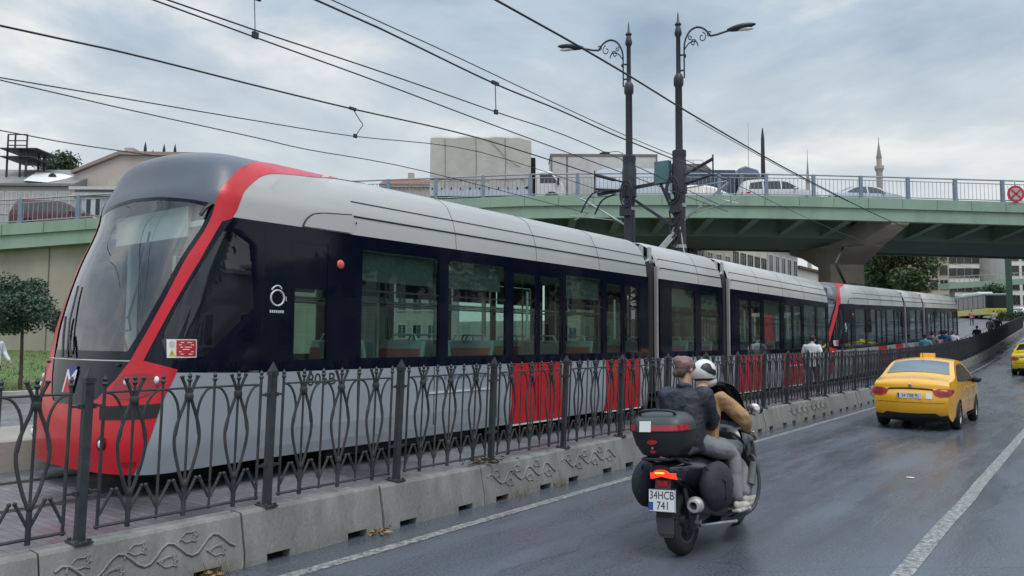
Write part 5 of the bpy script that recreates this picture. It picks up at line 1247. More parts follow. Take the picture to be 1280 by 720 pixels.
SEDWIN = [[(-1.30,1.09),(-1.0,1.25),(-.72,1.375),(-.30,1.425),(-.12,1.425),(-.12,1.02),(-1.25,1.05)],[(-.04,1.02),(-.04,1.425),(.15,1.41),(.50,1.335),(.80,1.18),(.98,1.03),(.95,1.0)]]
def plate(root, c, txt, z, name='number_plate', w_=.52, h=.115, sx=.82):
    y = c.rear(0, z)[1]-.012; mb = MB(); mb.box((-w_/2, y-.008, z-h/2), (w_/2, y+.03, z+h/2)); p = mb.build(name, m_plate, root)
    mb = MB(); mb.box((-w_/2+.006, y-.010, z-h/2+.006), (-w_/2+.045, y-.0085, z+h/2-.006)); mb.build('plate_band', m_plblue, p)
    if txt: text(txt, h*.95, 'plate_text', m_plbk, p, frame((.02, y-.010, z-.004), (1,0,0), (0,0,1)), .0008, sx=sx)
def make_taxi(name, label, loc, rz, paint, txt, glass_m, sign=True, slope=0):
    c = Car(4.53, 1.79, SEDAN, .97, .42, (-1.32, 1.31), .315, .20, 1.5)
    root = thing(name, label, 'taxi', loc, 0, 'yellow taxis on the road', rot=(slope, 0, rz)); c.body(root, paint)
    sedan_windows(c, root, m_dglass, SEDWIN, None, ((.58,1.39),(1.16,1.05)))
    mb = MB(); c.band(c.idx(-1.38,1.17), c.idx(-.80,1.42), -.87, .87, .008, mb); mb.build('rear_window', glass_m, root, smooth=60)
    mb = MB(); c.band(c.idx(-2.08,.26), c.idx(-2.19,.36), -1.0, 1.0, .008, mb, 14); c.rearpoly([(-.62,.36),(.62,.36),(.52,.42),(-.52,.42)], .007, mb); mb.build('lower_bumper', m_black, root, smooth=60)
    for sg in (-1, 1):
        lp = [(sg*.86,.86),(sg*.80,.92),(sg*.62,.90),(sg*.47,.83),(sg*.52,.765),(sg*.64,.735),(sg*.80,.755),(sg*.86,.80)]
        mb = MB(); c.rearpoly(lp, .012, mb); c.sidepoly([(-2.24,.77),(-2.15,.90),(-1.93,.90),(-1.86,.86),(-2.05,.79)], sg, .012, mb, .06); t = mb.build('tail_lamp', m_tail, root, smooth=60)
        mb = MB(); c.rearpoly([(sg*.80,.775),(sg*.56,.80),(sg*.60,.835),(sg*.82,.83)], .016, mb); mb.build('lens_band', mat('lens_dark', (.12,.005,.01), .2), t, smooth=60)
        mb = MB(); c.rearpoly([(sg*.78,.895),(sg*.66,.885),(sg*.60,.855),(sg*.76,.855)], .016, mb); mb.build('indicator', m_amber if sg > 0 else mat('lens_dark', (.12,.005,.01), .2), t, smooth=60)
        mb = MB(); x = sg*(c.w(.8,1.0)+.10); mb.ell((x, .78, 1.03), (.11,.07,.075), 12, 8); mb.beam((sg*(c.w(.8,1.0)-.02), .84, .98), (x, .80, 1.0), .05, .05); mb.build('wing_mirror', m_black, root, smooth=60)
        mb = MB()
        for y in (-.06, .95, -1.02): 
            c.sidepoly([(y,.32 if y > -1 else .75),(y+.012,.32 if y > -1 else .75),(y+.012,1.0),(y,1.0)], sg, .003, mb, .15)
        c.sidepoly([(-1.0,.245),(1.0,.245),(1.0,.26),(-1.0,.26)], sg, .004, mb, .3); mb.build('door_joint', m_gap, root)
        for y in (-.28, .70) : mb = MB(); x = sg*(c.w(y,.9)+.012); mb.tube([(x, y-.1, .895), (x+sg*.012, y, .9), (x, y+.1, .895)], .014, 6); mb.build('door_handle', paint, root, smooth=60)
    mb = MB(); c.rearpoly([(-.50,.845),(.50,.845),(.46,.875),(-.46,.875)], .012, mb); mb.build('boot_trim', m_chrome if False else m_gap, root, smooth=60)
    mb = MB()
    for z in (.845, .62): c.rearpoly([(-.72,z-.004),(.72,z-.004),(.72,z+.004),(-.72,z+.004)], .004, mb)
    mb.build('boot_joint', m_gap, root)
    mb = MB(); p = c.rear(0,.945,.01); mb.lathe([(0,-.012),(.035,-.012),(.042,0),(0,.004)], 14, p, 'y'); mb.build('badge', m_chrome, root, smooth=40)
    plate(root, c, txt, .765)
    mb = MB(); c.rearpoly([(.34,.70),(.47,.70),(.46,.79),(.34,.79)], .010, mb); mb.build('sticker', m_paper, root, smooth=60)
    if sign: mb = MB(); mb.prism([(-.10,1.515),(.10,1.515),(.07,1.66),(-.07,1.66)], -.17, .17, 'x'); mb.build('roof_sign', paint, root, bevel=.015); 
    mb = MB(); mb.tube([(0,-.62,1.55),(0,-.72,1.72)], .008, 5); mb.build('aerial', m_black, root)
    # seats and steering column behind the glass
    return root
p_taxi = mat('taxi_orange_yellow', (.86,.42,.010), .28, coat=.7, var=.04)
p_taxi2 = mat('taxi_lemon_yellow', (.72,.52,.015), .28, coat=.7, var=.04)
m_rwin = mat('rear_glass_sky_tint', (.10,.15,.17), .08, var=.1, vscale=1.2, spec=.9)  # pale base colour carries the sky's reflection in the rear glass
make_taxi('taxi', 'orange yellow taxi with a roof sign, driving ahead of the scooter', (-3.37, 20.98, 0), radians(-.6), p_taxi, '34 TBE 91', m_rwin).scale = (.93, .95, 1)
make_taxi('taxi', 'lemon yellow taxi half cut off by the right edge', (-2.62, 46.3, G(46)), radians(-2), p_taxi2, None, m_dglass, slope=radians(1.9))
def simple_car(name, label, cat, outl, L, W, belt, tumble, arches, rad, paint, ws, loc, rz, rearwin=None, front=None, group=None, gm=None, lamps=True, rot=None):
    c = Car(L, W, outl, belt, tumble, arches, rad, .22, 1.6); root = thing(name, label, cat, loc, rz, group, rot); c.body(root, paint); sedan_windows(c, root, gm or m_dglass, ws, rearwin, front)
    for sg in (-1, 1):
        yb = c.o[3].x; zb = c.belt*.82
        if lamps:
            mb = MB(); c.sidepoly([(yb+.02,zb-.08),(yb+.08,zb+.06),(yb+.36,zb+.06),(yb+.22,zb-.06)], sg, .012, mb, .08); c.rearpoly([(sg*(W/2-.12),zb-.09),(sg*(W/2-.12),zb+.07),(sg*(W/2-.42),zb+.05),(sg*(W/2-.38),zb-.07)], .012, mb); mb.build('tail_lamp', m_tail, root, smooth=60)
        yf = c.o[-1].x; mb = MB(); c.sidepoly([(yf-.06,zb-.12),(yf-.10,zb-.0),(yf-.46,zb+.03),(yf-.30,zb-.10)], sg, .012, mb, .08); mb.build('headlamp', m_lamp, root, smooth=60)
        mb = MB(); x = sg*(c.w(.8,belt)+.1); ym = front[1][0]-.35 if front else .8; mb.ell((x, ym, belt+.06), (.11,.07,.08), 10, 6); mb.build('wing_mirror', paint, root, smooth=60)
    return root
def onbridge(px, off): p = BP(BS(px), off, -.27); t = BP(BS(px)+1, off)-BP(BS(px)-1, off); return p, atan2(t.y, t.x)
GB = 'traffic on the overpass'
SUVWIN = [[(-1.95,1.12),(-1.85,1.50),(-1.15,1.60),(-1.15,1.12)],[(-1.07,1.12),(-1.07,1.60),(-.1,1.62),(-.1,1.12)],[(-.02,1.12),(-.02,1.62),(.35,1.55),(.75,1.32),(.95,1.14)]]
p_w = mat('car_white', (.70,.70,.70), .3, coat=.6, var=.03); p_s = mat('car_silver_blue', (.50,.56,.64), .3, coat=.6, var=.04); p_r = mat('car_dark_red', (.11,.028,.042), .35, coat=.6, var=.05)
p, rz = onbridge(1000, 3.2); simple_car('estate_car', 'white estate car with dark windows on the overpass, left of the silver saloon', 'car', SUV, 4.6, 1.85, 1.08, .30, (-1.35,1.38), .34, p_w, SUVWIN, p, rz-pi/2, None, ((.5,1.59),(1.06,1.19)), GB)
p, rz = onbridge(1116, 3.2); simple_car('saloon_car', 'silver blue saloon car on the overpass above the concrete pier', 'car', SEDAN, 4.53, 1.8, .97, .42, (-1.32,1.31), .315, p_s, SEDWIN, p, rz-pi/2, ((-1.38,1.17),(-.8,1.42)), ((.58,1.39),(1.16,1.05)), GB)
p, rz = onbridge(1160, 7.5); simple_car('saloon_car', 'dark car just ahead of the silver saloon on the overpass', 'car', HATCH, 4.1, 1.75, .97, .4, (-1.2,1.25), .31, mat('car_dark', (.05,.06,.08), .3, coat=.5), [[(-1.5,1.05),(-1.35,1.32),(-.9,1.43),(-.3,1.44),(-.3,1.03)],[(-.22,1.03),(-.22,1.44),(.1,1.41),(.45,1.3),(.85,1.08)]], p, rz-pi/2, None, ((.5,1.36),(1.0,1.1)), GB)
p, rz = onbridge(899, 2.9); simple_car('hatchback_car', 'white car hidden to its roof below the blue container on the overpass', 'car', HATCH, 4.1, 1.75, .97, .4, (-1.2,1.25), .31, p_w, [[(-1.5,1.05),(-1.35,1.32),(-.9,1.43),(-.3,1.44),(-.3,1.03)],[(-.22,1.03),(-.22,1.44),(.1,1.41),(.45,1.3),(.85,1.08)]], p-Vector((0,0,.25)), rz-pi/2, None, ((.5,1.36),(1.0,1.1)), GB)
p, rz = onbridge(28, 3.0); simple_car('hatchback_car', 'dark red car with silver headlamp on the overpass at the left edge', 'car', SUV, 4.6, 1.8, 1.08, .30, (-1.35,1.38), .34, p_r, SUVWIN, p+Vector((0,0,.05)), rz-pi/2, None, ((.5,1.59),(1.06,1.19)), GB)
p, rz = onbridge(812, 2.9); simple_car('panel_van', 'white panel van on the overpass behind the two tram poles', 'van', VAN, 5.3, 1.95, 1.15, .10, (-1.6,1.7), .34, mat('van_white_blue', (.62,.67,.75), .35, coat=.5, var=.03), [[(.65,1.25),(.65,1.85),(1.15,1.82),(1.6,1.42),(1.7,1.25)]], p, rz-pi/2, None, ((1.3,1.95),(1.95,1.3)), GB)
# ------------------------------------------------- lorries on the overpass
def lorry(name, label, px, off, parts):
    p, rz = onbridge(px, off); root = thing(name, label, 'lorry', p, rz, GB)      # local x along the bridge
    return root
def wheels_x(root, xs, r=.48, W=2.3):
    for x in xs:
        for sy in (-1, 1):
            mb = MB(); mb.lathe([(r*.55,-.14),(r*.95,-.14),(r,-.1),(r,.1),(r*.95,.14),(r*.55,.14)], 20, (x, sy*(W/2-.16), r), 'y', cap=False); w_ = mb.build('wheel', m_tyre, root, smooth=40)
            mb = MB(); mb.lathe([(0,.0),(r*.55,.02),(r*.58,.12),(r*.58,-.12),(0,-.02)], 16, (x, sy*(W/2-.16), r), 'y', cap=False); mb.build('rim', m_rim, w_, smooth=40)
m_tarp = mat('beige_tarpaulin', (.50,.485,.45), .8, var=.1, vscale=1, bump=.5, bscale=.9, bdist=.15, dirt=(.42,.39,.34), dscale=.7, damt=.5)
lo = lorry('tarpaulin_lorry', 'lorry with a beige tarpaulin over its load and a white cab, on the overpass', 640, 3.0, None)
Lx = -3.95-.5
mb = MB(); rows = []
for i in range(13):
    t = i/12; x = lerp(-4.75, .9, t); wv = .04*sin(i*2.1); top = 4.16+.03*sin(i*1.7)
    rr = [(-1.2-wv,.98),(-1.22+wv*.6,1.6),(-1.2+wv,2.4),(-1.2,top-.12),(-1.08,top),(0,top+.08),(1.08,top),(1.2,top-.12),(1.2,2.4),(1.2,.98)]
    if i == 12: rr = [(a*.93, b-.22 if b > 3 else b+.3) for a, b in rr]; x += .20
    if i in (3, 7, 10): rr = [(a*.985, b) for a, b in rr]
    rows.append([(x, a, b) for a, b in rr])
mb.grid(rows); n0 = len(rows[0]); mb.f += [tuple(range(n0)), tuple(range(12*n0, 13*n0))]; mb.m += [0, 0]; mb.build('tarpaulin', m_tarp, lo, smooth=35)
mb = MB(); mb.tube([(-4.75,-1.235,1.62),(-2,-1.25,1.58),(.9,-1.235,1.62)], .022, 5)
for x in (-3.9,-2.1,-.4): mb.tube([(x,-1.235,1.05),(x+.05,-1.25,2.4),(x,-1.22,4.0)], .016, 5)
mb.tube([(-1.3,-1.24,3.9),(-.2,-1.25,2.7),(.5,-1.24,2.3)], .014, 5)  # shade of a diagonal crease, drawn as a thin dark line
mb.build('tarpaulin_rope_crease_shade', mat('rope_crease_shade', (.22,.20,.17), .9), lo)
mb = MB(); mb.box((1.0,-1.0,.6),(1.36,1.0,2.9)); mb.build('gap_shade', m_well, lo)  # dark box put in for the shade between tarpaulin and cab
mb = MB(); mb.box((-4.75,-1.21,.62), (1.0,1.21,1.05)); bd = mb.build('load_bed', p_s, lo)
mb = MB()
for i in range(11): mb.box((-4.65+i*.55,-1.235,1.0), (-4.57+i*.55,-1.212,1.12))
mb.build('rope_hook', m_gap, bd)
mb = MB(); mb.box((-4.6,-.5,.4),(3.2,.5,.62)); mb.box((-4.3,-1.1,.35),(-1.4,-.9,.6)); mb.build('chassis', m_well, lo)
mb = MB(); mb.prism([(1.42,.45),(1.42,2.0),(1.55,2.12),(2.3,2.10),(2.72,1.55),(2.95,1.35),(3.1,.95),(3.1,.45)], -1.05, 1.05, 'y'); cb = mb.build('cab', p_w, lo, bevel=.08)
for sy in (-1, 1): mb = MB(); a, b = sorted((sy*1.052, sy*1.065)); mb.prism([(1.62,1.40),(1.62,1.98),(2.25,1.96),(2.6,1.5),(2.58,1.40)], a, b, 'y'); mb.build('cab_window', m_dglass, cb)
mb = MB(); mb.box((2.62,-1.25,1.28),(2.74,-1.12,1.66)); mb.build('wing_mirror', m_black, cb)
wheels_x(lo, (-3.4, -2.4, 2.3), .45)
lb_ = lorry('box_lorry', 'white box lorry on the overpass behind the left tram pole', 772, 6.3, None)
mb = MB(); mb.box((-3.4,-1.25,.85), (3.2,1.25,3.75)); bx_ = mb.build('box', mat('lorry_box', (.52,.51,.50), .5, var=.06, dirt=(.36,.34,.31), dscale=.6, damt=.5), lb_, bevel=.05)
mb = MB()
for z in (.86, 3.66): mb.box((-3.42,-1.28,z-.04),(3.22,-1.255,z+.08))
for x in (-3.36, -2.4, 3.16): mb.box((x-.05,-1.275,.95),(x+.05,-1.256,3.6))
mb.box((-3.44,-1.2,3.64),(3.24,1.2,3.80)); mb.build('box_frame', mat('box_trim', (.16,.14,.13), .6), bx_)
mb = MB(); mb.box((-3.3,-.5,.45),(4.9,.5,.84)); mb.build('chassis', m_well, lb_)
mb = MB(); mb.prism([(3.35,.45),(3.35,2.3),(4.3,2.3),(4.8,1.5),(4.9,.45)], -1.1, 1.1, 'y'); cb = mb.build('cab', p_w, lb_, bevel=.08)
for sy in (-1, 1): mb = MB(); a, b = sorted((sy*1.102, sy*1.115)); mb.prism([(3.55,1.45),(3.55,2.1),(4.2,2.1),(4.6,1.45)], a, b, 'y'); mb.build('cab_window', m_dglass, cb)
wheels_x(lb_, (-2.3, 4.0), .45)
lc = lorry('container_lorry', 'lorry with a dark blue container and a small white ring mark, on the overpass', 912, 6.0, None)
m_cont = mat('container_blue', (.05,.075,.115), .5, var=.1, dirt=(.09,.09,.10), dscale=.7)
mb = MB(); mb.box((-2.2,-1.2,.95),(1.85,1.2,2.75)); ct = mb.build('container', m_cont, lc)
mb = MB()
for i in range(20): x = -2.1+i*.2; mb.box((x,-1.235,1.0),(x+.09,-1.202,2.7))
mb.build('container_rib', m_cont, ct)
mb = MB(); mb.box((-2.2,-1.1,2.75),(.0,1.1,3.15)); mb.prism([(0,2.75),(.45,2.75),(0,3.15)],-1.1,1.1,'y'); mb.build('load', mat('load_brown', (.20,.16,.16), .8, var=.2), lc)
mb = MB(); mb.lathe([(.24,-.01),(.24,.01),(.13,.01),(.13,-.01)], 16, (-1.55,-1.25,1.75), 'y'); mb.box((-1.02,-1.25,1.7),(-.52,-1.238,1.8)); mb.build('container_mark', m_paper, ct)
mb = MB()
for x in (-2.1,-1.4,-.7,-.1): mb.beam((x,-1.0,3.15),(x,-1.0,3.4),.03,.03)
mb.beam((-2.1,-1,3.4),(-.1,-1,3.4),.03,.03); mb.build('load_rail', m_steel, lc)
mb = MB(); mb.prism([(2.1,.5),(2.1,2.9),(2.5,3.05),(3.3,2.8),(3.7,1.8),(3.7,.5)], -1.1, 1.1, 'y'); cb = mb.build('cab', mat('cab_blue', (.10,.14,.21), .4, coat=.4), lc, bevel=.08)
for sy in (-1, 1): mb = MB(); a, b = sorted((sy*1.102, sy*1.115)); mb.prism([(2.4,1.75),(2.4,2.45),(3.15,2.45),(3.5,1.75)], a, b, 'y'); mb.build('cab_window', m_dglass, cb)
mb = MB(); mb.box((-2.2,-.5,.5),(3.5,.5,.94)); mb.build('chassis', m_well, lc); wheels_x(lc, (-1.4,-.5,2.8), .45)
# ------------------------------------------------- distant street traffic on the right
p = at(1222, 392, 100); bus = thing('city_bus', 'yellow and dark city bus with a white roof pod, beyond the second tram', 'bus', (p.x, p.y, G(p.y)+.3), radians(-62))
mb = MB(); mb.box((-5.5,-1.25,.35),(5.5,1.25,1.15)); mb.build('lower_panel', mat('bus_yellow', (.62,.55,.08), .4, coat=.3), bus, bevel=.06)
mb = MB(); mb.box((-5.45,-1.24,1.15),(5.45,1.24,2.75)); mb.build('glazing', m_dglass, bus, bevel=.06)
mb = MB(); mb.box((-5.5,-1.25,2.75),(5.5,1.25,3.0)); rf = mb.build('roof', mat('bus_roof', (.30,.42,.38), .5), bus, bevel=.06)
mb = MB(); mb.box((-2.5,-.9,3.0),(2.5,.9,3.35)); mb.build('roof_pod', m_white, rf, bevel=.12)
mb = MB()
for x in (-4.2,-2.7,-1.2,.3,1.8,3.3,4.8):
    mb = MB(); mb.box((x-.06,-1.252,1.2),(x+.06,1.252,2.7)); mb.build('window_pillar', m_black, bus)
wheels_x(bus, (-3.2, 3.4), .5)
for px, dep, lb, pc, outl in ((1247,108,'small white van near the green post, far down the street','white',VAN),(1275,98,'white car at the right edge behind the green post','white',HATCH),(1238,120,'pale car far down the street behind the bus','silver',SEDAN)):
    py = 392; p = at(px, py, dep); pt = p_w if pc == 'white' else p_s
    if outl is VAN: simple_car('van', lb, 'van', VAN, 5.3, 1.95, 1.15, .10, (-1.6,1.7), .34, pt, [[(.65,1.25),(.65,1.85),(1.15,1.82),(1.6,1.42),(1.7,1.25)]], (p.x, p.y, G(p.y)+.1), radians(20), None, ((1.3,1.95),(1.95,1.3)), 'far street traffic')
    else: simple_car('car', lb, 'car', outl, 4.1 if outl is HATCH else 4.53, 1.75, .97, .4, (-1.2,1.25) if outl is HATCH else (-1.32,1.31), .31, pt, [[(-1.2,1.05),(-.9,1.38),(.1,1.4),(.8,1.1)]], (p.x, p.y, G(p.y)+.1), radians(160), None, ((.5,1.36),(1.0,1.1)), 'far street traffic')
# ================================================================= SCOOTER AND RIDERS
SCM = (-3.11, 6.64, 0); LEAN = radians(-4.0); SRZ = radians(2.0)
sct = thing('scooter', 'black touring scooter with top case, side bags and plate 34HCB 741', 'motor scooter', SCM, rot=(0, LEAN, SRZ))
m_sbody = mat('scooter_black', (.014,.016,.022), .22, coat=.5, var=.1)
m_sgrey = mat('scooter_grey', (.055,.062,.075), .45, var=.1)
m_bag = mat('bag_fabric', (.022,.025,.034), .75, var=.25, vscale=5, bump=.5, bscale=14)
m_glow = mat('lit_tail_lamp', (.6,.02,.01), .3, emit=(1.,.05,.015), estr=1.1)
m_glow2 = mat('lit_tail_core', (.9,.25,.03), .3, emit=(1.,.30,.03), estr=3.)
m_reds = mat('case_reflector', (.42,.012,.03), .15, coat=.6, var=.15, vscale=25)
def wheel(y, r, wd):
    mb = MB(); mb.lathe([(r*.66,-wd*.42),(r*.82,-wd*.5),(r*.95,-wd*.36),(r,-wd*.12),(r,wd*.12),(r*.95,wd*.36),(r*.82,wd*.5),(r*.66,wd*.42)], 32, (0, y, r), 'x', cap=False); t = mb.build('wheel', m_tyre, sct, smooth=50)
    mb = MB(); mb.lathe([(r*.68,-wd*.42),(r*.60,-wd*.38),(r*.58,0),(r*.60,wd*.38),(r*.68,wd*.42)], 28, (0, y, r), 'x', cap=False)
    for k in range(5): mb.cbox((0, 0, r*.34), (.035, .05, r*.56), 0, Matrix.Translation((0, y, r)) @ Matrix.Rotation(2*pi*k/5, 4, 'X'))
    mb.lathe([(0,-.06),(.055,-.06),(.055,.06),(0,.06)], 14, (0, y, r), 'x'); mb.build('rim', m_sgrey, t, smooth=40)
wheel(0, .295, .16); wheel(1.43, .30, .125)
def loft(secs, name, m, parent=sct, smooth=50, cap=True, n=16, p=2.6):
    """secs: (y, cx, cz, half width, half height)"""
    mb = MB(); rows = []
    for y, cx, cz, a, b in secs:
        rows.append([(cx+math.copysign(abs(cos(t))**(2/p), cos(t))*a, y, cz+math.copysign(abs(sin(t))**(2/p), sin(t))*b) for t in [2*pi*j/n for j in range(n)]])
    mb.grid(rows, 0, True)
    if cap: mb.f += [tuple(range(n)), tuple(range((len(rows)-1)*n, len(rows)*n))]; mb.m += [0, 0]
    return mb.build(name, m, parent, smooth=smooth)
loft([(-.34,0,.79,.09,.05),(-.28,0,.775,.14,.085),(-.1,0,.73,.19,.14),(.2,0,.64,.23,.24),(.55,0,.52,.25,.30),(.8,0,.44,.24,.22)], 'rear_bodywork', m_sbody)
loft([(-.05,0,.90,.15,.035),(.1,0,.92,.17,.05),(.42,0,.90,.17,.06),(.5,0,.84,.16,.06),(.7,0,.79,.16,.06),(.95,0,.79,.12,.06),(1.02,0,.80,.08,.04)], 'seat', mat('seat_leather', (.018,.018,.02), .55, bump=.3, bscale=50))
loft([(.5,0,.27,.20,.11),(.8,0,.255,.30,.075),(1.05,0,.29,.31,.10),(1.18,0,.42,.28,.16)], 'footboard', m_sbody)
loft([(.7,0,.55,.10,.14),(.95,0,.56,.11,.18),(1.1,0,.62,.16,.28)], 'centre_tunnel', m_sbody)
loft([(1.0,0,.66,.33,.34),(1.10,0,.70,.37,.41),(1.24,0,.74,.34,.38),(1.42,0,.78,.24,.26),(1.58,0,.80,.12,.13)], 'front_shield', m_sbody)
loft([(1.12,0,.98,.17,.06),(1.25,0,1.02,.18,.08),(1.35,0,1.0,.12,.05)], 'dashboard', m_sgrey)
mb = MB(); mb.lathe([(.05,-.012),(.06,-.012),(.06,.01),(.05,.01)], 16, (-.06,1.12,1.06), 'y'); mb.lathe([(.05,-.012),(.06,-.012),(.06,.01),(.05,.01)], 16, (.07,1.12,1.06), 'y'); mb.build('instrument_ring', m_chrome, sct)
mb = MB(); rows = []
for i in range(8):
    t = i/7; z = 1.02+.50*t; y = 1.33-.14*t; wd = .29*(1-.22*t**3); rows.append([(wd*u, y-.10*u*u, z-.07*t*u*u*1.0) for u in [-1+2*j/10 for j in range(11)]])
mb.grid(rows); mb.build('windshield', glass('smoked_visor', (.05,.055,.08), .8), sct, smooth=60, solid=.005)
loft([(1.15,0,.52,.075,.05),(1.3,0,.62,.08,.05),(1.5,0,.635,.08,.04),(1.68,0,.58,.07,.03)], 'front_mudguard', m_sbody)
mb = MB()
for s in (-1, 1): mb.tube([(s*.09,1.43,.30),(s*.09,1.30,.62),(s*.05,1.22,.95)], .024, 8)
mb.build('fork', m_sgrey, sct, smooth=60)
mb = MB(); mb.tube(smoothpts([(-.40,.96,1.0),(-.30,1.04,1.02),(-.12,1.12,1.0),(.12,1.12,1.0),(.30,1.04,1.02),(.40,.96,1.0)], 4), .016, 8); hb = mb.build('handlebar', m_black, sct, smooth=60)
for s in (-1, 1):
    mb = MB(); mb.tube([(s*.28,1.05,1.02),(s*.41,.95,1.0)], .021, 10); mb.build('grip', m_rubber, hb, smooth=60)
    mb = MB(); mb.lathe([(0,-.03),(.022,-.03),(.022,.01),(0,.015)], 10, (s*.43,.935,1.0), 'x'); mb.build('bar_end', m_chrome, hb, smooth=40)
    mb = MB(); mb.tube([(s*.24,1.12,1.03),(s*.30,1.16,1.13),(s*.345,1.15,1.19)], .009, 6); mi = mb.build('mirror_arm', m_black, sct, smooth=60)
    mb = MB(); mb.ell((s*.39,1.16,1.22), (.085,.035,.055), 14, 8); ms = mb.build('mirror', m_black, mi, smooth=60)
    mb = MB(); mb.lathe([(0,-.030),(.05,-.028),(.062,-.018),(0,-.018)], 16, (s*.39,1.15,1.22), 'y'); mg = mb.build('mirror_glass', m_chrome, ms, smooth=60)
    # crash bar with lashed grey muff, foot pegs
    mb = MB(); mb.tube(smoothpts([(s*.20,1.12,.76),(s*.34,1.06,.77),(s*.40,1.02,.71),(s*.425,1.0,.56),(s*.415,.96,.40),(s*.37,.86,.27),(s*.26,.68,.21),(s*.16,.55,.24)], 5), .017, 8); cbr = mb.build('crash_bar', m_sgrey, sct, smooth=60)
    mb = MB(); mb.tube([(s*.38,1.03,.71),(s*.36,1.0,.60),(s*.35,.95,.50)], .042, 8); mb.build('bar_muff', mat('muff_grey', (.16,.17,.18), .8, bump=.3), cbr, smooth=60)
# tail: lamp, plate bracket, mudflap, exhaust
mb = MB(); rows = []
for i in range(9):
    u = -1+2*i/8; rows.append([(.125*u, -.345+.06*u*u, .80-.018*u*u), (.125*u, -.375+.07*u*u, .785-.02*u*u-.012*abs(u)), (.13*u, -.36+.07*u*u, .745-.035*abs(u)), (.12*u, -.30+.06*u*u, .735-.03*abs(u))])
mb.grid(rows); tl = mb.build('tail_lamp', m_glow, sct, smooth=50)
mb = MB(); mb.box((-.045,-.381,.768),(.045,-.37,.782)); mb.build('lamp_core', m_glow2, tl, bevel=.004)
mb = MB(); mb.box((-.05,-.335,.655),(.05,-.318,.70)); mb.build('rear_reflector', m_reds, sct)
mb = MB(); mb.prism([(-.30,.72),(-.20,.72),(-.16,.60),(-.26,.36),(-.335,.38),(-.35,.60)], -.075, .075, 'x'); mb.build('plate_holder', m_black, sct)
PM = Matrix.Translation((0,-.362,.535)) @ Matrix.Rotation(radians(-9), 4, 'X')
mb = MB(); mb.box((-.128,-.006,-.098),(.128,.006,.098),0,PM); np_ = mb.build('number_plate', m_plate, sct)
mb = MB(); mb.box((-.122,-.0085,-.085),(-.082,-.0065,-.015),0,PM); mb.build('plate_band', m_plblue, np_)
mb = MB()
for a, b in (((-.128,-.0075,-.098),(.128,-.0062,-.093)),((-.128,-.0075,.093),(.128,-.0062,.098)),((-.128,-.0075,-.093),(-.124,-.0062,.093)),((.124,-.0075,-.093),(.128,-.0062,.093))): mb.box(a, b, 0, PM)
mb.build('plate_rim', m_plbk, np_)
text('34HCB', .098, 'plate_text', m_plbk, np_, PM @ frame((.0,-.0075,.042), (1,0,0), (0,0,1)), .0008, sx=.80)
text('741', .098, 'plate_text', m_plbk, np_, PM @ frame((.012,-.0075,-.046), (1,0,0), (0,0,1)), .0008, sx=.86)
mb = MB(); mb.prism([(-.075,.24),(.075,.24),(.085,.40),(-.085,.40)], -.335, -.325, 'y'); mb.prism([(-.055,.21),(.055,.21),(.075,.24),(-.075,.24)], -.325, -.318, 'y'); mb.build('mudflap', m_sgrey, sct)
mb = MB(); mb.tube([(.20,.55,.30),(.22,.30,.36),(.235,.10,.42),(.235,-.12,.46),(.235,-.20,.475)], [.05,.06,.072,.075,.068], 14); ex = mb.build('exhaust', m_black, sct, smooth=60)
mb = MB(); mb.lathe([(.034,.03),(.036,-.015),(.058,-.012),(.075,.03),(.074,.055)], 18, (.235,-.225,.48), 'y', cap=False); mb.build('exhaust_cap', mat('satin_aluminium', (.62,.62,.60), .35, .6), ex, smooth=50)
mb = MB(); mb.lathe([(0,.0),(.034,.0)], 16, (.235,-.20,.48), 'y', cap=False); mb.build('exhaust_bore', m_well, ex)
mb = MB(); mb.box((-.10,.0,.24),(-.13,.55,.40)); mb.beam((.13,0,.30),(.16,.55,.36),.05,.07); mb.box((.10,-.03,.24),(.16,.05,.36)); mb.build('swing_arm', m_sgrey, sct)
mb = MB(); mb.tube([(.16,-.02,.29),(.20,-.04,.40)], .012, 6); mb.tube([(.10,.2,.22),(.30,.62,.20)], .018, 6); mb.lathe([(0,0),(.02,0),(.02,.05),(0,.05)], 8, (.155,-.02,.30), 'x'); mb.build('axle_fitting', m_steel, sct)
for s in (-1, 1):
    mb = MB(); mb.tube([(s*.10,-.05,.78),(s*.10,-.10,.65),(s*.10,0,.33)], .022, 8); mb.build('shock_absorber', m_sgrey, sct, smooth=60)
    # soft side bags
    mb = MB(); mb.ell((s*(.315 if s > 0 else .36),.14,.60), (.13,.27,.225), 18, 12)
    mb.v = [(x+.012*mnoise.noise((x*9,y*9,z*9)), y+.015*mnoise.noise((x*8+5,y*8,z*8)), z+.02*mnoise.noise((x*7,y*7+3,z*7))) for x, y, z in mb.v]; sb_ = mb.build('side_bag', m_bag, sct, smooth=80)
    mb = MB(); mb.tube([(s*.30,-.07,.80),(s*.435,.05,.66),(s*.43,.05,.50)], .010, 6); mb.build('bag_strap', m_black, sb_, smooth=60)
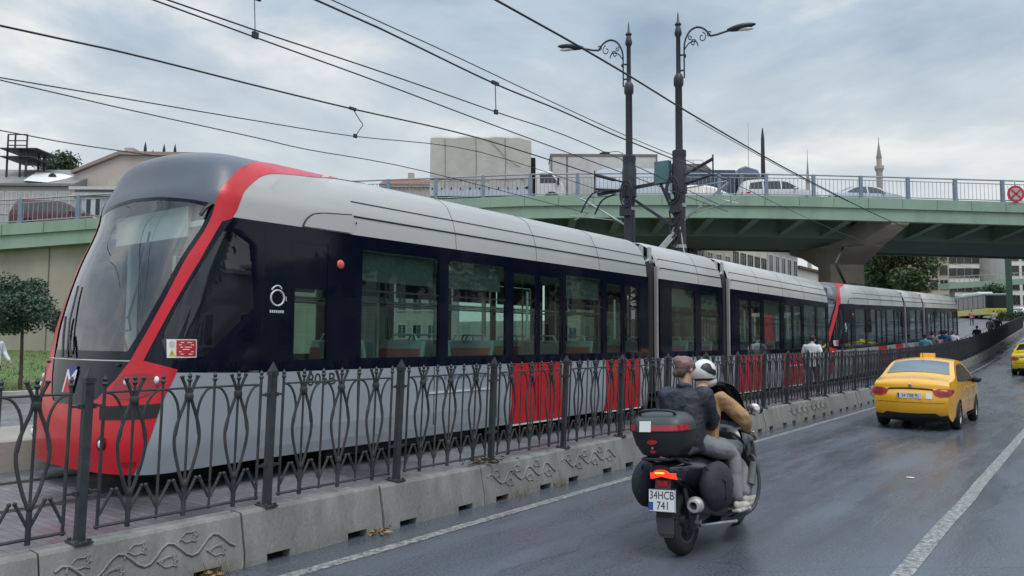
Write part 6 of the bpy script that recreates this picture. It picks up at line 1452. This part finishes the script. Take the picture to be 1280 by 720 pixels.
# rack and top case
mb = MB()
for x in (-.13, .13): mb.tube([(x,.02,.84),(x,-.28,.90),(x,-.42,.90)], .014, 6)
mb.tube([(-.13,-.42,.90),(.13,-.42,.90)], .014, 6); mb.tube([(-.16,-.02,.80),(-.165,-.25,.865),(-.10,-.32,.93)], .014, 6); mb.tube([(.16,-.02,.80),(.165,-.25,.865),(.10,-.32,.93)], .014, 6); mb.build('rack', m_black, sct, smooth=60)
CY = -.20
def case_ring(z, a, b0, b1, n=28):
    r = []
    for j in range(n):
        t = 2*pi*j/n; p = 3.4; cx, cy = cos(t), sin(t); r.append((math.copysign(abs(cx)**(2/p), cx)*a, CY+math.copysign(abs(cy)**(2/p), cy)*(b1 if cy > 0 else b0), z))
    return r
mb = MB(); mb.grid([case_ring(*q) for q in ((.915,.15,.16,.15),(.93,.19,.19,.17),(1.02,.245,.225,.185),(1.10,.265,.245,.19),(1.135,.27,.25,.19))], 0, True); mb.f.append(tuple(range(28))); mb.m.append(0); tc_ = mb.build('top_case', m_black, sct, smooth=40)
mb = MB(); mb.grid([case_ring(*q) for q in ((1.14,.272,.252,.192),(1.20,.268,.245,.19),(1.25,.245,.215,.175),(1.29,.19,.15,.14),(1.305,.10,.08,.08))], 0, True); mb.f.append(tuple(range(4*28, 5*28))); mb.m.append(0); ld = mb.build('lid', mat('case_lid', (.045,.055,.06), .4, var=.1), tc_, smooth=40)
def strip_on_case(z0, z1, a0, a1, off, m, name, parent):
    mb = MB(); rows = []
    for z in (z0, (z0+z1)/2, z1):
        t_ = (z-1.14)/.06; rows.append([])
        for i in range(13):
            a = lerp(a0, a1, i/12); p = 3.4; cx, cy = cos(a), sin(a); w_ = lerp(.272, .268, t_)+off; b0 = lerp(.252, .245, t_)+off
            rows[-1].append((math.copysign(abs(cx)**(2/p), cx)*w_, CY+math.copysign(abs(cy)**(2/p), cy)*b0, z))
    mb.grid(rows); return mb.build(name, m, parent, smooth=60)
strip_on_case(1.15, 1.20, radians(192), radians(243), .006, m_reds, 'case_reflector', tc_)
strip_on_case(1.15, 1.20, radians(268), radians(350), .006, m_reds, 'case_reflector', tc_)
mb = MB(); mb.box((-.06,-.004,-.05),(.05,.004,.045),0,Matrix.Translation((-.065,CY-.252,1.19)) @ Matrix.Rotation(radians(-12),4,'X')); mb.build('case_sticker', m_paper, tc_)
mb = MB(); mb.lathe([(0,-.008),(.045,-.008),(.05,.004),(0,.008)], 16, (-.02,CY-.238,1.05), 'y'); mb.v = [(x, y, 1.05+(z-1.05)*.45) for x, y, z in mb.v]; mb.build('case_latch', m_reds, tc_)
mb = MB(); mb.lathe([(0,-.008),(.012,-.008),(.014,.004),(0,.008)], 10, (-.02,CY-.232,1.00), 'y'); lk = mb.build('case_lock', m_chrome, tc_)
mb = MB(); mb.lathe([(0,-.008),(.028,-.008),(.03,.004),(0,.008)], 12, (-.02,CY-.222,.965), 'y'); mb.v = [(x, y, .965+(z-.965)*.45) for x, y, z in mb.v]; mb.build('case_latch', m_reds, tc_)
mb = MB(); mb.tube(smoothpts([(-.17,CY-.12,1.27),(-.15,CY-.16,1.315),(0,CY-.17,1.325),(.15,CY-.16,1.315),(.17,CY-.12,1.27)], 4), .012, 8); mb.build('case_rail', m_black, tc_, smooth=60)

# ------------------------------------------------- people
def cloth(n, c, b=.5, sc_=9, r=.85): return mat(n, c, r, var=.2, vscale=4, bump=min(1, b*1.5), bscale=sc_, bdist=.045)
m_shoe = mat('shoe_pale', (.50,.47,.42), .7, var=.15, vscale=20); m_shoed = mat('shoe_dark', (.03,.03,.032), .6)
m_hair = mat('hair_brown', (.10,.06,.04), .7, var=.3, vscale=30, bump=.6, bscale=90); m_hairk = mat('hair_black', (.018,.015,.014), .6, var=.3, vscale=30, bump=.5, bscale=80)
def limb(mb, pts, rs, n=12, sub=4):
    P = smoothpts(pts, sub); R = []
    for i in range(len(P)): t = i/(len(P)-1)*(len(rs)-1); k = min(int(t), len(rs)-2); R.append(lerp(rs[k], rs[k+1], t-k))
    mb.tube(P, R, n)
    mb.ell(P[0], (R[0],)*3, 10, 6); mb.ell(P[-1], (R[-1],)*3, 10, 6)
def torso(mb, rings, n=18):
    """rings: centre, right vector half width, front half depth direction"""
    rows = []
    for c, a, b, fx in rings:
        c = Vector(c); rv = Vector(fx[0]).normalized(); fv = Vector(fx[1]).normalized()
        rows.append([c+rv*(math.copysign(abs(cos(t))**.8, cos(t))*a)+fv*(math.copysign(abs(sin(t))**.9, sin(t))*b) for t in [2*pi*j/n for j in range(n)]])
    mb.grid(rows, 0, True); k = len(rows); mb.f += [tuple(range(n)), tuple(range((k-1)*n, k*n))]; mb.m += [0, 0]
def head(mb, c, face, s=1., up_=Vector((0,0,1))):
    """skull, jaw, nose, ears; face = direction it looks"""
    c = Vector(c); f = Vector(face).normalized(); r = f.cross(up_).normalized(); u = r.cross(f)
    M = Matrix((( r.x, f.x, u.x), (r.y, f.y, u.y), (r.z, f.z, u.z)))
    Q = lambda x, y, z: c+M @ Vector((x*s, y*s, z*s))
    mb.ell(c+M @ Vector((0,-.005*s,.035*s)), (.076*s,.094*s,.088*s), 16, 12, M=M)
    mb.ell(Q(0,.025,-.045), (.058*s,.066*s,.07*s), 14, 10, M=M)
    mb.ell(Q(0,.092,-.018), (.014*s,.02*s,.026*s), 8, 6, M=M); mb.ell(Q(0,.080,-.062), (.026*s,.012*s,.012*s), 8, 6, M=M)
    for sx_ in (-1, 1): mb.ell(Q(sx_*.077,-.005,-.005), (.010*s,.022*s,.032*s), 8, 6, M=M)
    return Q, M
def hand(mb, wrist, d, palm_n, thumb_side, s=1., curl=.9):
    """palm, four curled fingers of different lengths and a thumb; d = along the fingers, palm_n = out of the back of the hand"""
    w_ = Vector(wrist); d = Vector(d).normalized(); nn_ = Vector(palm_n); nn_ = (nn_-d*nn_.dot(d)).normalized(); sd_ = Vector(d.cross(nn_)).normalized()*thumb_side
    M = Matrix(((sd_.x, d.x, nn_.x), (sd_.y, d.y, nn_.y), (sd_.z, d.z, nn_.z)))
    mb.ell(w_+d*.045*s, (.040*s,.052*s,.017*s), 12, 8, M=M)
    for i, (o, ln) in enumerate(((.028,.072),(.010,.080),(-.009,.074),(-.027,.058))):
        p = w_+d*.085*s+sd_*o*s; pts = [p-d*.03*s]; dd = d.copy()
        for k in range(3):
            dd = (dd-nn_*curl*.8).normalized() if k else (d-nn_*curl*.25).normalized(); p = p+dd*ln*s*(.45,.32,.23)[k]; pts.append(p)
        mb.tube(pts, [.0098*s,.0095*s,.0088*s,.0075*s], 8); mb.ell(pts[-1], (.0075*s,)*3, 6, 4)
    p = w_+d*.02*s+sd_*.03*s; q_ = p+(sd_*.8+d*.7).normalized()*.035*s; r_ = q_+(d*.9+sd_*.25-nn_*curl*.5).normalized()*.035*s
    mb.tube([p-sd_*.015*s, q_, r_], [.014*s,.0115*s,.009*s], 8); mb.ell(r_, (.009*s,)*3, 6, 4)
def shoe(mb, heel, toe, s=1.):
    h, t = Vector(heel), Vector(toe); d = (t-h).normalized(); r = d.cross(Vector((0,0,1))).normalized(); u = r.cross(d)
    M = Matrix(((r.x, d.x, u.x), (r.y, d.y, u.y), (r.z, d.z, u.z)))
    mb.ell(h+d*.05*s+u*.04*s, (.040*s,.07*s,.05*s), 12, 8, M=M); mb.ell(h+d*.16*s+u*.025*s, (.046*s,.11*s,.034*s), 12, 8, M=M)
    mb.cbox((0,.115*s,-.008*s), (.082*s,.26*s,.022*s), 0, Matrix.Translation(h) @ M.to_4x4())
XR = ((1,0,0),(0,1,0))
def seated(name, label, yh, zh, lean_f, sh_w, jacket, trousers, shoem, shoulder_z, elbow, wrist, knee, ankle, toe, headc, face, hairf, group, jr=1., dz=0):
    root = thing(name, label, 'person', SCM, group=group, rot=(0, LEAN, SRZ))
    th = (Vector((0, cos(-lean_f), 0)))
    hip = Vector((0, yh, zh)); sh = Vector((0, yh+lean_f, shoulder_z)); ax = (sh-hip).normalized(); fwd_ = Vector((1,0,0)).cross(ax)*-1
    fwd_ = Vector((0, ax.z, -ax.y))
    f2 = ((1,0,0), tuple(fwd_)); P = lambda t, f=0: hip.lerp(sh, t)+fwd_*f
    neck = sh+Vector((0,.02,.05)); hc = Vector(headc)
    # one continuous body
    mb = MB(); torso(mb, [(P(-.1),.13,.09,f2),(P(.1),.15,.105,f2),(P(.5),.135,.095,f2),(P(.85),.16,.105,f2),(P(1.02),.12,.075,f2)])
    limb(mb, [tuple(P(.95)), tuple(neck), tuple(hc-Vector((0,.01,.06)))], [.075,.055,.052], 12)
    head(mb, hc, face)
    for s in (-1, 1):
        X = lambda v: (v[0]*s, v[1], v[2]); S_ = (s*sh_w, sh.y, sh.z-.03)
        limb(mb, [S_, X(elbow), X(wrist)], [.052,.042,.027])
        limb(mb, [(s*.09, yh, zh), X(knee), X(ankle)], [.082,.056,.04]); 
        w_ = Vector(X(wrist)); hand(mb, w_, (w_-Vector(X(elbow))).normalized()*.4+Vector((s*.35,.5,-.25)), (0,-.35,1), -1 if s > 0 else 1)
        ft = Vector(X(ankle)); mb.ell(tuple(ft+Vector((0,.05,-.05))), (.035,.08,.03), 10, 6)
    body = mb.build('body', m_skin, root, remesh=.009, sm=2)
    # jacket
    mb = MB(); torso(mb, [(P(-.20),.185*jr,.135,f2),(P(0,.0),.19*jr,.145,f2),(P(.3),.185*jr,.14,f2),(P(.6),.20*jr,.145,f2),(P(.86),.205*jr,.13,f2),(P(1.0),.165*jr,.10,f2),(P(1.10),.075,.07,f2)])
    for s in (-1, 1):
        X = lambda v: (v[0]*s, v[1], v[2]); S_ = (s*(sh_w-.01), sh.y, sh.z-.035); w_ = Vector(X(wrist)); e_ = Vector(X(elbow)); limb(mb, [S_, tuple(e_), tuple(e_.lerp(w_, .9))], [.088*jr,.072*jr,.05])
    mb.v = [(x+.022*mnoise.noise((x*9,y*9,z*17)), y+.03*mnoise.noise((x*8+z*6,y*7+9,z*15))+.012*mnoise.noise((x*20,y*9,z*24)), z+.012*mnoise.noise((x*9,y*9,z*9+4))) for x, y, z in mb.v]
    jk = mb.build('jacket', jacket, root, remesh=.013, sm=3)
    mb = MB(); limb(mb, [tuple(sh+Vector((-.06,.0,.05))), tuple(sh+Vector((0,-.055,.065))), tuple(sh+Vector((.06,.0,.05)))], [.03,.034,.03]); mb.build('collar', jacket, jk, remesh=.01, sm=2)
    # trousers
    mb = MB(); torso(mb, [(P(.12),.165,.12,f2),(P(-.05),.185,.135,f2),(P(-.2),.16,.12,f2)])
    for s in (-1, 1):
        X = lambda v: (v[0]*s, v[1], v[2]); limb(mb, [(s*.095, yh+.02, zh-.0), tuple(Vector((s*.095,yh,zh)).lerp(Vector(X(knee)),.55)+Vector((0,0,.012))), X(knee), tuple(Vector(X(knee)).lerp(Vector(X(ankle)), .93))], [.107,.098,.076,.06])
    mb.v = [(x+.012*mnoise.noise((x*9,y*9,z*9)), y+.012*mnoise.noise((x*9,y*9+9,z*9)), z+.01*mnoise.noise((x*9,y*9,z*9+4))) for x, y, z in mb.v]
    mb.build('trousers', trousers, root, remesh=.013, sm=3)
    for s in (-1, 1):
        mb = MB(); a = Vector((ankle[0]*s, ankle[1], ankle[2])); t_ = Vector((toe[0]*s, toe[1], toe[2])); h_ = a+Vector((0,-.05,-.085)); shoe(mb, h_, t_+Vector((0,0,-.0)), 1.05); so__ = mb.build('shoe', shoem, root, remesh=.008, sm=2)
    hairf(root, hc, Vector(face).normalized())
    return root, sh, hc
m_navy = cloth('navy_jacket', (.016,.022,.036), .7, 7, .55); m_tan = cloth('tan_jacket', (.40,.235,.115), .6, 9); m_jean = cloth('grey_jeans', (.20,.20,.225), .22, 9); m_gtr = cloth('grey_trousers', (.25,.255,.28), .22, 9)
m_scarf = mat('patterned_scarf', (.20,.105,.10), .8, var=.35, vscale=24, detail=2, dirt=(.42,.28,.33), dscale=13, damt=.9, bump=.6, bscale=18)
m_hel = mat('helmet_white', (.72,.72,.71), .2, coat=.7, var=.03)
def scarf_hair(root, c, f):
    r = f.cross(Vector((0,0,1))).normalized(); u = r.cross(f); M = Matrix(((r.x,f.x,u.x),(r.y,f.y,u.y),(r.z,f.z,u.z)))
    mb = MB(); mb.ell(c+u*.045-f*.015, (.092,.108,.088), 18, 12, M=M); mb.ell(c+u*.075-f*.08-r*.02, (.06,.055,.055), 14, 10, M=M); sc1 = mb.build('head_scarf', m_scarf, root, remesh=.009, sm=2)
    mb = MB(); mb.ell(c-f*.075-u*.03, (.066,.045,.055), 14, 10, M=M); mb.ell(c-f*.10-u*.045-r*.03, (.04,.035,.035), 12, 8, M=M); mb.build('hair', m_hair, root, remesh=.009, sm=1)
def helmet(root, c, f):
    r = f.cross(Vector((0,0,1))).normalized(); u = r.cross(f); M = Matrix(((r.x,f.x,u.x),(r.y,f.y,u.y),(r.z,f.z,u.z)))
    mb = MB(); rows = []
    for i in range(15):
        t = pi/2-(pi/2+.62)*i/14; row = []
        for j in range(25):
            a = radians(-214)+radians(248)*j/24 if t < .15 else radians(-214)+radians(360)*j/24
            row.append(None)
        rows.append(row)
    mb.ell(c+u*.02-f*.008, (.125,.148,.135), 26, 18, M=M); mb.ell(c-u*.075+f*.03, (.108,.125,.07), 20, 12, M=M); hl = mb.build('helmet', m_hel, root, remesh=.008, sm=3)
    def hs(az, el_, k=1.012):
        d = Vector((cos(el_)*sin(az), cos(el_)*cos(az), sin(el_))); return c+u*.02-f*.008+M @ Vector((d.x*.125*k, d.y*.148*k, d.z*.135*k))
    mb = MB(); mb.grid([[hs(lerp(-1.2,1.2,j/12), lerp(-.45,.35,i/6), 1.02) for j in range(13)] for i in range(7)]); mb.build('visor', m_dglass, hl, smooth=60)
    mb = MB()
    pl = [(2.05,.62),(2.35,.72),(2.75,.60),(2.95,.30),(2.62,.10),(2.3,-.12),(1.75,-.30),(1.45,-.20),(1.62,.12),(1.95,.22)]
    def sph(poly, k):
        vs = []
        for i, p in enumerate(poly):
            q = poly[(i+1)%len(poly)]; vs += [Vector((lerp(p[0],q[0],j/5), lerp(p[1],q[1],j/5))) for j in range(5)]
        x0 = [v for v in vs]; n_ = len(vs); ins = []
        for a in range(1, 16):
            for b in range(-8, 10):
                pt = Vector((1.3+a*.12, b*.1)); cc = False
                for i in range(len(poly)):
                    A_, B_ = poly[i], poly[i-1]
                    if (A_[1] > pt[1]) != (B_[1] > pt[1]) and pt[0] < (B_[0]-A_[0])*(pt[1]-A_[1])/(B_[1]-A_[1])+A_[0]: cc = not cc
                if cc: ins.append(pt)
        r_ = delaunay_2d_cdt(vs+ins, [(i, (i+1)%n_) for i in range(n_)], [], 1, 1e-5); mb.add([hs(q.x, q.y, k) for q in r_[0]], [tuple(f_) for f_ in r_[2]])
    sph(pl, 1.015); sph([(-a, b) for a, b in pl], 1.015); mb.build('helmet_graphic', m_plbk, hl, smooth=60)
    mb = MB(); mb.grid([[hs(lerp(.9,2*pi-.9,j/20), lerp(-.75,-.52,i/3), 1.0) for j in range(21)] for i in range(4)]); mb.build('helmet_trim', m_black, hl, smooth=60)
seated('person', 'passenger in a navy jacket and patterned head scarf on the back of the scooter', .25, .98, .06, .19, m_navy, m_jean, m_shoe, 1.45, (.205,.42,1.19), (.10,.62,1.08), (.285,.70,.80), (.33,.60,.40), (.355,.84,.305), (.01,.36,1.665), (.35,.9,-.12), scarf_hair, 'people riding the scooter', 1.06)
seated('person', 'rider in a tan jacket and white helmet steering the scooter', .58, .90, .14, .21, m_tan, m_gtr, m_shoe, 1.385, (.37,.84,1.16), (.375,.935,1.035), (.235,1.08,.80), (.30,.92,.40), (.325,1.16,.315), (.0,.86,1.605), (.05,1,-.05), helmet, 'people riding the scooter')

# pedestrians
def walker(label, loc, rz, top, bottom, hairm=m_hairk, h=1.74, stride=.18, bag=None, cap=None, bow=0., carry=None, name='person'):
    root = thing(name, label, 'person', loc, rz, 'pedestrians by the tram tracks'); s = h/1.74; root.scale = (s, s, s); f2 = XR
    sh = 1.43; hp = .92
    mb = MB(); torso(mb, [((0,0,hp-.08),.12,.085,f2),((0,0,hp+.1),.13,.09,f2),((0,.0,1.2),.13,.09,f2),((0,0,sh),.14,.09,f2)], 12)
    hc = Vector((0,.05+bow,1.60-bow*.5)); limb(mb, [(0,0,sh-.02),(0,.02,sh+.06),tuple(hc-Vector((0,.02,.05)))], [.07,.055,.052], 10, 2); head(mb, hc, (0,1,-bow*2))
    sides = {}
    for g in (-1, 1):
        el_ = Vector((g*.26,-.03-g*stride*.3,1.16)); wr = Vector((g*.24,.10-g*stride*.8,.94)); kn = Vector((g*.095,.06+g*stride*.7,.50)); an = Vector((g*.095,g*stride*1.3-.03,.09+.03*(g < 0)))
        sides[g] = (el_, wr, kn, an); limb(mb, [(g*.19,0,sh-.04), tuple(el_), tuple(wr)], [.05,.04,.028], 10, 2); limb(mb, [(g*.095,0,hp-.02), tuple(kn), tuple(an)], [.08,.055,.04], 10, 2)
        hand(mb, wr, (0,.15,-1), (g,0,0), -g, 1., .3)
    mb.build('body', m_skin, root, remesh=.016, sm=1)
    mb = MB(); torso(mb, [((0,0,hp-.10),.175,.125,f2),((0,0,hp+.1),.17,.12,f2),((0,0,1.2),.175,.125,f2),((0,0,sh-.04),.19,.115,f2),((0,0,sh+.045),.08,.07,f2)], 14)
    for g in (-1, 1): limb(mb, [(g*.185,0,sh-.045), tuple(sides[g][0]), tuple(sides[g][0].lerp(sides[g][1], .85))], [.07,.058,.046], 10, 2)
    mb.v = [(x+.012*mnoise.noise((x*8,y*8,z*12)), y+.012*mnoise.noise((x*7,y*7+9,z*12)), z) for x, y, z in mb.v]; mb.build('top', top, root, remesh=.018, sm=2)
    mb = MB(); torso(mb, [((0,0,hp+.06),.15,.11,f2),((0,0,hp-.06),.165,.12,f2),((0,0,hp-.15),.15,.11,f2)], 14)
    for g in (-1, 1): limb(mb, [(g*.09,0,hp-.05), tuple(sides[g][2]), tuple(sides[g][3]+Vector((0,0,.03)))], [.098,.075,.058], 10, 2)
    mb.build('trousers', bottom, root, remesh=.018, sm=2)
    for g in (-1, 1): mb = MB(); a = sides[g][3]; shoe(mb, a+Vector((0,-.06,-.065)), a+Vector((0,.2,-.07)), 1.); mb.build('shoe', m_shoed, root, remesh=.012, sm=1)
    mb = MB(); mb.ell(hc+Vector((0,-.018,.055)), (.084,.100,.085), 14, 10); mb.ell(hc+Vector((0,-.055,-.0)), (.076,.058,.06), 12, 8); mb.build('hair', hairm, root, remesh=.014, sm=1)
    if carry: mb = MB(); mb.ell((.30,.0,.78), (.07,.17,.16), 14, 10); mb.tube([(.24,-.02,.95),(.28,0,.90)], .012, 6); mb.build('bag', carry, root, smooth=60)
    return root
PT = .40
def along(px, X, z=0):  # a spot on the walkway X metres from the lens line, seen in picture column px
    d = ray(px, 440); y = X/d.x*d.y; return (X, y, G(y)+.41)
c_white = cloth('shirt_white', (.62,.64,.66)); c_teal = cloth('shirt_teal', (.06,.22,.27)); c_blue = cloth('shirt_blue', (.03,.075,.17)); c_lil = cloth('shirt_lilac', (.52,.50,.60)); c_blk = cloth('coat_black', (.02,.022,.026)); c_grey = cloth('top_grey', (.14,.13,.13)); c_pink = cloth('top_pink', (.50,.20,.22)); c_khk = cloth('top_beige', (.38,.34,.28))
t_dk = cloth('trousers_dark', (.03,.032,.04)); t_jn = cloth('trousers_denim', (.07,.09,.14))
walker('man in a white shirt walking away between the railing and the nearest tram', along(1015, -6.45), radians(4), c_white, t_dk, h=1.72, bow=.05)
for px, X, tp, bt, lb, hr, h in ((1157,-6.5,c_teal,t_dk,'person in a teal top walking beside the second tram',m_hairk,1.68),(1166,-6.75,c_grey,t_jn,'person in a grey top behind the one in teal',m_hairk,1.76),(1183,-6.6,c_blue,t_dk,'person in a dark blue top beside the end of the second tram',m_hairk,1.74),(1192,-6.35,c_lil,t_jn,'person in a pale lilac shirt next to the one in dark blue',m_hair,1.72),(1222,-6.6,c_blk,t_dk,'stooping person in black past the end of the second tram',m_hairk,1.62),(1239,-6.9,c_grey,t_dk,'person in dark grey in the far walking group',m_hairk,1.75),(1248,-6.5,c_blk,t_dk,'broad person in a black coat, right of the far walking group',m_hairk,1.82),(1244,-8.4,c_khk,t_dk,'person in a beige jacket behind the far walking group',m_hair,1.78),(1216,-11.0,c_pink,t_jn,'person in a pink top standing beyond the tracks',m_hairk,1.66)):
    walker(lb, along(px, X), radians(random.uniform(-12,12)), tp, bt, hr, h, stride=random.uniform(.1,.2))
p = at(3, 500, 18.5); walker('person in a white top with a dark bag, cut off by the left edge', (p.x-.36, p.y-.1, .45), radians(-70), c_white, t_dk, m_hair, 1.66, carry=m_black)

# small litter and weeds along the foot of the barrier
m_dry = mat('dry_leaves', (.30,.20,.10), .9, var=.5, vscale=30); m_weed = mat('dry_weed', (.20,.17,.075), .9, var=.4, vscale=20)
def litter(x, y, label, n, spread, m, z0=0., upright=False, nm='dry_leaves', cat='litter'):
    rnd = random.Random(int(y*100)); mb = MB()
    for i in range(n):
        cx, cy = rnd.gauss(0, spread*.5), rnd.gauss(0, spread); s = rnd.uniform(.02,.045); a = rnd.random()*6.28; h = rnd.uniform(0,.04)
        if upright: mb.add([(cx-.004,cy,0),(cx+.004,cy,0),(cx+rnd.gauss(0,.05),cy+rnd.gauss(0,.06),rnd.uniform(.06,.18))], [(0,1,2)])
        else: mb.add([(cx+cos(a)*s,cy+sin(a)*s,h),(cx-sin(a)*s*.5,cy+cos(a)*s*.5,h+.02),(cx-cos(a)*s,cy-sin(a)*s,h+rnd.uniform(0,.02)),(cx+sin(a)*s*.5,cy-cos(a)*s*.5,h)], [(0,1,2,3)])
    tag(mb.build(nm, m, None, loc=(x, y, z0), fixn=False), label, cat)
litter(-5.80, 3.62, 'dry weeds and leaves at the foot of the nearest carved barrier block', 60, .10, m_weed, 0.004, True, 'weed', 'weed')
litter(-5.78, 3.52, 'heap of brown dry leaves beside the dry weeds', 40, .10, m_dry, .004)
litter(-5.80, 5.40, 'pinkish dry leaves at the second barrier joint', 30, .07, m_dry, .004)
litter(-6.0, 7.25, 'dark heap of dead leaves on top of the barrier under the fence', 90, .17, mat('dead_leaves', (.09,.065,.045), .9, var=.5, vscale=30), .455)
litter(-5.80, 7.7, 'green and brown weeds under the carved block left of the scooter', 50, .12, m_weed, .004, True, 'weed', 'weed')
litter(-5.80, 8.6, 'dry weed tuft left of the scooter wheel', 40, .08, m_weed, .004, True, 'weed', 'weed')
mb = MB(); mb.add([(-.05,-.03,.004),(.06,-.02,.004),(.05,.03,.006),(-.04,.035,.006)], [(0,1,2,3)]); tag(mb.build('paper_scrap', m_paper, None, loc=(-2.25, 12.3, .003)), 'white scrap of paper on the wet road behind the taxi', 'litter')
